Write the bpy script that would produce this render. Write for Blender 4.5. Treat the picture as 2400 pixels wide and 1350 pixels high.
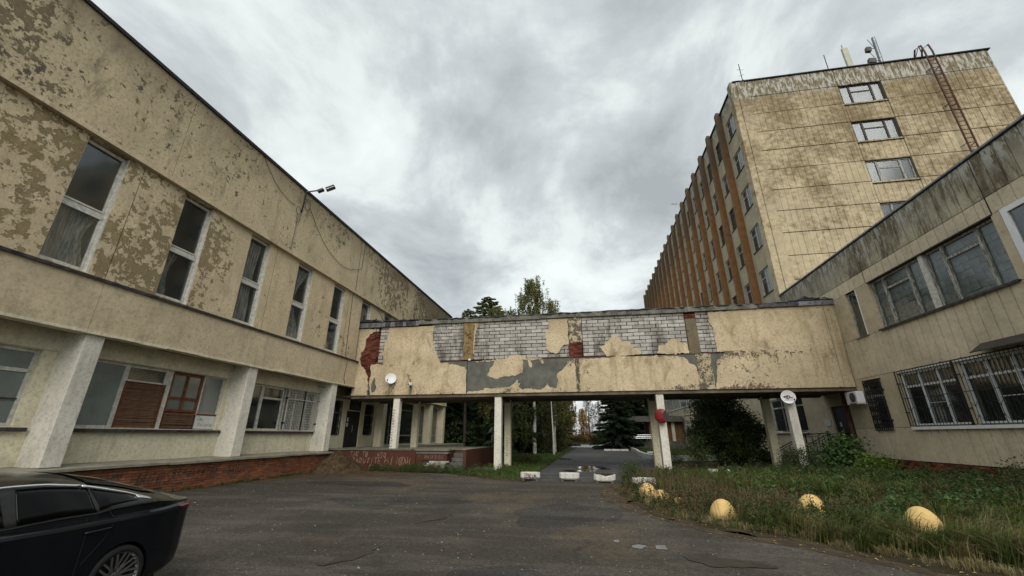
import bpy, bmesh, math, random
import numpy as np
from mathutils import Vector, Matrix
from mathutils.geometry import delaunay_2d_cdt
random.seed(7); RNG = np.random.default_rng(7)
S = bpy.context.scene; COL = S.collection; D = bpy.data
for _o in list(D.objects): D.objects.remove(_o, do_unlink=True)
R = math.radians

# ---------------------------------------------------------------- camera
cam = D.cameras.new('camera'); cam.sensor_width = 36.0; cam.lens = 950.0 / 2400.0 * 36.0
cam.clip_start = 0.05; cam.clip_end = 3000
camo = D.objects.new('camera', cam); COL.objects.link(camo)
camo.location = (0, 0, 1.65); camo.rotation_euler = (R(90 + 20), 0, R(10)); S.camera = camo

# ---------------------------------------------------------------- overcast sky
SUN_EL, SUN_AZ = 38.0, 168.0          # azimuth clockwise from +Y
w = D.worlds.new('World'); S.world = w; w.use_nodes = True
nt = w.node_tree; nt.nodes.clear()
def wn(t, **k):
    n = nt.nodes.new(t)
    for a, b in k.items(): setattr(n, a, b)
    return n
out = wn('ShaderNodeOutputWorld'); bg = wn('ShaderNodeBackground'); bg.inputs[1].default_value = 0.1
nt.links.new(bg.outputs[0], out.inputs[0])
sky = wn('ShaderNodeTexSky', sky_type='NISHITA'); sky.sun_disc = False
sky.sun_elevation = R(SUN_EL); sky.sun_rotation = R(SUN_AZ)
sky.air_density = 1.0; sky.dust_density = 2.0
tc = wn('ShaderNodeTexCoord')
sep = wn('ShaderNodeSeparateXYZ'); nt.links.new(tc.outputs['Generated'], sep.inputs[0])
# project the direction on a flat cloud layer so that clouds shrink towards the horizon
zc = wn('ShaderNodeMath', operation='ADD'); zc.inputs[1].default_value = 0.22
zm = wn('ShaderNodeMath', operation='MAXIMUM'); zm.inputs[1].default_value = 0.0
nt.links.new(sep.outputs[2], zm.inputs[0]); nt.links.new(zm.outputs[0], zc.inputs[0])
dx = wn('ShaderNodeMath', operation='DIVIDE'); dy = wn('ShaderNodeMath', operation='DIVIDE')
for d_, i_ in ((dx, 0), (dy, 1)):
    nt.links.new(sep.outputs[i_], d_.inputs[0]); nt.links.new(zc.outputs[0], d_.inputs[1])
cv = wn('ShaderNodeCombineXYZ'); nt.links.new(dx.outputs[0], cv.inputs[0]); nt.links.new(dy.outputs[0], cv.inputs[1])
mp = wn('ShaderNodeMapping'); mp.inputs['Location'].default_value = (5.1, 3.75, 0.4); mp.inputs['Scale'].default_value = (1.0, 0.8, 1.0)
nt.links.new(cv.outputs[0], mp.inputs[0])
na = wn('ShaderNodeTexNoise'); na.inputs['Scale'].default_value = 2.1; na.inputs['Detail'].default_value = 11; na.inputs['Roughness'].default_value = .58; na.inputs['Distortion'].default_value = .25
nb = wn('ShaderNodeTexNoise'); nb.inputs['Scale'].default_value = 0.5; nb.inputs['Detail'].default_value = 3
nt.links.new(mp.outputs[0], na.inputs[0]); nt.links.new(mp.outputs[0], nb.inputs[0])
ad = wn('ShaderNodeMath', operation='MULTIPLY_ADD'); ad.inputs[1].default_value = 0.4
nt.links.new(nb.outputs[0], ad.inputs[0]); nt.links.new(na.outputs[0], ad.inputs[2])
rmp = wn('ShaderNodeValToRGB'); nt.links.new(ad.outputs[0], rmp.inputs[0])
el = rmp.color_ramp.elements
el[0].position = .50; el[0].color = (2.5, 2.72, 2.8, 1)
el[1].position = .90; el[1].color = (6.0, 6.4, 6.25, 1)
e = el.new(.65); e.color = (3.7, 3.97, 4.05, 1)
e = el.new(.735); e.color = (4.9, 5.25, 5.15, 1)
mx = wn('ShaderNodeMix', data_type='RGBA'); mx.inputs[0].default_value = 0.94
nt.links.new(sky.outputs[0], mx.inputs[6]); nt.links.new(rmp.outputs[0], mx.inputs[7])
nt.links.new(mx.outputs[2], bg.inputs[0])

sun = D.lights.new('sun', 'SUN'); sun.energy = 1.5; sun.angle = R(50); sun.color = (1.0, .95, .88)
suno = D.objects.new('sun', sun); COL.objects.link(suno)
_a = R(SUN_AZ); _e = R(SUN_EL)
suno.rotation_euler = Vector((math.sin(_a) * math.cos(_e), math.cos(_a) * math.cos(_e), math.sin(_e))).to_track_quat('Z', 'Y').to_euler()
suno.location = (-10, -20, 40)
S.view_settings.view_transform = 'Standard'; S.view_settings.look = 'None'
S.view_settings.exposure = 0.80; S.view_settings.gamma = 1.0; S.view_settings.use_curve_mapping = False
S.cycles.max_bounces = 6; S.cycles.transparent_max_bounces = 12

# ---------------------------------------------------------------- objects, parts, tags
W = {}
def link(o, parent=None, loc=(0, 0, 0)):
    COL.objects.link(o); loc = Vector(loc)
    if parent is not None:
        o.parent = parent; o.location = loc - W[parent.name]
    else: o.location = loc
    W[o.name] = loc.copy()
    return o
def tag(o, label=None, cat=None, group=None, kind=None):
    if label: o['label'] = label
    if cat: o['category'] = cat
    if group: o['group'] = group
    if kind: o['kind'] = kind
    return o
def thing(name, label, cat, loc, group=None):
    o = D.objects.new(name, None); o.empty_display_size = .2
    link(o, None, loc); return tag(o, label, cat, group)
def copy_tree(o, parent=None, loc=None):
    kids = list(o.children)
    c = o.copy(); COL.objects.link(c)
    if parent is not None: c.parent = parent
    elif loc is not None: c.location = loc
    W[c.name] = Vector(c.location)
    for k in kids: copy_tree(k, c)
    return c

class MB:
    "collects shapes, then links them as one mesh object"
    def __init__(s): s.v = []; s.f = []; s.m = []; s.cm = 0
    def add(s, vs, fs):
        b = len(s.v); s.v += [tuple(map(float, q)) for q in vs]
        s.f += [tuple(b + i for i in f) for f in fs]; s.m += [s.cm] * len(fs); return s
    def box(s, x0, x1, y0, y1, z0, z1):
        x0, x1 = sorted((x0, x1)); y0, y1 = sorted((y0, y1)); z0, z1 = sorted((z0, z1))
        return s.add([(x0,y0,z0),(x1,y0,z0),(x1,y1,z0),(x0,y1,z0),(x0,y0,z1),(x1,y0,z1),(x1,y1,z1),(x0,y1,z1)],
                     [(0,3,2,1),(4,5,6,7),(0,1,5,4),(1,2,6,5),(2,3,7,6),(3,0,4,7)])
    def obox(s, c, sx, sy, sz, rot=(0,0,0)):
        M = Matrix.Translation(c) @ (Matrix.Rotation(rot[2],4,'Z') @ Matrix.Rotation(rot[1],4,'Y') @ Matrix.Rotation(rot[0],4,'X'))
        vs = [M @ Vector((a*sx/2, b*sy/2, d*sz/2)) for d in (-1,1) for a, b in ((-1,-1),(1,-1),(1,1),(-1,1))]
        return s.add(vs, [(0,3,2,1),(4,5,6,7),(0,1,5,4),(1,2,6,5),(2,3,7,6),(3,0,4,7)])
    def bar(s, a, b, wd=.04, hd=None):
        "square bar from a to b"
        a = Vector(a); b = Vector(b); hd = hd or wd; d = (b-a).normalized()
        up = Vector((0,0,1)) if abs(d.z) < .9 else Vector((0,1,0))
        x = d.cross(up).normalized(); y = x.cross(d)
        vs = [p + x*i*wd/2 + y*j*hd/2 for p in (a,b) for i,j in ((-1,-1),(1,-1),(1,1),(-1,1))]
        return s.add(vs, [(0,1,2,3),(7,6,5,4),(0,4,5,1),(1,5,6,2),(2,6,7,3),(3,7,4,0)])
    def tube(s, pts, r, n=6, cap=True):
        pts = [Vector(p) for p in pts]; rs = r if hasattr(r, '__len__') else [r]*len(pts); b = len(s.v)
        px = None
        for i, p in enumerate(pts):
            d = (pts[min(i+1, len(pts)-1)] - pts[max(i-1, 0)]).normalized()
            if px is None:
                up = Vector((0,0,1)) if abs(d.z) < .9 else Vector((1,0,0)); px = d.cross(up).normalized()
            else: px = (px - d*px.dot(d)).normalized()
            y = d.cross(px)
            for k in range(n):
                t = 2*math.pi*k/n; s.v.append(tuple(p + (px*math.cos(t) + y*math.sin(t))*rs[i]))
        for i in range(len(pts)-1):
            for k in range(n):
                s.f.append((b+i*n+k, b+i*n+(k+1)%n, b+(i+1)*n+(k+1)%n, b+(i+1)*n+k)); s.m.append(s.cm)
        if cap:
            s.f.append(tuple(b+k for k in reversed(range(n)))); s.m.append(s.cm)
            s.f.append(tuple(b+(len(pts)-1)*n+k for k in range(n))); s.m.append(s.cm)
        return s
    def lathe(s, prof, c=(0,0,0), n=24, M=None):
        "profile of (r, h) about Z"
        b = len(s.v); M = M or Matrix.Identity(4); c = Vector(c)
        for r_, h_ in prof:
            for k in range(n):
                t = 2*math.pi*k/n; s.v.append(tuple(c + (M @ Vector((r_*math.cos(t), r_*math.sin(t), h_)))))
        for i in range(len(prof)-1):
            for k in range(n):
                s.f.append((b+i*n+k, b+i*n+(k+1)%n, b+(i+1)*n+(k+1)%n, b+(i+1)*n+k)); s.m.append(s.cm)
        return s
    def sheet(s, poly, y0, y1, plane='Y'):
        "closed outline (u, z) given real thickness from y0 (front) to y1 (back)"
        n = len(poly)
        P = (lambda u, z, d: (u, d, z)) if plane == 'Y' else ((lambda u, z, d: (d, u, z)) if plane == 'X' else (lambda u, z, d: (u, z, d)))
        vo, _, fo = delaunay_2d_cdt([Vector(q) for q in poly], [], [list(range(n))], 1, 1e-5)[:3]
        b = len(s.v); s.v += [P(q.x, q.y, y0) for q in vo]
        for t in fo: s.f.append(tuple(b+i for i in t)); s.m.append(s.cm)
        b = len(s.v); s.v += [P(u, z, y0) for u, z in poly] + [P(u, z, y1) for u, z in poly]
        for i in range(n): j = (i+1) % n; s.f.append((b+i, b+j, b+n+j, b+n+i)); s.m.append(s.cm)
        return s
    def wall(s, axis, c, u0, u1, z0, z1, holes, dep):
        "wall face in plane axis=c with rectangular holes (u0,u1,z0,z1) and reveals going dep inwards"
        us = sorted({u0, u1} | {h for H in holes for h in H[:2]}); zs = sorted({z0, z1} | {h for H in holes for h in H[2:]})
        us = [u for u in us if u0 <= u <= u1]; zs = [z for z in zs if z0 <= z <= z1]
        P = (lambda u, z, d=0: (c+d, u, z)) if axis == 'X' else (lambda u, z, d=0: (u, c+d, z))
        for a, b in zip(us, us[1:]):
            for p, q in zip(zs, zs[1:]):
                mu, mz = (a+b)/2, (p+q)/2
                if any(H[0] < mu < H[1] and H[2] < mz < H[3] for H in holes): continue
                s.add([P(a,p),P(b,p),P(b,q),P(a,q)], [(0,1,2,3)])
        for a, b, p, q in holes:
            for (e1, e2) in (((a,p),(b,p)),((b,p),(b,q)),((b,q),(a,q)),((a,q),(a,p))):
                s.add([P(*e1),P(*e2),P(*e2,dep),P(*e1,dep)], [(0,1,2,3)])
        return s
    def mesh(s, name, mats, smooth=False):
        me = D.meshes.new(name); me.from_pydata(s.v, [], s.f)
        for m in (mats if isinstance(mats, (list, tuple)) else [mats]): me.materials.append(m)
        me.polygons.foreach_set('material_index', s.m)
        if smooth: me.polygons.foreach_set('use_smooth', [True]*len(s.f))
        me.update(); return me
    def build(s, name, mats, parent=None, smooth=False, loc=(0,0,0)):
        return link(D.objects.new(name, s.mesh(name, mats, smooth)), parent, loc)

def place(name, me, parent, loc, rot=None, scale=None):
    o = D.objects.new(name, me)
    if rot: o.rotation_euler = rot
    if scale: o.scale = scale
    return link(o, parent, loc)
def bevel(o, wd=.01, seg=2, ang=40):
    m = o.modifiers.new('b', 'BEVEL'); m.width = wd; m.segments = seg; m.limit_method = 'ANGLE'; m.angle_limit = R(ang); return o
def smooth_by_angle(o, ang=35):
    me = o.data; bm = bmesh.new(); bm.from_mesh(me)
    for f in bm.faces: f.smooth = True
    for e_ in bm.edges:
        e_.smooth = (len(e_.link_faces) == 2 and e_.calc_face_angle(3) < R(ang))
    bm.to_mesh(me); bm.free(); return o

# ---------------------------------------------------------------- materials
class N:
    "small helper over a material's node tree"
    def __init__(s, name):
        s.m = D.materials.new(name); s.m.use_nodes = True; s.t = s.m.node_tree; s.t.nodes.clear()
        s.o = s.t.nodes.new('ShaderNodeOutputMaterial'); s.p = s.t.nodes.new('ShaderNodeBsdfPrincipled')
        s.t.links.new(s.p.outputs[0], s.o.inputs[0]); s.tc = s.t.nodes.new('ShaderNodeTexCoord'); s.pos = s.tc.outputs['Object']
    def put(s, sock, v):
        if isinstance(v, bpy.types.NodeSocket): s.t.links.new(v, sock)
        elif isinstance(v, (tuple, list)): sock.default_value = (*v, 1) if len(v) == 3 and len(sock.default_value) == 4 else v
        else: sock.default_value = v
    def mapv(s, scale=(1,1,1), loc=(0,0,0), rot=(0,0,0), v=None):
        n = s.t.nodes.new('ShaderNodeMapping'); s.put(n.inputs[0], v or s.pos)
        n.inputs['Scale'].default_value = scale; n.inputs['Location'].default_value = loc; n.inputs['Rotation'].default_value = rot; return n.outputs[0]
    def noise(s, scale=1, det=5, rough=.6, v=None, dist=0):
        n = s.t.nodes.new('ShaderNodeTexNoise'); s.put(n.inputs['Vector'], v or s.pos)
        n.inputs['Scale'].default_value = scale; n.inputs['Detail'].default_value = det; n.inputs['Roughness'].default_value = rough; n.inputs['Distortion'].default_value = dist
        return n.outputs[0]
    def vor(s, scale=1, feat='F1', outp='Distance', v=None, rnd=1):
        n = s.t.nodes.new('ShaderNodeTexVoronoi'); n.feature = feat; s.put(n.inputs['Vector'], v or s.pos); n.inputs['Scale'].default_value = scale
        n.inputs['Randomness'].default_value = rnd; return n.outputs[outp]
    def math(s, op, a, b=0, c=None):
        n = s.t.nodes.new('ShaderNodeMath'); n.operation = op; s.put(n.inputs[0], a); s.put(n.inputs[1], b)
        if c is not None: s.put(n.inputs[2], c)
        return n.outputs[0]
    def step(s, v, a, b, lo=0, hi=1):
        n = s.t.nodes.new('ShaderNodeMapRange'); n.interpolation_type = 'SMOOTHSTEP'; s.put(n.inputs[0], v)
        for i, q in enumerate((a, b, lo, hi)): n.inputs[i+1].default_value = q
        return n.outputs[0]
    def mix(s, f, a, b, mode='MIX'):
        n = s.t.nodes.new('ShaderNodeMix'); n.data_type = 'RGBA'; n.blend_type = mode; s.put(n.inputs[0], f)
        s.put(n.inputs[6], a); s.put(n.inputs[7], b); return n.outputs[2]
    def comp(s, i):
        if not hasattr(s, '_sep'):
            s._sep = s.t.nodes.new('ShaderNodeSeparateXYZ'); s.t.links.new(s.pos, s._sep.inputs[0])
        return s._sep.outputs[i]
    def rnd(s, island=False):
        if island: return s.t.nodes.new('ShaderNodeNewGeometry').outputs['Random Per Island']
        return s.t.nodes.new('ShaderNodeObjectInfo').outputs['Random']
    def bump(s, h, strength=.5, dist=.01, nrm=None):
        n = s.t.nodes.new('ShaderNodeBump'); n.inputs['Strength'].default_value = strength; n.inputs['Distance'].default_value = dist
        s.put(n.inputs['Height'], h)
        if nrm: s.put(n.inputs['Normal'], nrm)
        return n.outputs[0]
    def end(s, col, rough=.85, spec=.3, nrm=None, metal=0):
        s.put(s.p.inputs['Base Color'], col); s.put(s.p.inputs['Roughness'], rough); s.put(s.p.inputs['Specular IOR Level'], spec); s.put(s.p.inputs['Metallic'], metal)
        if nrm: s.put(s.p.inputs['Normal'], nrm)
        return s.m

def plain(name, col, rough=.7, var=.25, sc=4, metal=0, spec=.3, bump=.15, bsc=40):
    n = N(name); a = n.noise(sc, 6, .65); c = n.mix(n.step(a, .3, .7), tuple(q*(1-var) for q in col), tuple(min(1, q*(1+var)) for q in col))
    return n.end(c, rough, spec, n.bump(n.noise(bsc, 4), bump, .01) if bump else None, metal)

def plaster(name, base, under, peel=.5, psc=1.6, dirt=(.12,.10,.06), dirtamt=.5, zones=(), under2=None, stucco=.5, yel=None, strk=.5, drop=None):
    """painted render that peels where noise plus the listed zones pass a threshold; zones = (axis, a, b, amount)"""
    n = N(name)
    big = n.noise(.35, 3, .5, dist=.6)
    tone = n.mix(n.step(n.noise(.9, 5, .6), .3, .75), tuple(q*.86 for q in base), tuple(q*1.1 for q in base))
    tone = n.mix(n.step(n.noise(9, 5, .7), .45, .75), tone, tuple(q*.8 for q in base))
    if yel: tone = n.mix(n.step(n.noise(.6, 4, .6, v=n.mapv((1,1,1), (7,3,5))), .5, .7), tone, yel)
    # runs of dirt: noise drawn out along Z
    st = n.noise(2.6, 5, .7, v=n.mapv((1,1,.09), (2,1,0)))
    st2 = n.noise(.8, 3, .5, v=n.mapv((1,1,.6), (9,4,2)))
    sm = n.math('MULTIPLY', n.step(st, .47, .72), n.step(st2, .4, .62))
    tone = n.mix(n.math('MULTIPLY', sm, strk), tone, tuple(q*1.4 for q in dirt))
    pm = n.noise(psc, 10, .74, dist=.12)
    pm = n.math('ADD', pm, n.math('MULTIPLY', n.math('SUBTRACT', n.noise(psc*3.3, 6, .7), .5), .55))
    v = n.math('ADD', pm, n.math('MULTIPLY', n.math('SUBTRACT', big, .5), .5))
    for (ax, a, b, amt) in zones:
        v = n.math('ADD', v, n.step(n.comp(ax), a, b, 0, amt))
    th = 1.0 - peel*.6
    m = n.step(v, th-.012, th+.012); edge = n.step(v, th-.06, th-.01)
    small = n.step(n.noise(psc*5, 7, .7, dist=.3), .69 - .04*peel, .70 - .04*peel)
    m2 = n.math('MULTIPLY', small, n.step(v, th-.3, th-.02))
    m = n.math('MAXIMUM', m, m2)
    u = n.mix(n.step(n.noise(3.5, 6, .7), .35, .7), tuple(q*.7 for q in under), under)
    if under2: u = n.mix(n.step(n.noise(.8, 4, .6, v=n.mapv((1,1,1), (4,4,9))), .5, .56), u, under2)
    c = n.mix(m, n.mix(n.math('MULTIPLY', edge, .25), tone, tuple(min(1, q*1.2) for q in base)), u)
    dm = n.math('MULTIPLY', n.step(n.noise(1.3, 6, .7, v=n.mapv((1,1,.5), (1,8,3)), dist=.5), .52, .74), dirtamt)
    c = n.mix(dm, c, dirt)
    c = n.mix(n.math('MULTIPLY', n.step(n.noise(11, 8, .78), .46, .66), .3+.4*dirtamt), c, tuple(q*1.5 for q in dirt))
    if drop:  # staining that starts at height drop[0] and fades out at drop[1]
        dz = n.step(n.math('ADD', n.comp(2), n.math('MULTIPLY', n.noise(1.8, 6, .7, v=n.mapv((1,1,.2), (5,5,5))), 1.6)), drop[0]+.8, drop[1]+.8)
        c = n.mix(n.math('MULTIPLY', dz, drop[2]), c, dirt)
    h = n.math('SUBTRACT', n.math('MULTIPLY', n.noise(55, 4, .7), .35*stucco), n.math('MULTIPLY', m, .9))
    h = n.math('ADD', h, n.math('MULTIPLY', n.noise(6, 5, .6), .5))
    return n.end(c, .92, .1, n.bump(h, .9, .022))

M = {}
CREAM = (.61, .505, .335); OLIVE = (.34, .265, .145)
M['left_upper'] = plaster('peeling_cream_render', CREAM, OLIVE, .61, 2.6, dirt=(.16,.125,.07), dirtamt=.3, under2=(.25,.20,.115), zones=((1, 12.2, 11.4, .075), (1, 11.8, 12.8, -.06), (2, 9.3, 8.2, .03)))
M['left_parapet'] = plaster('weathered_cream_render', (.57,.475,.315), (.235,.19,.115), .60, 3.0, dirt=(.15,.125,.08), dirtamt=.8, under2=(.11,.095,.075), zones=((2, 11.0, 12.6, .05), (1, 20, 30, .08), (1, 29, 32, .14), (1, 7, 5, .06)), drop=(11.2, 13.4, .7))
M['left_spandrel'] = plaster('cream_render_clean', (.60,.50,.34), OLIVE, .28, 1.2, dirt=(.12,.10,.07), dirtamt=.3, strk=.55)
M['left_ground'] = plaster('pale_render', (.72,.67,.50), (.28,.25,.18), .22, 1.2, dirt=(.14,.12,.06), dirtamt=.22, strk=.35, stucco=.4)
M['pillar_white'] = plaster('rough_whitewash', (.74,.71,.62), (.26,.23,.17), .34, 2.2, dirt=(.12,.11,.08), dirtamt=.2, strk=.4, stucco=1.4)
M['walk_cream'] = plaster('walkway_render', (.58,.48,.325), (.15,.13,.095), .44, 4.5, dirt=(.16,.12,.06), dirtamt=.8, zones=((2, 5.1, 5.5, .13), (2, 5.6, 5.75, -.26), (2, 4.3, 3.8, .13), (0, 5.2, 6.6, .13), (0, 9.2, 10.8, -.11), (0, -1.6, -.6, .05), (0, 0, 1, -.05)), strk=.7, drop=(6.5, 8.6, .55), yel=(.47,.385,.25))
M['walk_peel'] = plaster('walkway_pier_peeling', (.50,.42,.28), (.14,.12,.09), .80, 5.0, dirt=(.09,.08,.05), dirtamt=.5)
M['walk_stain'] = plaster('walkway_pier_stained', (.28,.20,.09), (.10,.07,.04), .62, 4.0, dirt=(.07,.05,.03), dirtamt=.8, strk=.8, yel=(.40,.27,.09))
M['walk_concrete'] = plain('old_grey_render', (.115,.115,.10), .95, .28, 1.6)
M['coping'] = plain('weathered_coping', (.135,.13,.11), .95, .5, 2.2)
M['soffit'] = plain('stained_soffit', (.12,.10,.07), .95, .35, 1.5)
M['end_panel'] = None
def rib_panel(name, base, moss, top=None, white=None, amt=.6):
    n = N(name)
    r = n.rnd()
    tone = n.mix(n.step(n.noise(.7, 4, .6), .3, .7), tuple(q*.85 for q in base), tuple(q*1.12 for q in base))
    tone = n.mix(n.math('MULTIPLY', r, .3), tone, tuple(q*.72 for q in base))
    bl = n.noise(2.6, 9, .76, v=n.mapv((1,1,1.3)), dist=.2); bg_ = n.noise(.33, 3, .5, v=n.mapv((1,1,1), (3,9,1)))
    hz = n.step(n.comp(2), 12, 26, -.05, .1)
    mm = n.step(n.math('ADD', n.math('ADD', bl, hz), n.math('MULTIPLY', n.math('SUBTRACT', bg_, .5), .6)), .40, .72)
    c = n.mix(n.math('MULTIPLY', mm, amt), tone, moss)
    st = n.math('MULTIPLY', n.step(n.noise(1.3, 5, .7, v=n.mapv((1,1,.12))), .5, .75), .3)
    c = n.mix(st, c, tuple(q*.8 for q in moss))
    if name == 'wing_parapet_panel':
        s3 = n.math('MULTIPLY', n.step(n.noise(1.7, 7, .75, v=n.mapv((1,1,.22), (3,3,3)), dist=.3), .46, .60), n.step(n.noise(.28, 2, .5, v=n.mapv((1,1,1), (1,5,1))), .42, .52)); c = n.mix(n.math('MULTIPLY', s3, .85), c, (.085,.06,.03))
    if white:
        z0, z1 = white
        wm = n.math('MULTIPLY', n.step(n.noise(3.2, 9, .72, v=n.mapv((1.5,1.5,.45), (8,2,1)), dist=.4), .49, .53), n.step(n.math('ADD', n.comp(2), n.math('MULTIPLY', n.noise(.9, 3), 1.6)), z0+.8, z1+.8))
        c = n.mix(n.math('MULTIPLY', n.step(n.comp(2), z0, z1), .75), c, (.13,.115,.075))
        c = n.mix(wm, c, (.43,.42,.38))
    c = n.mix(n.step(n.noise(9, 8, .78), .47, .68, 0, .6), c, tuple(q*.55 for q in base))
    h = n.math('ADD', n.noise(40, 4, .7), n.math('MULTIPLY', n.noise(5, 5, .6), 1.2))
    return n.end(c, .93, .15, n.bump(h, .6, .012))
M['end_panel'] = rib_panel('tower_end_panel', (.51,.43,.285), (.17,.125,.065), white=(25.4, 26.4), amt=.9)
M['tower_side'] = rib_panel('tower_side_panel', (.48,.42,.30), (.22,.18,.12), white=(26.2, 27.2), amt=.35)
M['wing_panel'] = rib_panel('wing_panel', (.63,.54,.395), (.27,.215,.14), amt=.45)
M['wing_top'] = rib_panel('wing_parapet_panel', (.46,.415,.31), (.14,.11,.065), white=(8.7, 9.9), amt=.7)
n = N('ochre_fin'); a = n.noise(2.5, 7, .7); t = n.step(n.math('ADD', n.comp(2), n.math('MULTIPLY', n.noise(.7, 5, .7), 9)), 24.5, 31, 0, .85)
c = n.mix(n.step(a, .35, .7), (.19,.09,.036), (.29,.15,.065)); c = n.mix(n.step(n.noise(5, 6, .7), .55, .62), c, (.17,.12,.08)); c = n.mix(t, c, (.085,.07,.05))
M['fin'] = n.end(c, .9, .2, n.bump(n.noise(30, 4), .4, .01))
M['edge_black'] = plain('roof_felt_edge', (.022,.022,.024), .8, .4, 6)
M['tin'] = plain('dull_tin', (.17,.18,.19), .45, .4, 5, metal=.6)
M['tin_dark'] = plain('rusty_dark_tin', (.05,.045,.05), .6, .6, 5, metal=.3)
M['wood_white'] = plain('flaking_white_paint', (.50,.49,.44), .75, .25, 9)
n = N('flaking_grey_wood'); pv = n.mapv((6,6,.8)); a = n.noise(4, 8, .7, v=pv)
M['wood_grey'] = n.end(n.mix(n.step(a, .46, .54), (.40,.40,.37), (.16,.14,.115)), .85, .2, n.bump(a, .5, .01))
M['wood_dark'] = plain('dark_brown_paint', (.035,.028,.024), .6, .4, 7)
M['wood_brown'] = plain('red_brown_paint', (.13,.045,.02), .6, .4, 7)
M['pvc'] = plain('white_plastic_frame', (.72,.73,.74), .35, .06, 3, bump=.05)
M['metal_black'] = plain('black_metal', (.012,.012,.012), .5, .3, 8, spec=.4)
M['metal_white'] = plain('white_painted_grille', (.46,.46,.42), .6, .3, 9)
M['rust'] = plain('rust_brown_pipe', (.075,.03,.02), .75, .5, 6)
M['asbestos'] = plain('concrete_slab', (.24,.22,.17), .95, .25, 3)
M['white_concrete'] = plaster('whitewashed_concrete', (.62,.61,.56), (.25,.24,.22), .4, 5, dirt=(.12,.11,.09), dirtamt=.35, stucco=1)
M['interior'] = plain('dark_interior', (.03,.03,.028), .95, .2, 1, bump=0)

def glass(name, tint=(.02,.024,.024), refl=.28, clear=.55, rough=.04):
    n = N(name); t = n.t; t.nodes.remove(n.p)
    g = t.nodes.new('ShaderNodeBsdfGlossy'); g.inputs[0].default_value = (.85,.9,.92,1); g.inputs[1].default_value = rough
    tr = t.nodes.new('ShaderNodeBsdfTransparent'); tr.inputs[0].default_value = (.93,.95,.95,1)
    df = t.nodes.new('ShaderNodeBsdfDiffuse'); df.inputs[0].default_value = (*tint, 1)
    m1 = t.nodes.new('ShaderNodeMixShader'); m1.inputs[0].default_value = clear
    t.links.new(df.outputs[0], m1.inputs[1]); t.links.new(tr.outputs[0], m1.inputs[2])
    lw = t.nodes.new('ShaderNodeLayerWeight'); lw.inputs[0].default_value = .5
    a = n.math('MULTIPLY_ADD', n.math('POWER', lw.outputs['Facing'], 4.5), .8, .04+refl)
    bp = n.bump(n.noise(.9, 2, .5), .12, .03); t.links.new(bp, g.inputs['Normal'])
    m2 = t.nodes.new('ShaderNodeMixShader'); t.links.new(a, m2.inputs[0]); t.links.new(m1.outputs[0], m2.inputs[1]); t.links.new(g.outputs[0], m2.inputs[2])
    t.links.new(m2.outputs[0], n.o.inputs[0]); return n.m
M['glass'] = glass('window_glass', (.03,.035,.035), refl=.05, clear=.85, rough=.08)
M['glass_clear'] = glass('thin_pane', (.1,.1,.1), refl=.0, clear=.93, rough=.1)
M['glass_dusty'] = glass('dusty_glass', (.13,.15,.14), refl=.12, clear=.12, rough=.12)
M['glass_far'] = glass('far_glass', (.06,.065,.065), refl=.03, clear=.6, rough=.12)
M['pane_frost'] = plain('frosted_pane', (.16,.19,.175), .35, .2, 1.2, spec=.5, bump=.02)
n = N('net_curtain'); a = n.noise(3, 4, .6, v=n.mapv((9,9,.4))); M['curtain'] = n.end(n.mix(n.step(a, .35, .65), (.22,.215,.19), (.62,.6,.54)), .9, .1)  # upright dark streaks put the shade of the folds into the colour
n = N('grey_block'); r = n.rnd(); M['block_grey'] = n.end(n.mix(n.step(n.noise(7, 6, .7), .35, .7), n.mix(r, (.20,.215,.20), (.29,.30,.28)), (.15,.155,.145)), .95, .1, n.bump(n.noise(20, 5), .5, .01))
n = N('sand_lime_brick'); r = n.rnd(); g = n.tc.outputs['Object']
wpos = n.t.nodes.new('ShaderNodeNewGeometry').outputs['Position']
c = n.mix(r, (.30,.285,.255), (.47,.45,.41)); big = n.step(n.noise(1.3, 7, .72, v=n.mapv((1,1,.28), v=wpos)), .47, .66, 0, .85)
c = n.mix(big, c, (.085,.078,.068)); c = n.mix(n.step(n.noise(6, 7, .75, v=wpos), .5, .72, 0, .8), c, (.15,.14,.13))
M['brick_white'] = n.end(c, .95, .1, n.bump(n.noise(14, 6, .7, v=wpos), .8, .015))
def redbrick(name, lo, hi, grey, island=False):
    n = N(name); r = n.rnd(island); wp = n.t.nodes.new('ShaderNodeNewGeometry').outputs['Position']
    c = n.mix(r, lo, hi); c = n.mix(n.step(n.noise(3, 6, .7, v=wp), .48, .72, 0, .65), c, grey)
    c = n.mix(n.step(n.noise(.6, 4, .6, v=wp), .45, .65, 0, .5), c, tuple(q*.5 for q in lo))
    return n.end(c, .93, .12, n.bump(n.noise(35, 5, .7, v=wp), .6, .008))
M['brick_red'] = redbrick('red_brick', (.17,.065,.035), (.30,.125,.065), (.13,.10,.08))
M['brick_red_many'] = redbrick('red_brick_course', (.17,.065,.035), (.30,.125,.065), (.13,.10,.08), True)
M['brick_deep'] = redbrick('deep_red_brick', (.07,.02,.014), (.22,.075,.05), (.05,.03,.028), False)
M['mortar'] = plain('mortar', (.085,.07,.058), .95, .35, 5)
M['mortar_dark'] = plain('dark_mortar', (.055,.052,.048), .95, .35, 5)
M['terrace_red'] = plaster('flaking_red_paint', (.088,.034,.024), (.12,.10,.085), .55, 2.2, dirt=(.05,.035,.025), dirtamt=.6, strk=.6)
M['spray_dark'] = plain('black_spray_paint', (.03,.028,.03), .7, .5, 12, bump=0)
M['spray_pale'] = plain('pale_spray_paint', (.25,.16,.13), .8, .5, 6, bump=0)
M['spray_red'] = plain('red_spray_paint', (.22,.05,.03), .7, .4, 8, bump=0)
M['paper'] = plain('white_paper', (.6,.6,.57), .8, .08, 4, bump=0)

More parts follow.
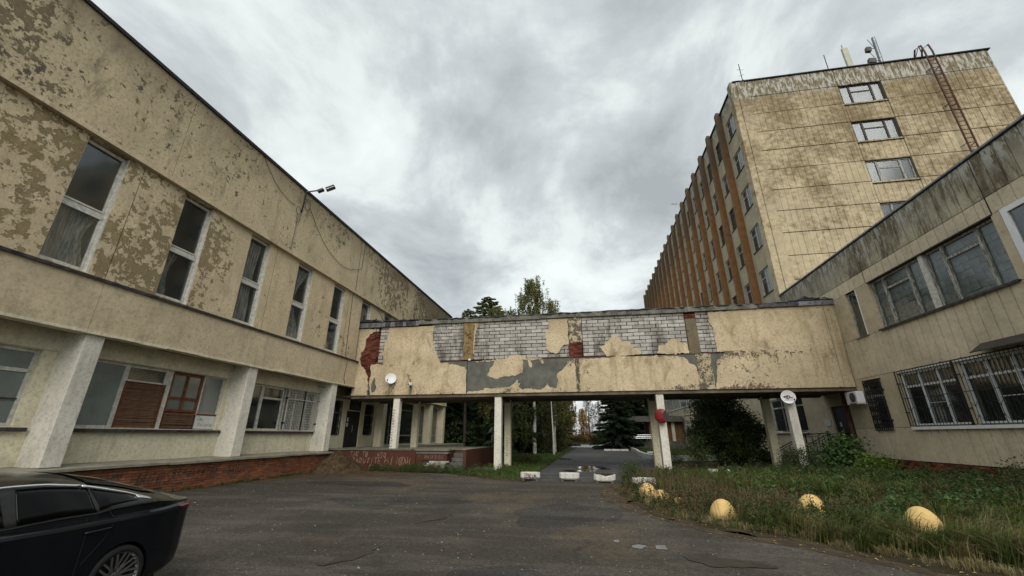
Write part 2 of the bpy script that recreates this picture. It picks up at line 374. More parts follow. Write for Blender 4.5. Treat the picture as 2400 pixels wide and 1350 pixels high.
# ---------------------------------------------------------------- shared building pieces
def window(parent, axis, c, u0, u1, z0, z1, cols, mat, gl, fw=.06, mw=.07, dep=.06, sgn=1, name='window', one_pane=False, mats_per=None):
    """window in the plane axis=c (its outer face); cols = [(end_u, transom_z or None)], sgn = direction inwards"""
    f = MB()
    def B(a, b, p, q, d0=0, d1=dep):
        x0, x1 = c + sgn*d0, c + sgn*d1
        f.box(x0, x1, a, b, p, q) if axis == 'X' else f.box(a, b, x0, x1, p, q)
    B(u0, u1, z0, z0+fw); B(u0, u1, z1-fw, z1); B(u0, u0+fw, z0+fw, z1-fw); B(u1-fw, u1, z0+fw, z1-fw)
    a = u0; cells = []
    for i, (e_, tz) in enumerate(cols):
        if i < len(cols)-1: B(e_-mw/2, e_+mw/2, z0+fw, z1-fw, -.012, dep+.01)
        if tz: B(a+(fw if i == 0 else mw/2), e_-(fw if i == len(cols)-1 else mw/2), tz-fw*.55, tz+fw*.55, .004, dep-.004); cells += [(a, e_, z0, tz), (a, e_, tz, z1)]
        else: cells.append((a, e_, z0, z1))
        a = e_
    fo = f.build(name, mat, parent)
    pm = MB()
    for i, (a, b, p, q) in enumerate(cells):
        m = pm if one_pane else MB()
        x0, x1 = c + sgn*dep*.55, c + sgn*dep*.7
        a += fw*.5; b -= fw*.5; p += fw*.5; q -= fw*.5
        m.box(x0, x1, a, b, p, q) if axis == 'X' else m.box(a, b, x0, x1, p, q)
        if not one_pane: m.build('pane', gl, fo)
    if one_pane: pm.build('pane', gl, fo)
    return fo
def curtain(parent, X, y0, y1, z0, z1, seed=0, gather=0.0, axis='X'):
    rr = random.Random(seed); b = MB(); n = 36; m = 10
    vs = []; ph = [rr.uniform(0, 6) for _ in range(4)]; fq = rr.uniform(22, 46)
    for j in range(m+1):
        t = j/m
        g = gather*math.sin(math.pi*min(1, t*1.15))**1.3
        for i in range(n+1):
            u = i/n; y = y0 + (y1-y0)*(u*(1-g))
            w_ = .045*math.sin(u*fq+ph[0]+.8*math.sin(t*2+ph[2])) + .02*math.sin(u*(fq*1.9)+ph[1]+t)
            vs.append((X+w_, y, z1+(z0-z1)*t) if axis == 'X' else (y, X+w_, z1+(z0-z1)*t))
    fs = [(j*(n+1)+i, j*(n+1)+i+1, (j+1)*(n+1)+i+1, (j+1)*(n+1)+i) for j in range(m) for i in range(n)]
    b.add(vs, fs); return b.build('curtain', M['curtain'], parent, smooth=True)
def ribbed(name, parent, mat, axis, c, u0, u1, z0, z1, sgn, th=.05, pitch=.4, gw=.06, gd=.04, holes=()):
    """one concrete facing panel with vertical grooves; sgn = outward direction"""
    us = [(u0, 0)]
    k = math.ceil(u0/pitch + .3)
    while k*pitch < u1 - .1:
        u = k*pitch; us += [(u-gw/2, 0), (u-gw*.25, -gd), (u+gw*.25, -gd), (u+gw/2, 0)]; k += 1
    us.append((u1, 0)); m = MB()
    P = (lambda u, d, z: (c + sgn*d, u, z)) if axis == 'X' else (lambda u, d, z: (u, c + sgn*d, z))
    zs = [z0, z1]; vs = []
    for u, d in us: vs += [P(u, d, z0), P(u, d, z1)]
    n_ = len(us); fs = [(2*i, 2*i+2, 2*i+3, 2*i+1) for i in range(n_-1)]
    b = len(vs); vs += [P(u0, -th, z0), P(u1, -th, z0), P(u1, -th, z1), P(u0, -th, z1)]
    fs += [(b, 0, 1, b+3), (2*n_-2, b+1, b+2, 2*n_-1)]
    fs += [tuple([b] + [2*i for i in range(n_)] + [b+1]), tuple([b+3] + [2*i+1 for i in range(n_)] + [b+2])]
    m.add(vs, fs); return m.build(name, mat, parent)
def brick_mesh(name, L, H, Dp, mat, seed, jit=.006):
    rr = random.Random(seed); bm = bmesh.new(); bmesh.ops.create_cube(bm, size=1)
    for v in bm.verts: v.co = Vector((v.co.x*L + rr.uniform(-jit, jit), v.co.y*Dp, v.co.z*H + rr.uniform(-jit, jit)*.7))
    bmesh.ops.bevel(bm, geom=bm.edges[:], offset=min(L, H)*.07, segments=1, affect='EDGES')
    me = D.meshes.new(name); bm.to_mesh(me); bm.free(); me.materials.append(mat); return me
def scribble(b, pts, wd, P):
    "flat spray-paint stroke along 2D pts, P maps (u, z) to the wall"
    pts = [Vector((p[0], p[1])) for p in pts]; L = []; Rr = []
    for i, p in enumerate(pts):
        d = pts[min(i+1, len(pts)-1)] - pts[max(0, i-1)]
        if d.length < 1e-6: d = Vector((1, 0))
        d.normalize(); nn = Vector((-d.y, d.x))*wd/2
        L.append(P(*(p+nn))); Rr.append(P(*(p-nn)))
    k = len(pts); b.add(L + Rr, [(i, i+1, k+i+1, k+i) for i in range(k-1)])
GLY = {'S': [[(.9,.85),(.6,1),(.2,.9),(.1,.7),(.5,.5),(.9,.3),(.8,.08),(.4,0),(.1,.15)]], 'O': [[(.5,1),(.15,.8),(.1,.3),(.5,0),(.9,.3),(.85,.8),(.5,1)]],
 'U': [[(.1,1),(.1,.3),(.4,0),(.8,.2),(.9,1)]], 'L': [[(.2,1),(.15,0),(.85,.05)]], 'A': [[(0,0),(.5,1),(1,0)],[(.2,.4),(.8,.4)]], 'T': [[(0,1),(1,.95)],[(.5,1),(.5,0)]],
 'R': [[(.1,0),(.1,1),(.7,.9),(.75,.6),(.1,.5),(.9,0)]], 'E': [[(.9,1),(.1,1),(.1,0),(.9,0)],[(.1,.5),(.7,.5)]], 'B': [[(.1,0),(.1,1),(.7,.9),(.7,.6),(.1,.5),(.85,.35),(.7,.05),(.1,0)]],
 'C': [[(.9,.8),(.5,1),(.1,.6),(.15,.2),(.5,0),(.9,.2)]], 'K': [[(.1,0),(.1,1)],[(.9,1),(.1,.45),(.9,0)]], 'N': [[(.1,0),(.1,1),(.9,0),(.9,1)]], 'W': [[(0,1),(.25,0),(.5,.7),(.75,0),(1,1)]],
 'M': [[(0,0),(.15,1),(.5,.35),(.85,1),(1,0)]], 'G': [[(.9,.8),(.5,1),(.1,.6),(.2,.1),(.7,0),(.9,.4),(.5,.4)]], 'D': [[(.1,0),(.1,1),(.7,.8),(.9,.4),(.6,.05),(.1,0)]], 'I': [[(.5,1),(.5,0)]],
 'Y': [[(0,1),(.5,.5),(1,1)],[(.5,.5),(.4,0)]], 'H': [[(.1,0),(.1,1)],[(.9,0),(.9,1)],[(.1,.5),(.9,.5)]], '7': [[(.05,.95),(.95,1),(.4,0)]], 'X': [[(0,1),(1,0)],[(0,0),(1,1)]], 'P': [[(.1,0),(.1,1),(.8,.9),(.8,.55),(.1,.45)]], ' ': [],
 'a': [[(.8,.6),(.4,.65),(.1,.35),(.3,.02),(.8,.2),(.8,.6),(.85,0)]], 'e': [[(.1,.35),(.85,.4),(.6,.68),(.2,.5),(.2,.1),(.8,.05)]], 'j': [[(.6,.6),(.6,-.2),(.2,-.25)]], 'l': [[(.4,1),(.35,.05),(.7,0)]], 't': [[(.5,.9),(.45,.1),(.8,0)],[(.1,.62),(.85,.64)]],
 'o': [[(.5,.65),(.1,.35),(.4,0),(.85,.3),(.5,.65)]], 'k': [[(.2,0),(.2,1)],[(.8,.6),(.2,.3),(.8,0)]], 'u': [[(.1,.6),(.2,.05),(.7,.05),(.8,.6)]], 'd': [[(.8,1),(.8,0),(.3,0),(.1,.3),(.4,.6),(.8,.5)]], 'y': [[(.1,.6),(.4,.1)],[(.8,.6),(.3,-.3)]], 'r': [[(.2,0),(.2,.6),(.5,.65),(.8,.5)]]}
def spray(b, text, u, z, h, P, wd=.02, seed=0, slant=.15, rot=0, flip=1):
    rr = random.Random(seed); x = 0
    for ch in text:
        for st in GLY.get(ch, []):
            pts = []
            for i in range(len(st)-1):
                for t in (0, .33, .66): pts.append((st[i][0]*(1-t)+st[i+1][0]*t, st[i][1]*(1-t)+st[i+1][1]*t))
            pts.append(st[-1]); q = []
            for a_, c_ in pts:
                X_ = x + (a_*.6 + c_*slant)*h + rr.gauss(0, .012*h*3); Z_ = c_*h + rr.gauss(0, .012*h*3)
                q.append((u + flip*(X_*math.cos(rot) - Z_*math.sin(rot)), z + X_*math.sin(rot) + Z_*math.cos(rot)))
            scribble(b, q, wd*rr.uniform(.8, 1.2), P)
        x += h*.78
def cable(parts, name, mat, parent, r=.012):
    b = MB()
    for pts in parts: b.tube(pts, r, 5)
    return b.build(name, mat, parent)
def sag(a, b, d, n=12, wob=.02, seed=1):
    rr = random.Random(seed); a = Vector(a); b = Vector(b)
    return [a.lerp(b, i/n) + Vector((0, 0, -d*4*(i/n)*(1-i/n))) + Vector((0, rr.uniform(-wob, wob), rr.uniform(-wob, wob))) for i in range(n+1)]

# ================================================================ ground and roads
def sheet_poly(name, poly, z, mat, kind='structure', sub=0):
    bm = bmesh.new(); f = bm.faces.new([bm.verts.new((x, y, z)) for x, y in poly]); bmesh.ops.triangulate(bm, faces=[f])
    me = D.meshes.new(name); bm.to_mesh(me); bm.free(); me.materials.append(mat)
    return tag(link(D.objects.new(name, me)), kind=kind)
def asphalt(name, base, sand=.5, wet=.2, agg=True):
    n = N(name); big = n.noise(.16, 5, .6, dist=.5); mid = n.noise(.9, 6, .7)
    c = n.mix(n.step(mid, .3, .7), tuple(q*.6 for q in base), tuple(q*1.15 for q in base))
    lo = n.noise(.11, 3, .5, v=n.mapv((1,1,1), (2,9,0))); c = n.mix(n.step(lo, .42, .5), c, tuple(q*.62 for q in base)); tr = n.noise(.8, 5, .65, v=n.mapv((.3,1.7,1), (0,0,0), (0,0,R(-28))))
    c = n.mix(n.math('MULTIPLY', n.step(tr, .48, .62), .45), c, tuple(q*1.5 for q in base))
    s_ = n.step(n.math('ADD', big, n.math('MULTIPLY', n.math('SUBTRACT', mid, .5), .35)), .50, .62, 0, sand)
    c = n.mix(s_, c, (.125,.095,.06))
    gr = n.vor(62, 'F1', 'Color'); gs = n.t.nodes.new('ShaderNodeSeparateColor'); n.t.links.new(gr, gs.inputs[0])
    gd = n.vor(62, 'F1', 'Distance')
    if agg:
        lt = n.math('MULTIPLY', n.step(gs.outputs[0], .80, .90), n.step(gd, .45, .25)); lt = n.math('MULTIPLY', lt, n.step(n.noise(1.2, 4), .35, .6, .25, .9))
        c = n.mix(lt, c, (.25,.24,.215))
        c2 = n.vor(24, 'F1', 'Color'); cs = n.t.nodes.new('ShaderNodeSeparateColor'); n.t.links.new(c2, cs.inputs[0]); cd = n.vor(24, 'F1', 'Distance'); c = n.mix(n.math('MULTIPLY', n.math('MULTIPLY', n.step(cs.outputs[0], .86, .92), n.step(cd, .34, .2)), .7), c, (.21,.195,.17)); c = n.mix(n.math('MULTIPLY', n.step(cs.outputs[2], .75, .85), .35), c, (.02,.018,.015))
        dk = n.math('MULTIPLY', n.step(gs.outputs[1], .7, .8), .5); c = n.mix(dk, c, tuple(q*.45 for q in base))
        sp = n.vor(9, 'F1', 'Color'); s2 = n.t.nodes.new('ShaderNodeSeparateColor'); n.t.links.new(sp, s2.inputs[0])
        sd = n.vor(9, 'F1', 'Distance'); c = n.mix(n.math('MULTIPLY', n.step(s2.outputs[0], .93, .95), n.step(sd, .12, .08)), c, (.30,.28,.25))
    cr = n.vor(.33, 'DISTANCE_TO_EDGE', 'Distance', v=n.t.nodes.new('ShaderNodeVectorMath').outputs[0])
    vm = cr.node.inputs['Vector'].links[0].from_node; vm.operation = 'ADD'; n.t.links.new(n.pos, vm.inputs[0])
    nz = n.t.nodes.new('ShaderNodeTexNoise'); nz.inputs['Scale'].default_value = 1.1; nz.inputs['Detail'].default_value = 6; n.t.links.new(n.pos, nz.inputs[0]); n.t.links.new(nz.outputs['Color'], vm.inputs[1])
    ck = n.math('MULTIPLY', n.step(cr, .012, .003), n.step(n.noise(.5, 3), .48, .56)); ck = n.math('MULTIPLY', ck, n.step(n.noise(.23, 3), .50, .6)); c = n.mix(n.math('MULTIPLY', ck, .6), c, (.015,.013,.011))
    wt = n.step(n.noise(.45, 5, .6, v=n.mapv((1,1,1), (4,7,0))), .52, .68, 0, wet)
    c = n.mix(wt, c, (.02,.019,.018), 'MIX'); ro = n.math('SUBTRACT', .88, n.math('MULTIPLY', wt, .5))
    h = n.math('ADD', n.math('MULTIPLY', gd, -.6), n.math('MULTIPLY', n.noise(7, 6, .7), 1.0)); h = n.math('SUBTRACT', h, n.math('MULTIPLY', ck, 1.5))
    return n.end(c, ro, .14, n.bump(h, .7, .014))
M['asphalt'] = asphalt('worn_asphalt', (.092,.082,.069), .7, .35)
M['asphalt_road'] = asphalt('grey_wet_road', (.115,.116,.118), .12, .5)
n = N('soil'); M['soil'] = n.end(n.mix(n.step(n.noise(1.5, 8, .7), .35, .65), (.035,.03,.018), (.085,.068,.04)), .95, .1, n.bump(n.noise(9, 7, .75), .9, .05))
n = N('dirt'); M['dirt'] = n.end(n.mix(n.step(n.noise(3, 8, .7), .35, .65), (.045,.030,.018), (.095,.066,.038)), .95, .1, n.bump(n.noise(14, 7, .75), .9, .04))
n = N('sandy_margin'); al = n.step(n.math('ADD', n.noise(.9, 7, .7), 0), .4, .55)
M['sand'] = n.end(n.mix(n.step(n.noise(2, 8, .7), .35, .65), (.05,.038,.025), (.10,.076,.05)), .95, .1, n.bump(n.noise(25, 7, .75), .8, .02))
n = N('lawn_soil'); M['lawn_soil'] = n.end(n.mix(n.step(n.noise(1.2, 8, .7), .35, .65), (.028,.042,.012), (.06,.072,.022)), .95, .1, n.bump(n.noise(30, 6, .75), .9, .04))
sheet_poly('ground', [(-700,-300),(700,-300),(700,1200),(-700,1200)], -.03, M['soil'])
EDGE = [(-2.2,16.9),(-2.45,16.75),(-4.0,17.3),(-5.3,18.6),(-6.6,19.6),(-8.9,20.3),(-10.5,20.5)]
EDR = [(1.05,16.0),(1.0,14.2),(1.1,12.8),(1.35,11.6),(1.62,10.4),(2.4,9.4),(3.3,8.75),(4.1,7.75),(4.8,7.05),(5.9,6.5),(8,5.9),(14,5.0),(40,3)]
sheet_poly('parking_lot', [(-12.9,-60),(40,-60)] + EDR[::-1] + [(1.2,17.2),(-2.2,17.2)] + EDGE[1:] + [(-12.9,20.5)], 0, M['asphalt'])
RL = [(-2.2,17.2),(-2.42,21.4),(-2.35,29),(-2.2,38),(-1.9,55),(-1.75,66)]
RR = [(1.2,17.2),(2.2,19.5),(3.3,23),(4.0,27),(4.35,31),(4.28,36),(4.6,45),(4.85,51.9),(2.1,53),(1.95,66)]
sheet_poly('road', RL + RR[::-1], .001, M['asphalt_road'])
M['far_road'] = plain('pale_far_road', (.34,.335,.33), .7, .15, 1)
sheet_poly('far_road', [(-60,66),(60,66),(60,84),(-60,84)], .004, M['far_road'])
sheet_poly('lawn', [(-60,20)] + [(-13,20),(-6,19)] + [(x-.05, y) for x, y in RL[1:]] + [(-1.8,66),(-60,66)], -.008, M['lawn_soil'])
sheet_poly('far_lawn', [(4.9,31.3),(12.7,33),(12.7,60),(5.2,60),(5.0,52),(4.5,36)], .01, M['lawn_soil'])
# sandy margins on the asphalt
def blob(cx, cy, rx, ry, seed, n_=40, k=.25, rot=0):
    rr = random.Random(seed); ph = [rr.uniform(0, 6.28) for _ in range(6)]; o = []
    for i in range(n_):
        t = 2*math.pi*i/n_; r_ = 1 + k*sum(math.sin((j+2)*t+ph[j])/(j+1.6) for j in range(6))
        x, y = rx*r_*math.cos(t), ry*r_*math.sin(t); o.append((cx + x*math.cos(rot)-y*math.sin(rot), cy + x*math.sin(rot)+y*math.cos(rot)))
    return o
sheet_poly('sand_margin', [(1.25,16.8),(.45,16.2),(.2,14.4),(.35,12.6),(.75,11.2),(1.2,10.2),(2.2,8.7),(3.2,7.9),(3.9,7.1),(4.6,6.3),(5.8,5.9),(8,5.2)] + EDR[::-1][3:], .004, M['sand'])
sheet_poly('sand_drift', [(-12.9,19.9),(-12.9,12),(-12.6,12.2),(-12.2,14.5),(-11.6,16.3),(-10.4,17.4),(-8.9,18.2),(-7.2,18.5),(-7.0,19.2),(-8.9,20.0),(-10.5,20.3)], .005, M['sand'])
RG = [(x+random.uniform(-.02,.05)-.22, y-.18+random.uniform(-.05,.05)) for x, y in [(EDR[i][0]+(EDR[i+1][0]-EDR[i][0])*t/5, EDR[i][1]+(EDR[i+1][1]-EDR[i][1])*t/5) for i in range(11) for t in range(5)]]
RG = [(x+.16*math.sin(i*1.9)*(.6+.4*math.sin(i*.7)), y+.10*math.cos(i*2.3)) for i, (x, y) in enumerate(RG)]
sheet_poly('bed_soil', RG + [(14,7),(6,9.5),(3,13),(2.2,17)], .008, M['soil'])
M['asphalt_patch'] = asphalt('patched_asphalt', (.062,.058,.052), .15, .2)
for i_, q_ in enumerate((blob(-5.2,11.5,1.9,.8,31,k=.2), blob(-.6,10.3,1.1,1.5,32,k=.22), blob(-8.4,15.2,2.2,.7,33,k=.2), blob(-1.0,5.6,.9,.6,34,k=.3))): sheet_poly('asphalt_patch', q_, .0035, M['asphalt_patch'])
# puddles
n = N('puddle_water'); M['water'] = n.end((.018,.016,.013), .03, .9, n.bump(n.noise(3, 2), .04, .01))
M['film'] = plain('sky_sheen_film', (.19,.20,.215), .2, .1, 8, bump=0, spec=.8)  # pale base colour paints the sky's reflection onto the small puddles
n = N('wet_mud'); M['wetmud'] = n.end(n.mix(n.step(n.noise(4, 5), .4, .6), (.02,.016,.012), (.035,.028,.02)), .42, .5, n.bump(n.noise(12, 5), .3, .01))  # dark brown wet mud, mottled by noise
def puddle(name, label, poly, mat='water', g=None):
    b = MB(); bm = bmesh.new(); f = bm.faces.new([bm.verts.new((x, y, 0)) for x, y in poly]); bmesh.ops.triangulate(bm, faces=[f]); me = D.meshes.new(name); bm.to_mesh(me); bm.free(); me.materials.append(M[mat])
    o = link(D.objects.new(name, me), None, (0, 0, .009)); tag(o, label, 'puddle', g); return o
puddle('puddle', 'small bright puddle, leftmost of three in front of the yellow domes', blob(.36,7.92,.045,.10,1, k=.15), 'film')
puddle('puddle', 'widest bright puddle in the middle of three in front of the yellow domes', blob(.68,7.62,.11,.12,2, k=.2), 'film')
puddle('puddle', 'squarish puddle, rightmost of three in front of the yellow domes', [(.93,7.5),(1.1,7.5),(1.1,7.78),(.95,7.75)], 'film')
puddle('puddle', 'dark muddy puddle lying nearest to the camera at right', blob(1.75,6.95,.42,.27,4, k=.4, rot=-.2), 'wetmud')
puddle('puddle', 'large dark puddle on the road behind the white planters', blob(.1,24.4,.95,1.1,5, k=.3), 'water')
puddle('puddle', 'long thin puddle across the road just beyond the planters', blob(-.45,22.2,1.0,.5,6, k=.35), 'water')
puddle('puddle', 'small dark puddle on the left edge of the road', blob(-1.8,33,.45,.9,7), 'water')
def crack(pts, wd, seed):
    rr = random.Random(seed); L, Q = [], []
    for i, (x, y) in enumerate(pts):
        w_ = wd*math.sin(math.pi*(i+.15)/(len(pts)-.7))*rr.uniform(.6, 1.2); L.append((x-w_, y+w_*.3)); Q.append((x+w_, y-w_*.3))
    return L + Q[::-1]
def path(a, b, n_, j, seed):
    rr = random.Random(seed); return [(a[0]+(b[0]-a[0])*i/n_+rr.uniform(-j,j), a[1]+(b[1]-a[1])*i/n_+rr.uniform(-j,j)) for i in range(n_+1)]
puddle('mud_hole', 'thin wet break in the asphalt, the farther of two in a line', crack(path((-3.55,8.7),(-3.05,9.8),10,.05,1), .15, 1), 'wetmud')
puddle('mud_hole', 'long wet break in the asphalt running towards the parked car', crack(path((-3.65,5.8),(-3.32,6.95),12,.05,2), .16, 2), 'wetmud')

# ================================================================ left building
XL = -13.1
LB = thing('long_building', 'long two storey building with peeling cream render, tall narrow windows and a brick plinth', 'building', (XL, 12, 0))
mb = MB(); mb.box(XL-.35, XL-.22, -6, 38.2, 9.4, 13.0); mb.box(XL-.36, -32, -6, 38.2, 12.9, 12.98); mb.box(-32, -32.2, -6, 38.2, 0, 13)
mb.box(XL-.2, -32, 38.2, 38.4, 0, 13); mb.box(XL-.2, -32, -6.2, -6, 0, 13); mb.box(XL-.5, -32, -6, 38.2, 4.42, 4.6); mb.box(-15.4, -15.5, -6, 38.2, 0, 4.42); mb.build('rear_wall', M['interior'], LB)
joints = [-6, -2.55, 3.3, 9.18, 15.06, 20.95, 26.8, 32.7, 38.2]
for a, b in zip(joints, joints[1:]):
    MB().box(XL-.2, XL+.10, a+.008, b-.008, 9.62, 12.94).build('parapet_panel', M['left_parapet'], LB)
m_ = MB()
for a, b in zip(joints, joints[1:]): m_.box(XL-.1, XL+.17, a, b-.004, 9.50, 9.63)
m_.build('ledge', M['left_spandrel'], LB)
mb = MB(); mb.box(XL-.4, XL+.16, -6.1, 38.35, 12.94, 13.03); mb.box(XL-.5, XL+.12, -6.1, 38.35, 13.03, 13.10); mb.build('roof_edge', M['edge_black'], LB)
WY = [6.95 + 2.94*k for k in range(-3, 11)]; WW = 1.08
holes = [(y, y+WW, 5.80, 9.46) for y in WY]
for a, b in ((-6, 8.45), (8.465, 14.30), (14.315, 20.2), (20.215, 26.1), (26.115, 32.0), (32.015, 38.2)):
    MB().wall('X', XL, a, b, 5.74, 9.5, [h for h in holes if a < h[0] < b], -.3).build('wall', M['left_upper'], LB)
m_ = MB()
for a, b in ((-6, 8.45), (8.46, 14.30), (14.31, 20.2), (20.21, 26.1), (26.11, 32.0), (32.01, 38.2)):
    m_ = MB(); m_.box(XL-.3, XL+.06, a, b, 4.30, 5.70); m_.build('spandrel', M['left_spandrel'], LB)
mb = MB()
y = -6
while y < 38.2:
    L_ = random.uniform(.7, 1.6); mb.box(XL-.28, XL+.09+random.uniform(-.02,.02), y, min(y+L_, 38.2), 4.235+random.uniform(-.012,.012), 4.302); y += L_+.004
mb.build('drip_edge', M['left_ground'], LB)
mb = MB(); mb.box(XL-.25, XL+.13, -6, 38.25, 5.703, 5.735); mb.box(XL+.115, XL+.13, -6, 38.25, 5.66, 5.702); mb.build('window_ledge', M['tin_dark'], LB)
MB().box(XL-.28, -15.4, -6, 38.2, 4.30, 4.42).build('soffit', M['soffit'], LB)
for i, y in enumerate(WY):
    tz = 7.52
    f = window(LB, 'X', XL-.14, y+.0, y+WW, 5.83, 9.44, [(y+WW, tz)], M['wood_white'], M['glass'], fw=.085, dep=.07, sgn=-1)
    g_ = MB(); g_.box(XL-.125, XL-.20, y+.05, y+WW-.05, tz-.13, tz-.05); g_.box(XL-.13, XL-.21, y+.05, y+WW-.05, tz+.06, tz+.11); g_.box(XL-.02, XL-.24, y+WW-.03, y+WW+.004, 5.80, 9.45); g_.build('transom', M['wood_white'], f)
    curtain(f, XL-.34, y+.04, y+WW*(.62,1,.8,1,.5,.9,1)[i % 7], 5.85, (7.5,9.3,7.6,9.2,9.3,7.4,9.3)[(i*3) % 7], i, (.45,.2,.6,.35,.1,.5,.3)[(i*5) % 7])
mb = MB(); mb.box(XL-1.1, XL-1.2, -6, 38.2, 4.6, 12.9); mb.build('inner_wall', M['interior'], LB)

# ground floor wall with its windows behind square pillars
XG = -13.85
PY_ = [8.52 + 5.67*k for k in range(-2, 3)]
ghol = [(-2.1, 2.6, 1.86, 3.74), (3.5, 8.2, 1.86, 3.74), (9.25, 14.02, 1.86, 3.74), (14.95, 20.12-.35+.4, 1.86, 3.74)]
ghol[3] = (14.95, 19.75, 1.86, 3.74)
MB().wall('X', XG, -6, 20.35, .88, 4.3, ghol, -.22).build('wall', M['left_ground'], LB)
for p in PY_: bevel(MB().box(XG-.01, XL-.005, p, p+.46, .9, 4.3).build('pillar', M['pillar_white'], LB), .015, 1)
for a, b in ((-6, 2.62), (3.31, 8.52), (8.98, 14.19), (14.65, 19.86)):
    MB().box(XG+.001, XG+.05, a, b, 3.76, 4.3).build('lintel', M['left_ground'], LB)
for a, b in ((-2.2, 2.62), (3.4, 8.42), (9.05, 14.15), (14.75, 19.8)):
    s_ = MB(); s_.box(XG-.1, XG+.12, a, b, 1.80, 1.835); s_.box(XG+.10, XG+.12, a, b, 1.74, 1.80); s_.build('window_sill', M['tin_dark'], LB)
XW = XG-.10
window(LB, 'X', XW, -2.1, 2.6, 1.86, 3.74, [(0, 3.2), (2.6, 3.2)], M['wood_white'], M['glass_dusty'], .08, .12, sgn=-1)
window(LB, 'X', XW, 3.5, 8.2, 1.86, 3.74, [(5.0, 3.2), (6.6, 3.2), (8.2, 3.2)], M['wood_white'], M['pane_frost'], .08, .12, sgn=-1)
b_ = MB(); b_.box(XW-.01, XW+.02, 6.66, 8.12, 2.50, 2.525); b_.build('pane_joint', M['wood_dark'], LB)
window(LB, 'X', XW, 9.25, 10.42, 1.86, 3.74, [(10.42, None)], M['wood_white'], M['pane_frost'], .07, .1, sgn=-1)
window(LB, 'X', XW, 10.42, 11.74, 1.86, 3.74, [(11.74, 3.25)], M['wood_white'], M['glass'], .075, .1, sgn=-1)
MB().box(XW+.02, XW-.1, 11.74, 11.9, 1.86, 3.74).build('mullion', M['wood_white'], LB)
window(LB, 'X', XW, 11.90, 13.12, 2.42, 3.72, [(12.5, 2.86), (13.12, 2.86)], M['wood_brown'], M['glass_dusty'], .085, .08, sgn=-1)
window(LB, 'X', XW, 13.14, 14.02, 2.36, 3.74, [(14.02, None)], M['wood_white'], M['glass_dusty'], .05, .1, sgn=-1)
MB().box(XW+.01, XW-.03, 13.16, 14.0, 2.34, 2.40).build('rail', M['wood_brown'], LB)
pb = MB().box(XW, XW-.03, 13.17, 14.0, 1.88, 2.34).build('white_board', M['paper'], LB)
b_ = MB(); Pf = lambda u, z: (XW+.004, u, z); spray(b_, 'Zaj', 13.25, 2.16, .12, Pf, .014, 3); GLY['Z'] = [[(0,1),(.9,1),(.1,0),(1,0)]]; spray(b_, 'Zaj', 13.25, 2.18, .12, Pf, .014, 4); spray(b_, 'Pelota', 13.3, 1.96, .13, Pf, .014, 5); b_.build('scrawl', M['block_grey'], pb)
# cane slats over two openings: every slat is a piece
n = N('dark_cane'); r_ = n.rnd(); M['cane'] = n.end(n.mix(n.step(n.noise(9, 5, .7, v=n.mapv((1,.4,6))), .4, .65), n.mix(r_, (.06,.024,.012), (.16,.07,.035)), (.20,.13,.08)), .75, .3)
def slats(y0, y1, z0, z1, frame=True):
    bl = MB(); bl.box(XW-.02, XW-.04, y0, y1, z0, z1)
    if frame: bl.box(XW+.06, XW-.02, y0, y0+.03, z0, z1); bl.box(XW+.06, XW-.02, y1-.03, y1, z0, z1); bl.box(XW+.06, XW-.02, y0, y1, z1-.03, z1)
    bo = bl.build('cane_blind', M['wood_brown'], LB)
    me = [MB().tube([(0, -(y1-y0)/2+.03, 0), (random.uniform(-.01,.01), 0, random.uniform(-.008,.008)), (0, (y1-y0)/2-.03, 0)], .017, 5).mesh('slat', M['cane']) for _ in range(4)]
    z = z0+.03
    while z < z1-.04:
        place('slat', random.choice(me), bo, (XW+.015+random.uniform(-.008,.02), (y0+y1)/2, z), (R(random.uniform(-.5,.5)), 0, 0)); z += .036
slats(10.47, 11.72, 1.88, 3.24); slats(11.94, 13.12, 1.88, 2.40, False)
window(LB, 'X', XW, 14.95, 16.1, 1.86, 3.74, [(16.1, None)], M['wood_white'], M['glass'], .07, .1, sgn=-1)
window(LB, 'X', XW, 16.1, 17.45, 1.86, 3.74, [(17.45, 3.22)], M['wood_white'], M['glass'], .08, .1, sgn=-1)
window(LB, 'X', XW, 17.55, 19.75, 1.86, 3.74, [(18.3, 3.3), (19.1, 3.3), (19.75, 3.3)], M['wood_white'], M['glass'], .06, .07, sgn=-1)
curtain(LB, XW-.2, 17.6, 19.7, 1.9, 3.7, 99, .1)
g_ = MB()
for i in range(22): y = 17.52+i*2.3/21; g_.bar((XG+.1, y, 1.88), (XG+.1, y, 3.72), .013)
for i in range(17): z = 1.88+i*1.84/16; g_.bar((XG+.11, 17.5, z), (XG+.11, 19.84, z), .013)
for a, b in ((17.5, 18.68), (18.68, 19.84)):
    for q in ((a, 1.86, a, 3.74), (b, 1.86, b, 3.74), (a, 1.86, b, 1.86), (a, 3.74, b, 3.74), (a, 3.28, b, 3.28)): g_.bar((XG+.12, q[0], q[1]), (XG+.12, q[2], q[3]), .04)
g_.build('window_grille', M['metal_white'], LB)
for y in (17.5, 19.84):
    for z in (2.2, 3.3): MB().box(XG, XG+.14, y-.04, y+.04, z-.04, z+.04).build('hinge', M['metal_black'], LB)
mb = MB(); mb.box(XG-.9, XG-1.0, -6, 20.3, .5, 4.4); mb.build('inner_wall', M['interior'], LB)

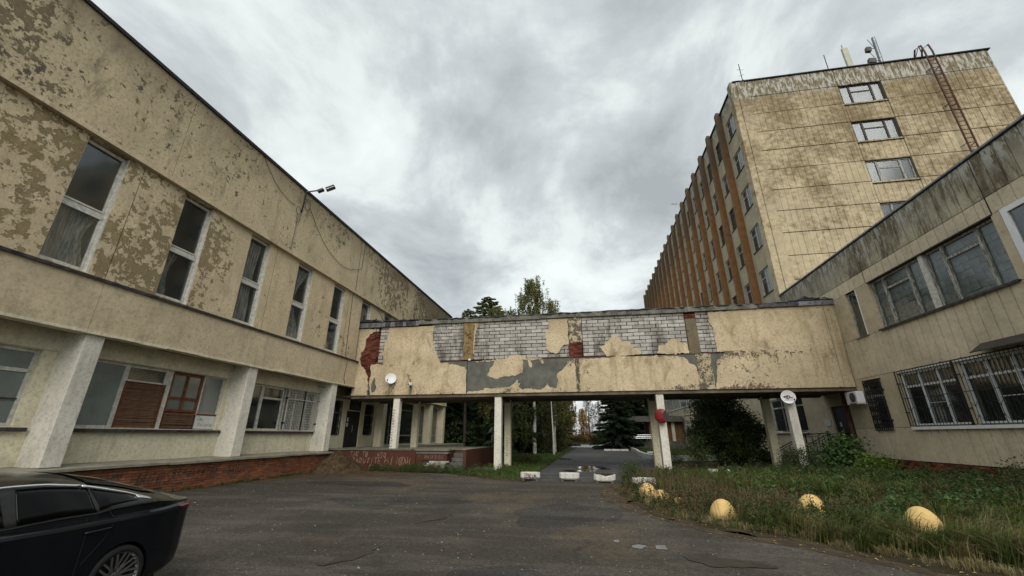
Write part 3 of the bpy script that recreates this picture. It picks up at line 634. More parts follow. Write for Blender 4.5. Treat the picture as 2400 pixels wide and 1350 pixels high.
# recessed entrance on the terrace: door, sign, narrow grilled windows, glazed hall
XR = -14.2
MB().wall('X', XR, 20.35, 27.2, .98, 4.3, [(21.75,22.75,1.66,3.58),(23.36,24.96,.98,3.06),(25.45,26.5,1.66,3.58)], -.15).box(XR-.01, XG+.0, 20.32, 20.36, .9, 4.3).build('wall', M['left_ground'], LB)
def lattice_grille(parent, axis, c, u0, u1, z0, z1, nd=7, fw=.03, t=.014, mat='metal_black'):
    g = MB(); P = (lambda u, z: (c, u, z)) if axis == 'X' else (lambda u, z: (u, c, z))
    for a, b, p, q in ((u0,z0,u1,z0),(u0,z1,u1,z1),(u0,z0,u0,z1),(u1,z0,u1,z1)): g.bar(P(a,b), P(p,q), fw)
    st = (u1-u0)/nd
    for i in range(nd+1): g.bar(P(u0+i*st, z0), P(u0+i*st, z1), t)
    k = int((z1-z0)/(st*2.4))
    for j in range(k):
        za, zb = z0+(z1-z0)*j/k, z0+(z1-z0)*(j+1)/k
        for i in range(nd): g.bar(P(u0+i*st, za), P(u0+(i+1)*st, zb), t); g.bar(P(u0+(i+1)*st, za), P(u0+i*st, zb), t)
    return g.build('window_grille', M[mat], parent)
for a, b in ((21.75, 22.75), (25.45, 26.5)):
    window(LB, 'X', XR-.06, a, b, 1.66, 3.58, [(b, 2.9)], M['wood_grey'], M['glass'], .06, sgn=-1); lattice_grille(LB, 'X', XR+.04, a+.03, b-.03, 1.7, 3.55, 5)
d_ = MB(); d_.box(XR-.05, XR-.1, 23.36, 24.15, .98, 3.06); d_.box(XR-.05, XR-.1, 24.17, 24.96, .98, 3.06)
for q in (23.42, 24.23): d_.box(XR-.035, XR-.06, q, q+.66, 1.1, 1.9); d_.box(XR-.035, XR-.06, q, q+.66, 2.0, 2.95)
do = d_.build('door', M['metal_black'], LB); MB().tube([(XR+.0, 24.1, 1.85), (XR+.04, 24.1, 1.95), (XR+.04, 24.1, 2.15), (XR, 24.1, 2.25)], .012).build('handle', M['metal_white'], do)
for z in (2.45, 2.15): MB().box(XR-.033, XR-.028, 23.52, 23.68, z, z+.22).build('notice', M['paper'], do)
sg = MB().box(XR+.005, XR+.05, 23.56, 24.82, 3.12, 3.82).build('name_sign', plain('black_glass_sign', (.010,.011,.013), .3, .1, 3), LB)
def text_mesh(name, txt, size, mat, parent, M4):
    cu = D.curves.new(name, 'FONT'); cu.body = txt; cu.size = size; cu.align_x = 'CENTER'; cu.align_y = 'CENTER'; cu.extrude = .002; cu.resolution_u = 2
    o = D.objects.new(name, cu); COL.objects.link(o); dg = bpy.context.evaluated_depsgraph_get(); me = D.meshes.new_from_object(o.evaluated_get(dg)); D.objects.remove(o); me.transform(M4); me.materials.clear(); me.materials.append(mat)
    return link(D.objects.new(name, me), parent)
MX = lambda x, y, z: Matrix(((0,0,1,x),(1,0,0,y),(0,1,0,z),(0,0,0,1)))      # text on a wall that faces +X
sgm = plain('sign_letters', (.16,.16,.155), .6, .1, 3, bump=0)
for tx, z, s_ in (('СТУДИЯ', 3.66, .17), ('танца', 3.51, .13), ('спортивный', 3.37, .13), ('ФИТНЕС  КЛУБ', 3.23, .12)): text_mesh('lettering', tx, s_, sgm, sg, MX(XR+.052, 24.19, z))
XH = -13.6
hh = MB(); hh.wall('X', XH, 27.2, 38.2, .98, 4.3, [(27.32,31.9,1.05,4.0),(32.4,34.2,1.05,4.0),(35.0,37.4,1.05,4.0)], -.15); hh.box(XR-.01, XH, 27.16, 27.2, .98, 4.3); hh.build('wall', M['left_ground'], LB)
window(LB, 'X', XH-.03, 27.32, 31.9, 1.05, 4.0, [(27.9, None), (29.6, 1.66), (31.9, 1.66)], M['wood_grey'], M['glass_far'], .07, .06, sgn=-1)
MB().box(XH+.0, XH-.06, 27.9, 31.85, 3.42, 3.48).build('transom', M['wood_grey'], LB)
window(LB, 'X', XH-.03, 32.4, 34.2, 1.05, 4.0, [(33.3, 1.66), (34.2, 1.66)], M['wood_grey'], M['glass_far'], .07, .06, sgn=-1)
window(LB, 'X', XH-.03, 35.0, 37.4, 1.05, 4.0, [(36.2, 1.66), (37.4, 1.66)], M['wood_grey'], M['glass_far'], .07, .06, sgn=-1)
for p in (25.82, 34.4, 37.7): MB().box(XH+.001, XL-.005, p, p+.48, .98, 4.3).build('pillar', M['left_ground'], LB)

# brick plinth with a ledge of concrete slabs
y = -6.0; PL = LB
MB().box(-13.2, -12.925, -6, 20.49, 0, .80).build('plinth_core', M['mortar'], LB)
y = -6.0; rr = random.Random(5)
while y < 20.4:
    L_ = min(rr.uniform(.9, 1.5), 20.42-y); dz = rr.uniform(-.01, .012)
    s_ = MB(); x1 = -12.78+rr.uniform(-.03, .02)
    s_.add([(XG,y,.80+dz),(x1,y,.80+dz),(x1,y+L_-.012,.80+dz),(XG,y+L_-.012,.80+dz),(XG,y,.93+dz),(x1,y,.865+dz),(x1,y+L_-.012,.865+dz),(XG,y+L_-.012,.93+dz)],
        [(0,3,2,1),(4,5,6,7),(0,1,5,4),(1,2,6,5),(2,3,7,6),(3,0,4,7)]); s_.build('ledge_slab', M['asbestos'], LB); y += L_
BL, BH = .25, .066
bms = [brick_mesh('brick', .086, BH, BL, M['brick_red'], s_, .004) for s_ in range(6)]      # X depth .086, Y length .25
for me in bms:
    for v in me.vertices: v.co = v.co
spots = []
for r_ in range(10):
    z = .04 + r_*.0775; y = -6 + (r_ % 2)*.13
    while y < 20.35: spots.append((y+.125, z)); y += .262
spots.sort(key=lambda q: abs(q[0]-13.3)); rr = random.Random(11)
many = MB()
for i, (y, z) in enumerate(spots):
    if rr.random() < .012: continue
    x = -12.943 + rr.gauss(0, .004) - (.02 if rr.random() < .04 else 0)
    if i < 300: place('brick', rr.choice(bms), LB, (x, y, z), (0, R(rr.gauss(0, .6)), R(rr.gauss(0, .5))))
    else: many.box(x-.043, x+.043, y-.124+rr.uniform(0,.006), y+.124-rr.uniform(0,.006), z-.032, z+.032)
tag(many.build('bricks', M['brick_red_many'], LB), kind='stuff')
Pp = lambda u, z: (-12.886, u, z)
for a_ in (('SOUL',13.95,.36,.30,.02,1,.1),('BRAdley',11.85,.44,.22,.018,2,.15),('KERX',12.95,.42,.2,.014,6,.15)): b_ = MB(); spray(b_, *a_[:4], Pp, *a_[4:]); b_.build('graffiti', M['spray_dark'], LB)
gsp = plain('grey_spray_paint', (.06,.05,.05), .7, .4, 9, bump=0)
for a_ in (('HAGOS',10.6,.30,.32,.02,7,.3),('WEK',10.75,.22,.38,.016,8,.2),('aroud',9.6,.5,.2,.014,12,.15),('TAY',15.2,.45,.2,.014,13,.15),('ROK',16.6,.4,.22,.014,14,.15)): b_ = MB(); spray(b_, *a_[:4], Pp, *a_[4:]); b_.build('graffiti', gsp, LB)

# terrace
TR = thing('terrace', 'raised terrace with red painted front wall covered in pale graffiti and broken steps', 'terrace', (-9.5, 20.5, 0))
fw_ = MB(); fw_.box(-12.92, -8.55, 20.5, 20.7, 0, .95); fw_.build('front_wall', M['terrace_red'], TR)
MB().box(-8.55, -6.86, 20.56, 20.75, .5, .80).build('front_wall', M['terrace_red'], TR); MB().box(-8.55, -8.12, 20.57, 20.75, 0, .5).build('front_wall', M['terrace_red'], TR)
MB().box(-8.12, -6.86, 20.62, 20.76, 0, .5).build('rubble_core', M['mortar_dark'], TR)
MB().box(-8.7, -8.45, 20.49, 20.6, .0, .9).build('broken_pier', M['terrace_red'], TR)
MB().box(-8.8, -6.8, 20.54, 20.95, .80, .88).box(-12.95, -8.7, 20.46, 21.2, .95, .995).build('coping_slab', M['walk_concrete'], TR)
MB().box(-14.2, -6.9, 20.9, 27, 0, .94).box(-6.895, -6.05, 22.0, 27, 0, .94).build('deck_wall', M['terrace_red'], TR); MB().box(-14.2, -6.88, 20.86, 27, .94, .98).box(-6.875, -6.03, 21.96, 27, .94, .98).build('deck', M['asbestos'], TR)
MB().box(-14.2, -11.2, 27, 38.2, 0, .975).build('deck', M['asbestos'], TR)
MB().box(-6.05, -5.9, 20.6, 27.1, 0, .99).build('side_wall', M['terrace_red'], TR)
for i in range(4): MB().box(-6.85, -6.06, 20.6+i*.34, 21.98, .02+i*.2, .2+i*.2).build('step', M['walk_concrete'], TR)
bw = [brick_mesh('brick', .24, .082, .1, M['brick_white'], 40+s_, .006) for s_ in range(4)]
for r_ in range(5):
    x = -8.0 + (r_ % 2)*.12
    while x < -6.95:
        if not (r_ > 3 and x < -7.8): place('brick', rr.choice(bw), TR, (x+.12, 20.60+rr.uniform(-.01,.01), .07+r_*.092), (0, 0, R(rr.gauss(0, 1))))
        x += .252
Pt = lambda u, z: (u, 20.495, z)
for tx, u, z, h, sd in (('TAK TB', -12.0, .66, .22, 21), ('ZARUTITE', -11.85, .34, .26, 22), ('CAPC', -12.1, .10, .2, 23), ('WTO', -10.5, .62, .22, 24), ('KE TO', -10.9, .08, .2, 25), ('HIIC', -10.1, .3, .36, 26), ('ONC', -9.35, .28, .36, 27)):
    b_ = MB(); spray(b_, tx, u, z, h, Pt, .024, sd, .1); b_.build('graffiti', M['spray_pale'], TR)
for tx, u, z, h, sd in (('MASKA', -8.0, .58, .16, 31), ('BOH', -7.5, .55, .2, 32)):
    b_ = MB(); spray(b_, tx, u, z, h, lambda u, z: (u, 20.555, z), .013, sd); b_.build('graffiti', M['spray_pale'], TR)
MB().box(-6.9, -4.9, 21.7, 22.7, 0, .07).build('lower_slab', M['asbestos'], TR)

# floodlight on the parapet with its cables
FL = thing('floodlight', 'small black floodlight on a bracket above the long building roof edge', 'floodlight', (-12.95, 15.1, 12.4))
MB().bar((-12.93,15.06,11.75),(-12.93,15.12,12.95),.05).bar((-12.93,15.1,12.9),(-12.2,15.4,13.15),.05).build('bracket', M['metal_black'], FL)
MB().obox((-11.95,15.5,13.28), .44, .25, .10, (0,R(-28),R(15))).obox((-12.35,15.35,13.08), .3, .2, .1, (0,R(-28),R(15))).build('lamp_head', M['metal_black'], FL)
MB().obox((-11.93,15.49,13.21), .42, .24, .02, (0,R(-28),R(15))).build('lens', M['glass_dusty'], FL)
loop = [(-12.96, 14.88+.16*math.cos(t*.6), 11.75+.2*math.sin(t*.6)) for t in range(11)]
loop2 = [(-12.95, 15.4+.2*math.cos(t*.5), 12.35+.3*math.sin(t*.5)) for t in range(13)]
CB = tag(cable([sag((-12.96,12.4,12.85),(-12.96,14.7,11.9),.35), loop, loop2, sag((-12.96,15.6,12.3),(-12.96,20.85,11.2),1.1,16), [(-12.96,20.85,11.2),(-12.96,20.9,12.9)],
    [(-12.96,14.85,11.6),(-12.96,14.85,11.1),(-12.96,15.05,11.2),(-12.96,15.1,11.8)], [(-12.97,14.95,11.5),(-12.97,14.9,9.7)]], 'wall_cable', M['metal_black'], None, .011), 'thin black cables looping along the top of the long building', 'cable')
cable([[(XL+.09, 20.6, 12.8),(XL+.12,20.55,9.6),(XL+.02,20.5,9.4),(XL+.02,20.6,5.9),(XL+.13,20.7,5.6),(XL+.09,20.65,4.6),(XL+.08,20.9,4.2)]], 'down_cable', M['metal_black'], LB, .012)
cable([sag((XG+.06,19.6,4.1),(XL+.0,20.2,4.2),.1), sag((XR+.03,20.8,4.15),(XR+.03,22.6,3.2),.35), sag((XR+.03,21.4,3.9),(XR+.03,23.2,4.1),.3)], 'loose_cable', M['metal_black'], LB, .012)

# ================================================================ walkway
F = 21.88
WK = thing('elevated_walkway', 'raised enclosed walkway on square pillars joining the two buildings, render fallen from its pale brickwork', 'walkway', (0, 22, 0))
c_ = MB(); c_.box(-13.25, 12.5, 22.02, 22.2, 3.80, 7.95); c_.box(-13.25, 12.8, 25.3, 25.5, 3.80, 7.95); c_.box(-13.25, 12.8, 22.2, 25.3, 7.8, 7.95); c_.build('masonry_core', M['mortar_dark'], WK)
s_ = MB(); s_.box(-14.2, 12.82, 21.96, 25.6, 3.70, 3.80); s_.build('floor_slab', M['soffit'], WK)
for x in (-10.43, -4.64, 3.66, 9.6): MB().box(x-.15, x+.15, 22.2, 25.4, 3.5, 3.70).build('beam', M['soffit'], WK)
MB().box(-13.2, 12.6, 21.93, 22.1, 3.62, 3.71).box(-13.2, 12.6, 25.3, 25.62, 3.60, 3.70).build('edge_beam', M['soffit'], WK)
MB().box(-12.06, 12.5, 21.905, 22.02, 3.80, 5.55).build('lower_band', M['walk_concrete'], WK)
P1 = [(-13.3,7.71),(-11.94,7.65),(-11.94,7.49),(-12.2,7.47),(-12.48,7.35),(-12.55,7.17),(-12.7,7.04),(-12.69,6.59),(-12.77,6.33),(-12.93,6.24),(-12.88,6.06),(-12.97,5.85),(-12.79,5.45),(-12.58,5.27),(-12.46,5.05),(-12.33,4.88),(-12.25,4.54),(-12.22,3.79),(-13.2,3.79),(-13.27,5.77)]
P2 = [(-11.3,7.69),(-8.43,7.67),(-8.5,7.41),(-8.55,7.19),(-8.47,6.65),(-8.38,6.3),(-8.18,5.95),(-8.03,5.67),(-7.97,5.5),(-7.53,5.51),(-7.48,5.41),(-7.13,5.38),(-6.91,5.35),(-6.5,5.23),(-6.42,4.94),(-6.4,3.79),(-12.06,3.79),(-12.17,4.54),(-12.12,4.96),(-12.22,5.39),(-12.15,5.52),(-11.45,5.56),(-11.44,5.84),(-11.56,6.06),(-11.47,6.28),(-11.5,6.77),(-11.34,6.99),(-11.29,7.44)]
G1 = [(-11.91,4.79),(-11.78,4.61),(-11.78,4.41),(-11.68,4.2),(-11.77,3.99),(-11.94,3.93),(-12.02,4.2),(-12.0,4.45)]
P3 = [(-6.05,7.76),(-5.8,7.75),(-5.9,7.34),(-6.0,6.91),(-6.02,5.67),(-6.08,5.67)]
C1 = [(-4.89,5.54),(-3.28,5.55),(-3.24,5.39),(-3.29,4.83),(-3.62,4.71),(-4.52,4.62),(-4.73,4.54),(-4.98,4.63),(-5.23,4.75),(-5.11,5.07),(-4.91,5.27)]
C2 = [(-6.38,3.79),(-6.35,3.85),(-6.04,3.89),(-5.46,3.96),(-5.3,4.08),(-4.97,4.01),(-4.35,4.06),(-3.94,4.13),(-3.74,4.28),(-3.6,4.5),(-3.54,4.28),(-3.4,4.29),(-3.5,4.08),(-3.26,3.94),(-2.94,3.99),(-2.63,3.97),(-2.32,3.9),(-2.1,4.05),(-1.96,4.26),(-1.83,4.04),(-1.48,3.97),(-1.38,4.33),(-1.43,4.73),(-1.09,4.98),(-.86,5.24),(-.8,5.46),(-.45,5.5),(-.42,3.79)]
C3 = [(-.24,5.48),(1.2,5.50),(1.65,5.56),(2.37,5.54),(4.24,5.50),(5.04,5.42),(5.22,5.28),(5.26,5.11),(5.54,4.97),(5.59,4.72),(5.61,4.35),(5.60,3.79),(-.33,3.79)]
P4 = [(-1.71,7.75),(-.72,7.74),(-.75,6.3),(-.99,6.29),(-1.23,5.97),(-1.41,5.82),(-1.82,5.95),(-1.97,6.09),(-2.0,6.84),(-1.94,7.09),(-1.75,7.25)]
P5 = [(.91,6.08),(1.13,6.16),(1.32,6.38),(1.52,6.6),(1.66,6.71),(1.86,6.61),(2.14,6.35),(2.48,6.27),(2.58,6.02),(2.97,5.85),(2.99,5.65),(2.33,5.60),(1.22,5.58),(1.1,5.8)]
P5b = [(3.8,5.65),(3.89,6.04),(4.27,6.11),(4.42,6.31),(4.68,6.38),(4.92,6.29),(5.05,6.08),(5.32,6.1),(5.34,5.60),(4.25,5.59)]
P6 = [(6.55,7.72),(6.56,7.14),(6.7,6.84),(6.67,6.24),(6.71,5.62),(7.07,5.59),(6.6,5.19),(6.5,4.45),(6.36,3.79),(12.46,3.79),(12.49,7.94)]
C4 = [(-6.15,5.50),(-5.9,5.52),(-4.9,5.6),(-4.1,5.62),(-3.9,5.78),(-3.6,5.82),(-3.3,5.75),(-3.2,5.62),(-2.2,5.60),(-2.3,5.50),(-3.0,5.53)]
C5 = [(-3.0,5.54),(-2.85,5.52),(-2.75,5.3),(-2.8,5.1),(-2.88,5.12),(-2.95,5.35)]
C6 = [(-2.35,5.52),(-2.15,5.52),(-2.12,5.32),(-2.2,5.28),(-2.28,5.42)]
def rough(poly, seed, st=.10, j=.022):
    "break straight runs into an uneven torn edge"
    rr = random.Random(seed); o = []
    for i, a in enumerate(poly):
        b = poly[(i+1) % len(poly)]; L_ = math.hypot(b[0]-a[0], b[1]-a[1]); k = max(1, int(L_/st)); straight = (abs(a[1]-b[1]) < .03 and (a[1] < 3.82 or a[1] > 7.6)) or abs(a[0]-b[0]) < .03 and abs(a[0]) > 12.3
        o.append(a)
        for t in range(1, k): q = 0 if straight else j; o.append((a[0]+(b[0]-a[0])*t/k+rr.gauss(0, q), a[1]+(b[1]-a[1])*t/k+rr.gauss(0, q)))
    return o
for i, (p, d0, mt) in enumerate(((P1,F,'walk_cream'),(P2,F,'walk_cream'),(P3,F,'walk_cream'),(P4,F,'walk_cream'),(P5,F,'walk_cream'),(P5b,F,'walk_cream'),(P6,F,'walk_cream'),
        (C1,F+.008,'walk_cream'),(C2,F+.008,'walk_cream'),(C3,F+.008,'walk_cream'),(C4,F+.004,'walk_cream'),(C5,F+.009,'walk_cream'),(C6,F+.01,'walk_cream'),(G1,F-.006,'walk_concrete'))):
    back = F+.0 if p is G1 else (22.02 if p in (P1,P2,P3,P4,P5,P5b,P6,C4) else 21.906)
    MB().sheet(rough(p, i), d0, back).build('render_patch', M[mt], WK)
# piers between the bays
MB().box(-6.66, -6.07, 21.86, 22.02, 5.62, 7.78).build('pier', M['walk_stain'], WK)
MB().box(-.70, .0, 21.865, 22.02, 6.38, 7.85).build('pier', M['walk_peel'], WK)
MB().box(5.38, 5.90, 21.86, 22.02, 5.57, 7.42).build('pier', M['walk_peel'], WK).data.materials[0] = plaster('pier_brown', (.17,.14,.09), (.10,.09,.06), .5, 3, dirt=(.06,.05,.035), dirtamt=.7)
MB().box(-.42, -.24, 21.87, 21.906, 3.79, 5.55).build('expansion_joint', M['walk_peel'], WK); MB().box(5.62, 6.34, 21.885, 21.906, 3.80, 5.57).build('peeled_strip', M['walk_peel'], WK)
MB().box(-.345, -.325, 21.865, 21.87, 3.79, 5.5).box(-6.40, -6.375, 21.87, 21.90, 3.79, 5.6).box(12.0, 12.01, 21.873, 21.88, 3.8, 7.9).build('joint', M['edge_black'], WK)
MB().box(-12.1, -12.085, 21.84, 21.88, 7.0, 7.7).build('joint', M['edge_black'], WK)
wb = [brick_mesh('brick', .572, .174, .12, M['brick_white'], 70+s_, .012) for s_ in range(8)]
wb2 = [brick_mesh('brick', .28, .186, .12, M['brick_white'], 90+s_, .01) for s_ in range(4)]
def inside(x, z, poly):
    k = False
    for i in range(len(poly)):
        (a, b), (c, d) = poly[i], poly[i-1]
        if (b > z) != (d > z) and x < (c-a)*(z-b)/(d-b)+a: k = not k
    return k
zones = [(-11.80, -11.2), (-8.6, -6.68), (-6.05, -.72), (.02, 5.36), (5.92, 6.8)]
rr = random.Random(3); count = 0
for a, b in zones:
    for r_ in range(11):
        z = 5.72 + r_*.199; top = 7.76
        if z > top: continue
        x = a - ((r_ % 2)*.30 + .02)
        while x < b - .05:
            x0, x1 = max(x, a), min(x+.583, b)
            if x1 - x0 > .12:
                corners = [(x0+.02, z-.08), (x1-.02, z-.08), (x0+.02, z+.08), (x1-.02, z+.08), ((x0+x1)/2, z)]
                if not any(all(inside(u, v, p) for u, v in corners) for p in (P1,P2,P4,P5,P5b,P6)):
                    o = place('brick', rr.choice(wb), WK, ((x0+x1)/2, 21.985+rr.gauss(0, .006), z+rr.gauss(0,.003)), (R(rr.gauss(0,.8)), R(rr.gauss(0,.35)), R(rr.gauss(0,.5))), ((x1-x0)/.583, 1, 1)); count += 1
            x += .60
# red brick showing in the broken corner
rb = [brick_mesh('brick', .245, .066, .1, M['brick_deep'], 110+s_, .006) for s_ in range(5)]
RED = [(-12.78,7.1),(-12.6,7.5),(-11.85,7.6),(-11.80,6.4),(-11.85,5.62),(-11.4,5.64),(-11.4,5.5),(-12.05,5.5),(-12.0,4.5),(-12.3,4.4),(-13.05,5.7),(-13.0,6.35)]
for r_ in range(44):
    z = 4.5 + r_*.0745; x = -13.1 + (r_ % 2)*.127
    while x < -11.4:
        if inside(x+.12, z, RED): place('brick', rr.choice(rb), WK, (x+.12, 21.985+rr.gauss(0,.010), z), (0, R(rr.gauss(0,1)), R(rr.gauss(0,1))))
        x += .256
for r_ in range(11):
    for k in range(3): place('brick', rr.choice(rb), WK, (-.64+k*.235+(r_ % 2)*.05, 21.93+rr.gauss(0,.004), 5.60+r_*.0735))
for k in range(3): place('brick', rr.choice(rb), WK, (5.45+k*.17, 21.93, 7.55+.0*k)); place('brick', rr.choice(rb), WK, (5.5+k*.15, 21.93, 7.47)); place('brick', rr.choice(rb), WK, (5.5+k*.15, 21.93, 7.63))
cb = MB()
for a, b in ((-7.9, -6.7), (-3.2, -.7), (.02, 1.15), (6.0, 6.6)):
    x = a
    while x < b: cb.box(x, min(x+.24, b), 21.90, 22.02, 5.555, 5.615); x += .25
tag(cb.build('bricks', M['brick_deep'], WK), kind='stuff')
# coping and torn roofing along the top
k_ = MB(); cx = [-9.4, -7.38, -6.3, -2.2, -.3, 2.7, 5.55, 6.2, 9.0]; rr = random.Random(9)
for a, b in zip(cx, cx[1:]): MB().box(a, b-.02, 21.80, 22.4, 7.78+rr.uniform(-.01,.02), 8.06+rr.uniform(-.02,.02)).build('coping_slab', M['coping'], WK)
for a, b, mt in ((-13.3,-12.1,'tin'),(-12.1,-11.5,'tin'),(-11.5,-11.2,'tin_dark'),(-11.2,-10.9,'tin'),(-10.9,-10.4,'tin_dark'),(-10.4,-10.2,'tin'),(-10.2,-9.6,'tin_dark'),(-9.6,-9.4,'tin'),(9.0,10.9,'tin_dark'),(10.9,12.0,'tin'),(12.0,12.75,'tin')):
    MB().box(a, b-.012, 21.79+rr.uniform(-.01,.01), 22.4, 7.72+(.1 if a > 0 else 0), 8.0+(.05 if a > 0 else 0)).build('fascia_sheet', M[mt], WK)
rf = MB(); vs = []; nx = 130
for i in range(nx+1):
    x = -13.35 + 26.1*i/nx; e1 = rr.uniform(-.04, .05); z = 8.07 + rr.uniform(-.02, .03) + (.08 if i < 8 or i > 118 else 0) + (.05 if 8 < i < 22 else 0)
    vs += [(x, 21.76+e1, z-.07+rr.uniform(-.02,.02)), (x, 21.80+e1, z), (x, 23.5, z+.06), (x, 25.6, z+.02)]
rf.add(vs, [(4*i+j, 4*i+4+j, 4*i+5+j, 4*i+1+j) for i in range(nx) for j in range(3)]); o = rf.build('roof_covering', M['edge_black'], WK); sm_ = o.modifiers.new('s', 'SOLIDIFY'); sm_.thickness = .03
hp = MB()
for q, z0 in ((-12.7, 8.1), (11.6, 8.12)):
    for i in range(26): hp.obox((q+rr.gauss(0,.4), 21.95+rr.uniform(-.1,.3), z0+rr.uniform(-.02,.12)), rr.uniform(.2,.6), .02, rr.uniform(.04,.1), (R(rr.uniform(-40,40)), R(rr.uniform(-20,20)), R(rr.uniform(-30,30))))
tag(hp.build('torn_felt', M['edge_black'], WK), kind='stuff')
# pillars, front row and rear row
PX_ = [(-10.43, .975), (-4.64, 0), (3.66, 0), (9.6, 0)]
for x, z0 in PX_:
    for yy, mt in ((21.98, 'pillar_white'), (24.75, 'left_ground')):
        bevel(MB().box(x-.185, x+.185, yy, yy+.36, z0-.05, 3.65).build('pillar', M[mt], WK), .02, 1)
b_ = MB(); Pq = lambda u, z: (u, 21.974, z)
for i, (g, z) in enumerate(zip('CTAPOCYCOHKAEU', [1.08+.142*k for k in range(14)])): spray(b_, g if g in GLY else 'U', -10.46+.02*math.sin(i), z, .13, Pq, .018, 200+i, 0, R(90))
b_.build('graffiti', M['spray_dark'], WK)
b_ = MB()
for i, g in enumerate('KESOWRAY'): spray(b_, g, -4.60, .55+.13*i, .11, lambda u, z: (u, 24.744, z), .014, 230+i, 0, R(90))
b_.build('graffiti', M['spray_dark'], WK)
cable([sag((-12.6,21.97,3.68),(-4.8,22.3,3.5),.12,20), sag((-4.5,22.2,3.52),(3.6,22.3,3.55),.06,20), sag((3.8,22.2,3.55),(11.5,22.3,3.5),.05,20)], 'slung_cable', M['metal_black'], WK, .013)
cable([[(-9.0,21.86,7.35),(-8.2,21.86,7.38)],[(-8.05,21.86,7.55),(-8.0,21.85,7.3)],[(-7.3,21.85,7.6),(-7.1,21.8,7.6),(-7.08,21.84,7.4)],[(-3.1,21.85,7.75),(-3.1,21.85,7.5)]], 'bent_rod', M['pvc'], WK, .012)
MB().box(-6.32, -6.2, 21.82, 21.9, 5.58, 5.68).build('junction_box', M['pvc'], WK)

def dish(name, label, c, rad, yaw, pitch, wallpt, mat_='pvc', logo=False):
    t = thing(name, label, 'satellite dish', c)
    M4 = Matrix.Rotation(yaw, 4, 'Z') @ Matrix.Rotation(R(90)-pitch, 4, 'X')       # dish axis looks to -Y, raised by pitch
    prof = [(0.001, .0)] + [(rad*k/8, .22*rad*(k/8)**2) for k in range(1, 9)] + [(rad*1.02, .22*rad), (rad*1.02, .20*rad), (rad*.6, .05*rad-.01), (.001, -.015)]
    d = MB().lathe([(r_, h_-.05) for r_, h_ in prof], c, 28, M4).build('reflector', M[mat_], t, smooth=True)
    V = lambda *q: Vector(c) + M4 @ Vector(q)
    a = MB(); sg_ = 1 if yaw < 0 else -1; a.tube([V(sg_*rad*.5, rad*-.85, .02), V(sg_*rad*.6, rad*-.85, rad*.4), V(sg_*rad*.6, rad*-.6, rad*.7)], .010, 6); a.build('feed_arm', M['metal_white'], t)
    MB().tube([V(sg_*rad*.6, rad*-.6, rad*.62), V(sg_*rad*.62, rad*-.5, rad*.85)], .03, 8).build('feed_horn', M['metal_black'], t)
    MB().tube([V(0, 0, -.05), V(0, 0, -.15), wallpt], .02, 6).build('mount', M['metal_black'], t)
    return t, M4, V
dish('satellite_dish', 'grey satellite dish bolted to the walkway wall beside a small white camera', (-10.72, 21.6, 4.66), .29, R(28), R(12), (-10.55, 21.88, 4.35), 'tin_pale' if 'tin_pale' in M else 'pvc')
t, M4, V = dish('satellite_dish', 'white satellite dish with dark logo on the rightmost walkway pillar', (9.42, 21.72, 3.36), .30, R(-14), R(8), (9.55, 21.98, 3.2), 'pvc')
lg = MB()
for pts, w_ in (([(-.19,.02),(-.10,.045),(-.02,.07),(.04,.06),(.08,.02)],.035), ([(-.19,.02),(-.12,-.01),(-.06,-.05),(.0,-.075),(.03,-.05)],.03), ([(-.04,.06),(-.03,0),(-.05,-.05)],.04)):
    scribble(lg, pts, w_, lambda u, z: V(u, z, .02+.33*.22*((u*u+z*z)/.1089)-.04))
lg.build('logo', M['spray_dark'], t); lg = MB(); scribble(lg, [(.02,-.01),(.10,-.02),(.19,-.03)], .04, lambda u, z: V(u, z, .0+.33*.22*((u*u+z*z)/.1089)-.02)); lg.build('logo', M['spray_red'], t)
lg = MB(); scribble(lg, [(-.17,-.13),(.17,-.13)], .022, lambda u, z: V(u, z, .0+.33*.22*((u*u+z*z)/.1089)-.02)); lg.build('lettering', M['block_grey'], t)
cable([sag((-10.6,21.86,4.3),(-11.0,21.86,3.8),.1)], 'dish_cable', M['metal_black'], WK, .01)
SC = thing('security_camera', 'small white security camera with cable on the walkway wall beside the grey dish', 'camera', (-9.6, 21.8, 4.35))
MB().obox((-9.6,21.72,4.36), .14, .26, .12, (R(12),0,R(20))).build('housing', M['pvc'], SC); MB().box(-9.66,-9.54,21.80,21.88,4.28,4.44).build('mount', M['pvc'], SC)
MB().tube([(-9.63,21.60,4.33),(-9.64,21.57,4.32)], .04, 10).build('lens', M['metal_black'], SC)
MB().tube([(-9.62,21.86,4.45),(-9.66,21.84,4.6),(-9.8,21.84,4.75),(-9.72,21.84,4.86),(-9.86,21.84,4.88)], .014, 5).build('cable', M['metal_black'], SC)
MB().sheet([(-9.68,4.25),(-9.52,4.25),(-9.54,3.85),(-9.66,3.85)], 21.874, 21.879).build('water_stain', M['walk_concrete'], WK)
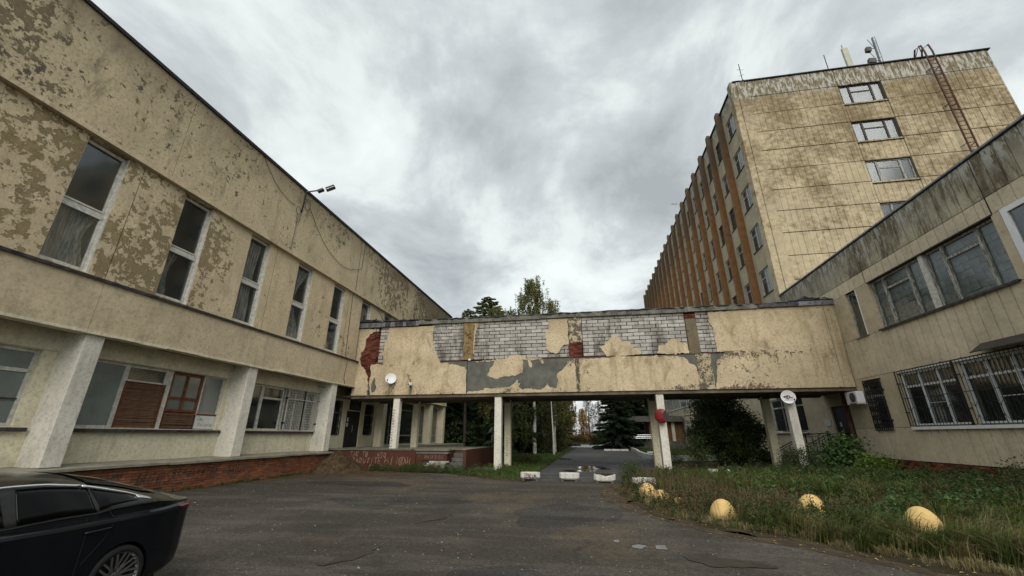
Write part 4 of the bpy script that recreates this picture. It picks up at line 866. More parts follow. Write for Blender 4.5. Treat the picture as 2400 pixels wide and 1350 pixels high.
# traffic mirror seen from the side
MR = thing('traffic_mirror', 'round red traffic mirror turned away on the white walkway pillar above the road', 'mirror', (3.62, 21.9, 2.55))
mc = Vector((3.60, 21.72, 2.55)); rd = .335; M4 = Matrix.Rotation(R(-16), 4, 'Z')
rb_ = MB(); nr, na_ = 14, 56
gv = [mc + M4 @ Vector((rd*(i/nr)*math.cos(2*math.pi*j/na_), -.07*math.cos(math.pi/2*(i/nr)**1.5), rd*(i/nr)*math.sin(2*math.pi*j/na_))) for i in range(nr+1) for j in range(na_)]
gf = []
for i in range(nr):
    for j in range(na_):
        r_ = rd*(i+.5)/nr; a_ = 2*math.pi*(j+.5)/na_
        if math.hypot(r_*math.cos(a_)-.345, r_*math.sin(a_)) > .26: gf.append((i*na_+j, i*na_+(j+1) % na_, (i+1)*na_+(j+1) % na_, (i+1)*na_+j))
rb_.add(gv, gf); o = rb_.build('hood', plain('glossy_red_plastic', (.17,.010,.013), .42, .2, 5, bump=.05, spec=.4), MR, True); sd = o.modifiers.new('s', 'SOLIDIFY'); sd.thickness = .01
MB().lathe([(.001,.0),(rd*.93,.0),(rd*.93,.03),(.001,.03)], mc, 32, M4 @ Matrix.Rotation(R(-90),4,'X')).build('mirror_face', plain('mirror_grey', (.05,.055,.055), .25, .1, 3, metal=.5), MR)
MB().tube([(3.63,21.75,2.55),(3.66,22.0,2.55)], .03, 8).build('bracket', M['metal_black'], MR)

# ================================================================ right wing
XC = 12.5
RW = thing('clinic_wing', 'two storey wing of ribbed concrete with walled up windows above white grilled ones', 'building', (XC, 14, 0))
mb = MB(); mb.box(XC+.35, XC+.36, 2, 22.85, 0, 4.2); mb.box(XC+.35, XC+.36, 2, 26.99, 4.2, 9.9); mb.box(XC+.2, 30, 1.8, 2, 0, 9.9); mb.box(XC+.35, 29.9, 2, 26.95, 9.8, 9.9); mb.box(29.9, 30, 2, 26.9, 0, 9.9); mb.box(XC+.4, 29, 22.9, 23, 0, 3.9); mb.build('rear_wall', M['interior'], RW)
mb = MB(); mb.wall('X', XC+.055, 2, 22.85, .70, 3.62, [(5,8.6,5.87,8.0),(16.38,19.05,1.98,4.02),(13.58,16.28,1.98,4.02),(20.24,21.24,1.88,3.94),(7,12.6,1.98,4.02)], -.0).build('backing_wall', M['mortar'], RW)
# facing panels as separate ribbed pieces
def rows(name, mat, segs, z0, z1):
    for a, b in segs: ribbed(name, RW, mat, 'X', XC, a+.008, b-.008, z0+.012, z1-.012, -1, gw=.05, gd=.028)
rows('facing_panel', M['wing_top'], [(1.8,7.3),(7.3,13.2),(13.2,19.25),(19.25,26.98)], 8.55, 9.95)
rows('facing_panel', M['wing_panel'], [(1.8,7.3),(7.3,13.36),(13.36,19.3),(19.3,26.98)], 7.98, 8.55)
rows('facing_panel', M['wing_panel'], [(1.8,7.3),(7.3,13.2),(13.2,19.3),(19.3,26.98)], 4.10, 5.84)
rows('facing_panel', M['wing_panel'], [(1.8,7.3),(7.3,13.2),(13.2,19.3),(19.3,22.84)], .72, 1.96)
n_ = rib_panel('wing_smooth_panel', (.56,.475,.335), (.21,.17,.10), amt=.5)
def smooth_panel(a, b, p, q): MB().box(XC, XC+.3, a+.004, b-.004, p+.004, q-.004).build('wall_pier', n_, RW)
for a, b in ((19.17,20.08),(20.86,26.98),(12.98,13.26)): smooth_panel(a, b, 5.84, 7.98)
smooth_panel(1.8, 10.4, 5.84, 7.98)
for a, b in ((19.09,20.22),(21.27,22.84),(12.7,13.55)): smooth_panel(a, b, 1.96, 4.10)
smooth_panel(1.8, 7.0, 1.96, 4.10); smooth_panel(20.22, 21.27, 3.96, 4.10)
MB().box(XC-.04, XC+.4, 1.7, 26.99, 9.95, 10.02).build('roof_edge', M['edge_black'], RW)
MB().box(XC-.055, XC+.0, 1.7, 26.99, 9.985, 10.045).build('roof_trim', M['tin'], RW)
for y in (7.3, 13.2, 19.25): MB().box(XC-.008, XC+.02, y-.009, y+.009, 8.0, 9.9).build('panel_joint', M['edge_black'], RW)
# walled up windows: grey blocks behind two triple wooden frames
for (a, b) in ((13.28, 16.13), (16.33, 19.15)):
    window(RW, 'X', XC+.13, a, b, 5.88, 7.94, [(a+.72, None), (a+2.1, 7.42), (b, None)], M['wood_grey'], M['glass_clear'] if 'glass_clear' in M else M['glass'], .07, .10, .09, sgn=1)
MB().box(XC+.04, XC+.3, 16.13, 16.33, 5.88, 7.94).build('mullion', M['wood_white'], RW)
MB().box(XC+.32, XC+.36, 13.2, 19.2, 5.85, 7.98).build('mortar_bed', M['mortar'], RW)
gb = [brick_mesh('brick', .1, .235, .585, M['block_grey'], 130+s_, .010) for s_ in range(6)]
rr = random.Random(8)
for r_ in range(9):
    y = 13.2 - (r_ % 2)*.3
    while y < 19.15:
        y0, y1 = max(y, 13.24), min(y+.585, 19.16)
        if y1-y0 > .1: place('brick', rr.choice(gb), RW, (XC+.30+rr.gauss(0,.006), (y0+y1)/2, 5.98+r_*.245), (R(rr.gauss(0,.4)), 0, 0), (1, (y1-y0)/.585, 1))
        y += .6
s_ = MB(); s_.box(XC-.10, XC+.2, 13.2, 19.22, 5.845, 5.875); s_.box(XC-.10, XC-.085, 13.2, 19.22, 5.80, 5.846); s_.build('window_sill', M['tin_dark'], RW)
MB().box(XC-.03, XC+.2, 13.2, 19.2, 7.945, 7.985).build('lintel', M['wood_dark'], RW)
window(RW, 'X', XC+.12, 20.08, 20.86, 5.86, 7.96, [(20.86, None)], M['wood_grey'], M['glass'], .05, sgn=1)
s_ = MB(); s_.box(XC-.07, XC+.15, 20.0, 20.92, 5.82, 5.85); s_.build('window_sill', M['tin'], RW); MB().box(XC-.012, XC+.12, 20.05, 20.09, 5.87, 7.96).build('window_trim', M['pvc'], RW)
window(RW, 'X', XC+.0, 10.4, 12.96, 5.86, 8.0, [(11.7, None), (12.96, None)], M['pvc'], M['glass'], .17, .12, .1, sgn=1)
MB().box(XC+.01, XC+.15, 12.93, 12.98, 5.85, 8.0).build('window_trim', M['pvc'], RW); MB().box(XC-.08, XC+.1, 10.3, 13.02, 5.82, 5.86).build('window_sill', M['pvc'], RW)
# grilled white windows below
for a, b in ((16.42, 19.03), (13.6, 16.26)):
    window(RW, 'X', XC+.06, a, b, 1.99, 4.0, [(a+.85, None), (a+1.72, None), (b, None)], M['pvc'], M['glass'], .085, .075, .08, sgn=1)
    MB().box(XC+.055, XC+.13, a+.05, b-.05, 3.42, 3.50).build('transom', M['pvc'], RW); MB().box(XC+.05, XC+.2, a+.95, a+1.65, 2.78, 2.80).build('blind_rail', M['pvc'], RW)
MB().box(XC-.10, XC+.05, 13.5, 19.12, 1.92, 1.965).box(XC-.10, XC-.085, 13.5, 19.12, 1.86, 1.92).build('window_sill', M['pvc'], RW)
MB().box(XC+.02, XC+.3, 16.26, 16.42, 1.96, 4.05).build('mullion', M['wing_panel'], RW)
MB().box(XC-.02, XC+.04, 13.5, 19.1, 4.01, 4.06).build('window_trim', M['pvc'], RW)
window(RW, 'X', XC+.1, 7.0, 12.7, 1.99, 4.0, [(8.9, None), (10.8, None), (12.7, None)], M['pvc'], M['glass'], .085, .075, .08, sgn=1)
def arc_grille(a, b, X):
    g = MB(); P = lambda u, z: (X, u, z); nb = 19; st = (b-a)/nb
    for q in ((a,2.0,b,2.0),(a,3.02,b,3.02),(a,4.06,b,4.06)): g.bar(P(q[0],q[1]), P(q[2],q[3]), .022)
    g.bar(P(a,1.98), P(a,4.08), .03); g.bar(P(b,1.98), P(b,4.08), .03)
    for i in range(nb+1): g.bar(P(a+i*st,2.0), P(a+i*st,4.06), .014)
    for zc_, h in ((3.72,.24),(2.40,.24)):
        for i in range(0, nb-1, 2):
            u = a+(i+1)*st
            for s1 in (-1, 1):
                for s2 in (-1, 1):
                    g.tube([P(u+s1*st*(1-math.cos(t*R(90)/4)), zc_+s2*(.03+h*math.sin(t*R(90)/4))) for t in range(5)], .008, 4, False)
    for y in (a+.4, b-.4): g.bar(P(y,4.06), P(y,4.12), .02)
    o = g.build('window_grille', M['metal_black'], RW)
    for z in (2.5, 3.6): MB().box(X-.02, XC, b-.06, b+.06, z-.015, z+.015).build('hinge', M['metal_black'], RW)
arc_grille(16.38, 19.12, XC-.09); arc_grille(13.56, 16.32, XC-.09)
lattice_grille(RW, 'X', XC-.07, 20.2, 21.27, 1.86, 3.96, 8, .035, .018); window(RW, 'X', XC+.1, 20.24, 21.24, 1.9, 3.92, [(21.24, 3.3)], M['wood_white'], M['glass'], .07, sgn=1)
MB().box(XC-.03, XC+.1, 20.15, 21.3, 3.955, 3.985).build('window_trim', M['tin'], RW)
for z in (3.5, 2.25): MB().box(XC-.09, XC, 20.12, 20.2, z-.02, z+.03).build('hinge', M['metal_black'], RW)
MB().add([(XC-.02,8,4.38),(XC-.02,15.12,4.38),(XC-.42,15.12,4.10),(XC-.42,8,4.10),(XC-.02,8,4.41),(XC-.02,15.12,4.41),(XC-.42,15.12,4.13),(XC-.42,8,4.13)], [(0,3,2,1),(4,5,6,7),(0,1,5,4),(1,2,6,5),(2,3,7,6),(3,0,4,7)]).build('awning', M['wood_dark'], RW)
# brick plinth of the wing
MB().box(XC+.03, XC+.3, 1.8, 22.84, 0, .715).build('plinth_core', M['mortar_dark'], RW)
pb_ = [brick_mesh('brick', .09, .066, .25, M['brick_deep2'] if 'brick_deep2' in M else M['brick_red'], 150+s_, .004) for s_ in range(4)]
for me in pb_:
    for v in me.vertices: v.co = (v.co.x, v.co.y, v.co.z)
def turn(me):
    for v in me.vertices: v.co = (v.co.x, v.co.z, v.co.y)
mm_ = MB(); spots = []
for r_ in range(9):
    y = 9 + (r_ % 2)*.13
    while y < 22.7: spots.append((y, .035+r_*.0775)); y += .262
spots.sort(key=lambda q: (abs(q[0]-17.5)))
rb2 = [brick_mesh('brick', .086, .066, .25, M['brick_deep'], 160+s_, .004) for s_ in range(4)]
rb3 = [brick_mesh('brick', .086, .066, .25, M['brick_red'], 170+s_, .004) for s_ in range(2)]
for i, (y, z) in enumerate(spots):
    if i < 260: place('brick', rr.choice(rb2+rb3), RW, (XC+.04+rr.gauss(0,.004), y, z), (R(rr.gauss(0,.4)), 0, 0))
    else: mm_.box(XC, XC+.08, y-.124, y+.124, z-.032, z+.032)
tag(mm_.build('bricks', M['brick_deep'], RW), kind='stuff')
# rear part of the wing under the walkway
XT = 12.85
RB = MB(); RB.wall('X', XT, 22.86, 27.0, .0, 4.1, [(23.5,25.2,.9,3.08)], .12); RB.add([(XC,22.85,0),(XT,22.85,0),(XT,22.85,4.1),(XC,22.85,4.1)],[(0,1,2,3)]); RB.build('wall', M['wing_panel'], RW)
MB().box(XC+.0, XT+.2, 22.86, 26.98, 4.09, 4.12).build('soffit', M['soffit'], RW)
d_ = MB(); d_.box(XT+.08, XT+.12, 23.5, 25.2, .9, 3.08); d_.box(XT+.06, XT+.08, 23.62, 24.6, 1.0, 2.95); do = d_.build('door', M['metal_black'], RW)
MB().tube([(XT+.07,24.5,1.62),(XT+.0,24.5,1.66),(XT+.0,24.5,2.0),(XT+.07,24.5,2.04)], .013).build('handle', M['metal_white'], do); MB().box(XT+.05, XT+.058, 24.6, 24.76, 2.08, 2.3).build('notice', M['paper'], do)
MB().box(XT-.03, XT, 25.45, 26.03, 2.13, 2.46).build('wall_plaque', M['paper'], RW)
DP = thing('drainpipe', 'rusty brown drainpipe standing at the corner of the wing beside the black door', 'drainpipe', (12.40, 22.98, .25))
MB().tube([(12.40,22.98,.25),(12.40,22.98,3.1),(12.42,22.98,3.75)], .085, 12).build('pipe', M['rust'], DP)
for z in (.9, 2.0, 2.9): MB().tube([(12.40,22.98,z),(12.40,22.98,z+.04)], .1, 12).build('pipe_clamp', M['metal_black'], DP)
AC = thing('air_conditioner', 'white air conditioner unit on the wall between the black door and the narrow grille', 'air conditioner', (XC-.25, 21.75, 3.0))
bevel(MB().box(XC-.42, XC-.1, 21.35, 22.2, 3.03, 3.55).build('casing', M['pvc'], AC), .02); MB().lathe([(.21,0),(.21,.012),(.19,.012),(.19,0),(.001,-.0)], (XC-.425,21.65,3.29), 24, Matrix.Rotation(R(-90),4,'Y')).build('fan', M['metal_black'], AC)
gm = MB()
for k in range(9): gm.bar((XC-.435,21.43,3.09+k*.05), (XC-.435,21.87,3.09+k*.05), .008)
gm.build('fan_guard', M['metal_white'], AC); MB().bar((XC-.45,21.4,3.01),(XC,21.4,3.01),.04).bar((XC-.45,22.1,3.01),(XC,22.1,3.01),.04).bar((XC-.03,21.4,3.01),(XC-.03,21.4,2.7),.03).build('bracket', M['metal_white'], AC)
# porch with steps and a black railing
PO = thing('porch', 'concrete porch with black geometric railing in front of the black metal door', 'porch', (12.0, 24.6, 0))
MB().box(11.55, XT-.002, 23.1, 26.0, 0, .9).build('landing', M['walk_concrete'], PO)
for i in range(5): MB().box(11.55-.3*(i+1), 11.55-.3*i, 23.5, 25.6, 0, .75-i*.15).build('step', M['walk_concrete'], PO)
def railing(pts, name='railing'):
    g = MB()
    for (a, b) in zip(pts, pts[1:]):
        a = Vector(a); b = Vector(b); up = Vector((0,0,1)); L_ = (b-a).length; k = max(1, round(L_/.32))
        g.bar(a+up*.95, b+up*.95, .045); g.bar(a+up*.84, b+up*.84, .025); g.bar(a+up*.12, b+up*.12, .025); g.bar(a, a+up*.95, .045); g.bar(b, b+up*.95, .045)
        for i in range(k):
            p = a.lerp(b, i/k); q = a.lerp(b, (i+1)/k); m = a.lerp(b, (i+.5)/k); h1 = .62 if i % 2 else .45
            g.bar(q+up*.12, q+up*.84, .018); g.bar(m+up*.12, m+up*h1, .018); g.bar(m+up*h1, p.lerp(m,.2)+up*h1, .018); g.bar(p.lerp(m,.2)+up*.3, p.lerp(m,.2)+up*.84, .016)
    return g.build(name, M['metal_black'], PO)
railing([(10.05,23.5,.0),(11.55,23.5,.75),(12.75,23.5,.82)]); railing([(10.05,25.7,.0),(11.55,25.7,.75),(12.75,25.7,.82)])

M['curtain_far'] = plain('tower_curtain', (.60,.62,.62), .9, .25, 3, bump=0)
# ================================================================ tower
TX, TY, TZ = 12.85, 27.0, 27.6
TW = thing('ward_block', 'tall block with mossy yellow end wall and brown fins down its long side', 'building', (20, 27, 0))
HS = 3.33
wz = [24.2 - HS*k for k in range(8)]
core = MB(); core.wall('Y', TY+.065, TX+.06, 29.7, 0, TZ, [(19.86,22.55,z,z+1.82) for z in wz[:6]], .3)
core.wall('X', TX+.25, TY+.07, 79, 4.2, TZ, [], .1)
core.box(29.6, 29.7, TY+.07, 79, 0, TZ); core.box(TX+.2, 29.7, 78.9, 79, 0, TZ); core.box(TX+.1, 29.65, TY+.1, 79, TZ-.1, TZ); core.box(TX+2, 29, TY+1.5, TY+1.6, 0, TZ-.2)
core.build('masonry_core', M['mortar_dark'], TW)
zj = [TZ, 26.05]; z = 26.05
while z > 9: z -= HS/2; zj.append(z)
rr = random.Random(17)
for i, (b, a) in enumerate(zip(zj, zj[1:])):
    segs = [(TX+.75, 19.8), (22.6, 27.6), (27.6, 29.75)]
    ax = 19.8
    hit = [w_ for w_ in wz if w_ < (a+b)/2 < w_+1.83]
    if not hit: segs.append((19.8, 22.6))
    else:
        w_ = hit[0]
        MB().box(19.82, 22.58, TY, TY+.25, w_+1.83, b-.004).build('end_panel', M['end_panel'], TW)
        if w_ - a > .02: MB().box(19.82, 22.58, TY, TY+.25, a+.004, w_-.01).build('end_panel', M['end_panel'], TW)
    for s0, s1 in segs:
        dd = rr.uniform(-.012, .012)
        ribbed('end_panel', TW, M['end_panel'], 'Y', TY+dd, s0+.02, s1-.02, a+.026, b-.026, -1, pitch=.4, gd=.026)
MB().box(TX+.14, TX+.74, TY-.06, TY+.3, 0, TZ).build('corner_pilaster', M['end_panel'], TW)
MB().box(TX-.30, TX+.12, TY-.02, TY+.62, 7.4, TZ+.1).build('corner_pilaster', M['end_panel'], TW)
MB().box(TX+.0, 29.9, TY-.10, TY+.5, TZ, TZ+.08).box(TX-.1, TX+.4, TY-.1, 79.2, TZ+.0, TZ+.10).build('roof_edge', M['edge_black'], TW)
for i, z in enumerate(wz[:5]):
    mt = M['wood_dark'] if i < 2 else M['wood_grey']
    window(TW, 'Y', TY+.12, 19.84, 22.56, z, z+1.82, [(20.5, None), (21.9, z+1.22), (22.56, None)], mt, M['glass_far'], .08, .12, sgn=1)
    MB().box(19.8, 22.62, TY-.07, TY+.15, z-.03, z-.004).build('window_sill', M['tin_dark'], TW)
    for q_ in (): pass
    M['curtain'], keep_ = M['curtain_far'], M['curtain']; curtain(TW, TY+.35, 19.95, 20.5, z+.05, z+1.75, 300+i, .0, 'Y'); curtain(TW, TY+.35, 21.95, 22.5, z+.05, z+1.75, 310+i, .0, 'Y'); curtain(TW, TY+.5, 20.6, 21.85, z+.05, z+(1.1, 1.6, .4, .2, .2)[i], 320+i, .0, 'Y'); M['curtain'] = keep_
# long side: fins, spandrels, windows
fb = MB(); fb.box(TX-.50, TX+.25, 0, .36, 9.3, TZ+.12).box(TX-.52, TX-.1, .03, .33, TZ+.12, TZ+.2); fme = None
fin_y = [30.4 + 2.87*k for k in range(18)]
fm_ = []
def fin_shape(y):
    b_ = MB()
    for j in range(6): z0 = 7.45 if j == 0 else 6.72+j*3.6+.012; b_.box(TX-.40-(j % 3)*.006, TX+.25, y, y+.36, z0, min(6.72+(j+1)*3.6, TZ+.1))
    b_.box(TX-.37, TX-.1, y-.02, y+.38, TZ-.1, TZ+.22)
    return b_
for y in fin_y[:3]: fin_shape(y).build('fin', M['fin'], TW)
fmesh = fin_shape(0).mesh('fin', M['fin'])
for y in fin_y[3:]: place('fin', fmesh, TW, (0, y, 0))
bay = MB()
hol = [(.45, 2.15, wz[k], wz[k]+1.82) for k in range(6)]
bay.wall('X', TX+.02, 0, 2.60, 7.4, TZ, hol, .2)
bme = bay.mesh('bay_wall', M['tower_side'])
wf = MB(); f_ = .07
for q in ((.45,2.15,0,f_),(.45,2.15,1.82-f_,1.82),(.45,.45+f_,0,1.82),(2.15-f_,2.15,0,1.82),(1.25,1.35,0,1.82)): wf.box(TX+.10, TX+.16, *q)
wf.box(TX+.10, TX+.15, 1.3, 2.15, 1.2, 1.26)
wfd = wf.mesh('window', M['wood_white']); wfd2 = wf.mesh('window', M['wood_dark'])
wp = MB().box(TX+.12, TX+.14, .48, 2.12, .03, 1.79).mesh('pane', M['glass_far'])
wcu = MB().box(TX+.17, TX+.18, .33, 1.1, .03, 1.79).mesh('curtain', M['curtain_far']); wcu2 = MB().box(TX+.17, TX+.18, .33, 2.07, .9, 1.79).mesh('curtain', M['curtain_far'])
wsl = MB().box(TX-.05, TX+.10, .2, 2.2, -.035, -.002).mesh('window_sill', M['tin_dark'])
for k, y in enumerate([27.48] + fin_y[:-1]):
    place('bay_wall', bme, TW, (0, y+.30, 0))
    for j in range(6):
        if k > 15 and j > 4: continue
        wo = place('window', wfd2 if rr.random() < .3 else wfd, TW, (0, y+.30, wz[j])); place('pane', wp, wo, (0, y+.30, wz[j])); place('window_sill', wsl, wo, (0, y+.30, wz[j]))
        q = rr.random()
        if q < .6: place('curtain', wcu if q < .35 else wcu2, wo, (0, y+.30, wz[j]))
# lower two storeys of the long side
low = [(28.0,32.5,1.86,3.95),(40.5,44.0,1.5,3.5),(45.2,48.6,1.5,3.5),(49.9,53.2,1.5,3.5),(54.4,57.4,1.5,3.5),(57.9,60.3,1.5,3.5)]
upp = [(y, y+4.6, 5.2, 6.95) for y in (42, 47, 52, 57, 62, 67, 72)]
MB().wall('X', XT, 27.0, 79, 0, 4.4, low, .15).build('wall', M['wing_panel'], TW)
MB().wall('X', XT-.01, 27.0, 79, 4.4, 7.4, upp, .15).build('wall', M['tower_side'], TW)
MB().box(XT+.5, XT+.6, 27, 79, 0, 7.4).build('inner_wall', M['interior'], TW)
window(TW, 'X', XT+.05, *low[0], [(29.4, 3.4), (30.9, 3.4), (32.5, 3.4)], M['wood_white'], M['glass_far'], .08, .1, sgn=1)
g = MB()
for i in range(24): y = 28.0+i*3.1/23; g.bar((XT-.12,y,1.86),(XT-.12,y,4.0),.016)
for z in (1.87, 2.6, 3.3, 3.98): g.bar((XT-.12,27.95,z),(XT-.12,31.15,z),.025)
g.build('window_grille', M['metal_black'], TW); MB().box(XT-.16, XT+.05, 27.9, 32.6, 1.79, 1.83).build('window_sill', M['pvc'], TW)
for a, b, p, q in low[1:]:
    window(TW, 'X', XT+.04, a, b, p, q, [(a+(b-a)*.33, 2.95), (a+(b-a)*.66, 2.95), (b, 2.95)], M['wood_white'], M['glass_far'], .09, .12, sgn=1, one_pane=True); MB().box(XT-.1, XT+.04, a-.05, b+.05, p-.05, p-.01).build('window_sill', M['pvc'], TW)
for a, b, p, q in upp:
    k = 5; window(TW, 'X', XT+.02, a, b, p, q, [(a+(b-a)*(i+1)/k, None) for i in range(k)], M['wood_white'], M['glass_far'], .09, .13, sgn=1, one_pane=True); MB().box(XT-.1, XT+.04, a-.05, b+.05, p-.06, p-.01).build('window_sill', M['pvc'], TW)
MB().box(XT-.3, XT-.02, 58.6, 59.3, 5.3, 5.8).build('air_conditioner', M['walk_concrete'], TW)
MB().box(XT-.14, XT, 27.0, 79, 0, .45).build('plinth', M['walk_concrete'], TW)
# entrance beyond: canopy, podium, boarded brown front, ramp rails
EN = thing('entrance_porch', 'far entrance with grey angular canopy, brown boarded wall and grey podium', 'entrance', (9, 61, 0))
MB().box(8.3, XT-.15, 61.2, 66, .95, 3.4).build('boarded_wall', plain('brown_boards', (.16,.085,.035), .7, .25, 1.5), EN)
cp = MB(); cp.sheet([(4.9,61.6),(5.6,60.2),(XT-.2,60.2),(XT-.2,66),(5.6,66),(4.9,64.6)], 3.42, 4.14, 'Z'); cp.build('canopy', M['walk_concrete'], EN)
MB().box(5.0, XT-.16, 60.6, 66, 0, .95).build('podium', M['walk_concrete'], EN)
MB().box(11.2, 11.6, 60.9, 61.19, .95, 3.4).build('pillar', M['left_ground'], EN)
rl = MB()
for yy in (58.6, 60.0):
    for h in (.55, .75, .95): rl.tube([(1.9,yy,h-.3),(5.0,yy,h+.75),(8.6,yy,h+.78)], .045, 6)
    for k in range(7): x = 2.2+k*.9; b0 = (x-1.9)/3.1*1.05 if x < 5 else 1.05; rl.tube([(x,yy,max(0,b0-.35)),(x,yy,b0+.6)], .035, 6)
rl.build('ramp_railing', plain('polished_steel', (.55,.56,.58), .25, .1, 3, metal=1, bump=0), EN)
MB().add([(1.9,58.5,0),(5.0,58.5,.9),(5.0,60.1,.9),(1.9,60.1,0),(5,58.5,0),(5,60.1,0)], [(0,1,2,3),(0,4,1),(3,2,5),(1,4,5,2)]).build('ramp', M['walk_concrete'], EN)

# roof ladder
LD = thing('roof_ladder', 'rusty steel ladder fixed to the yellow end wall and hooked over its roof', 'ladder', (26.0, 26.8, 10))
for x in (25.78, 26.26): MB().tube([(x,26.72,10.2),(x,26.72,27.9),(x,26.8,28.6),(x,27.3,28.75),(x,27.8,27.75)], .055, 6).build('rail', M['rust'], LD)
me = MB().tube([(-.24,0,0),(.24,0,0)], .024, 5).mesh('rung', M['rust'])
for k in range(50): place('rung', me, LD, (26.02, 26.72, 10.5+k*.345))
br = MB().bar((0,0,0),(0,.3,0),.03).bar((0,0,0),(-.25,.28,-.12),.025).mesh('bracket', M['rust'])
for k in range(5):
    for x in (25.78, 26.26): place('bracket', br, LD, (x, 26.72, 13.2+k*3.3))
MB().tube([(25.3,27.0,27.65),(25.75,26.9,28.7),(26.1,27.3,27.8)], .03, 6).build('hand_hoop', M['rust'], LD)
A1 = thing('roof_antenna', 'thin whip antenna on the near corner of the tall roof', 'antenna', (14.6, 29, 27.7)); MB().tube([(14.55,29,27.6),(14.55,29,31.5)], .03, 6).build('mast', M['metal_black'], A1); MB().bar((14.3,29,30.9),(14.8,29,30.8),.02).bar((14.35,29,30.2),(14.75,29,30.3),.02).tube([(14.55,29,29.8),(14.75,29,29.6),(14.8,29,29.2),(14.6,29,28.9)], .015, 5).bar((14.5,29,28.9),(13.9,29,27.7),.015).build('element', M['metal_black'], A1)
A2 = thing('lightning_rod', 'bare thin rod on the tall roof left of the pale antenna panel', 'rod', (21, 29, 27.7)); MB().tube([(21,29,27.6),(21.05,29,31.2)], .03, 6).build('rod', M['metal_black'], A2)
A3 = thing('mobile_antenna', 'pale slab shaped mobile antenna standing on the tall roof', 'antenna', (22.6, 29, 27.7)); bevel(MB().box(22.42,22.85,28.9,29.1,27.9,31.6).build('panel', plain('cream_radome', (.42,.43,.34), .6, .1, 3), A3), .04); MB().box(22.1,22.45,28.9,29.1,28.0,28.7).build('equipment_box', M['tin'], A3); MB().tube([(22.62,29.1,27.6),(22.62,29.1,32.1)], .03, 6).build('mast', M['tin'], A3)
A4 = thing('antenna_mast', 'mobile antenna mast with small dark boxes on the tall roof left of the ladder', 'antenna', (24.8, 29, 27.7)); MB().tube([(24.75,29,27.6),(24.95,29,32.3)], [.16,.13], 10).build('radome', M['tin'], A4)
for x, z, w_ in ((24.2,31.0,.35),(24.15,29.8,.5),(24.4,28.5,.7)): MB().obox((x,28.9,z), w_, .25, .42, (0,R(8),0)).build('radio_unit', M['walk_concrete'], A4)
MB().bar((24.2,29,31.2),(24.9,29,31.2),.04).bar((24.2,29,29.8),(24.9,29,29.9),.04).tube([(24.3,29,30.9),(24.5,29,30.3),(24.2,29,29.9)], .02, 5).tube([(24.5,29,32.2),(24.9,29,30.8)], .02, 5).build('bracket', M['metal_black'], A4)

# ================================================================ things on the ground
n = N('yellow_dome_paint'); a = n.noise(3.2, 8, .72, dist=.4); b_ = n.noise(17, 7, .7)
c = n.mix(n.step(a, .35, .7), (.66,.46,.19), (.52,.35,.13)); c = n.mix(n.step(n.noise(1.9, 9, .78), .60, .63, 0, .8), c, (.36,.30,.21)); c = n.mix(n.step(b_, .64, .72, 0, .35), c, (.30,.21,.10))
ck = n.step(n.vor(2.2, 'DISTANCE_TO_EDGE', 'Distance', v=n.mapv((1,1,1), (3,1,2))), .02, .005); c = n.mix(n.math('MULTIPLY', ck, n.step(n.noise(1.1, 3), .5, .6)), c, (.05,.035,.02))
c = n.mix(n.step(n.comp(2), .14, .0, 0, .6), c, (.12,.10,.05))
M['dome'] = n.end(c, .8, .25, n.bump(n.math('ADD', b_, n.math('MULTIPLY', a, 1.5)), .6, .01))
def dome(x, y, r_, h, label, seed, tilt=(0, 0)):
    rr = random.Random(seed); b = MB(); b.lathe([(r_*1.0, -.06), (r_, .0)] + [(r_*math.cos(t*R(90)/12), h*math.sin(t*R(90)/12)) for t in range(1, 12)] + [(.002, h)], (0,0,0), 36)
    b.v = [(vx*(1+.03*math.sin(5*vz/h+seed)), vy, vz+.008*math.sin(9*vx)) for vx, vy, vz in b.v]
    o = b.build('concrete_dome', M['dome'], None, True, (x, y, 0)); o.rotation_euler = (tilt[0], tilt[1], rr.uniform(0, 6)); tag(o, label, 'bollard', 'yellow concrete domes along the grass edge'); return o
dome(2.75, 10.45, .27, .36, 'yellow concrete dome at the asphalt edge, left of the three large ones', 1)
dome(4.78, 11.15, .29, .42, 'yellow concrete dome tilted in the grass, middle of the three large ones', 2, (0, R(7)))
dome(5.78, 9.35, .29, .45, 'biggest and nearest yellow concrete dome with long grass leaning over it', 3, (0, R(2)))
dome(1.62, 13.75, .26, .33, 'battered yellow dome half buried in weeds in front of the last planter', 4)
dome(1.86, 12.75, .23, .27, 'yellow dome overgrown with weeds just in front of the battered one', 5)
dome(2.16, 12.1, .13, .18, 'smallest yellow dome peeping out of brown weeds', 6)

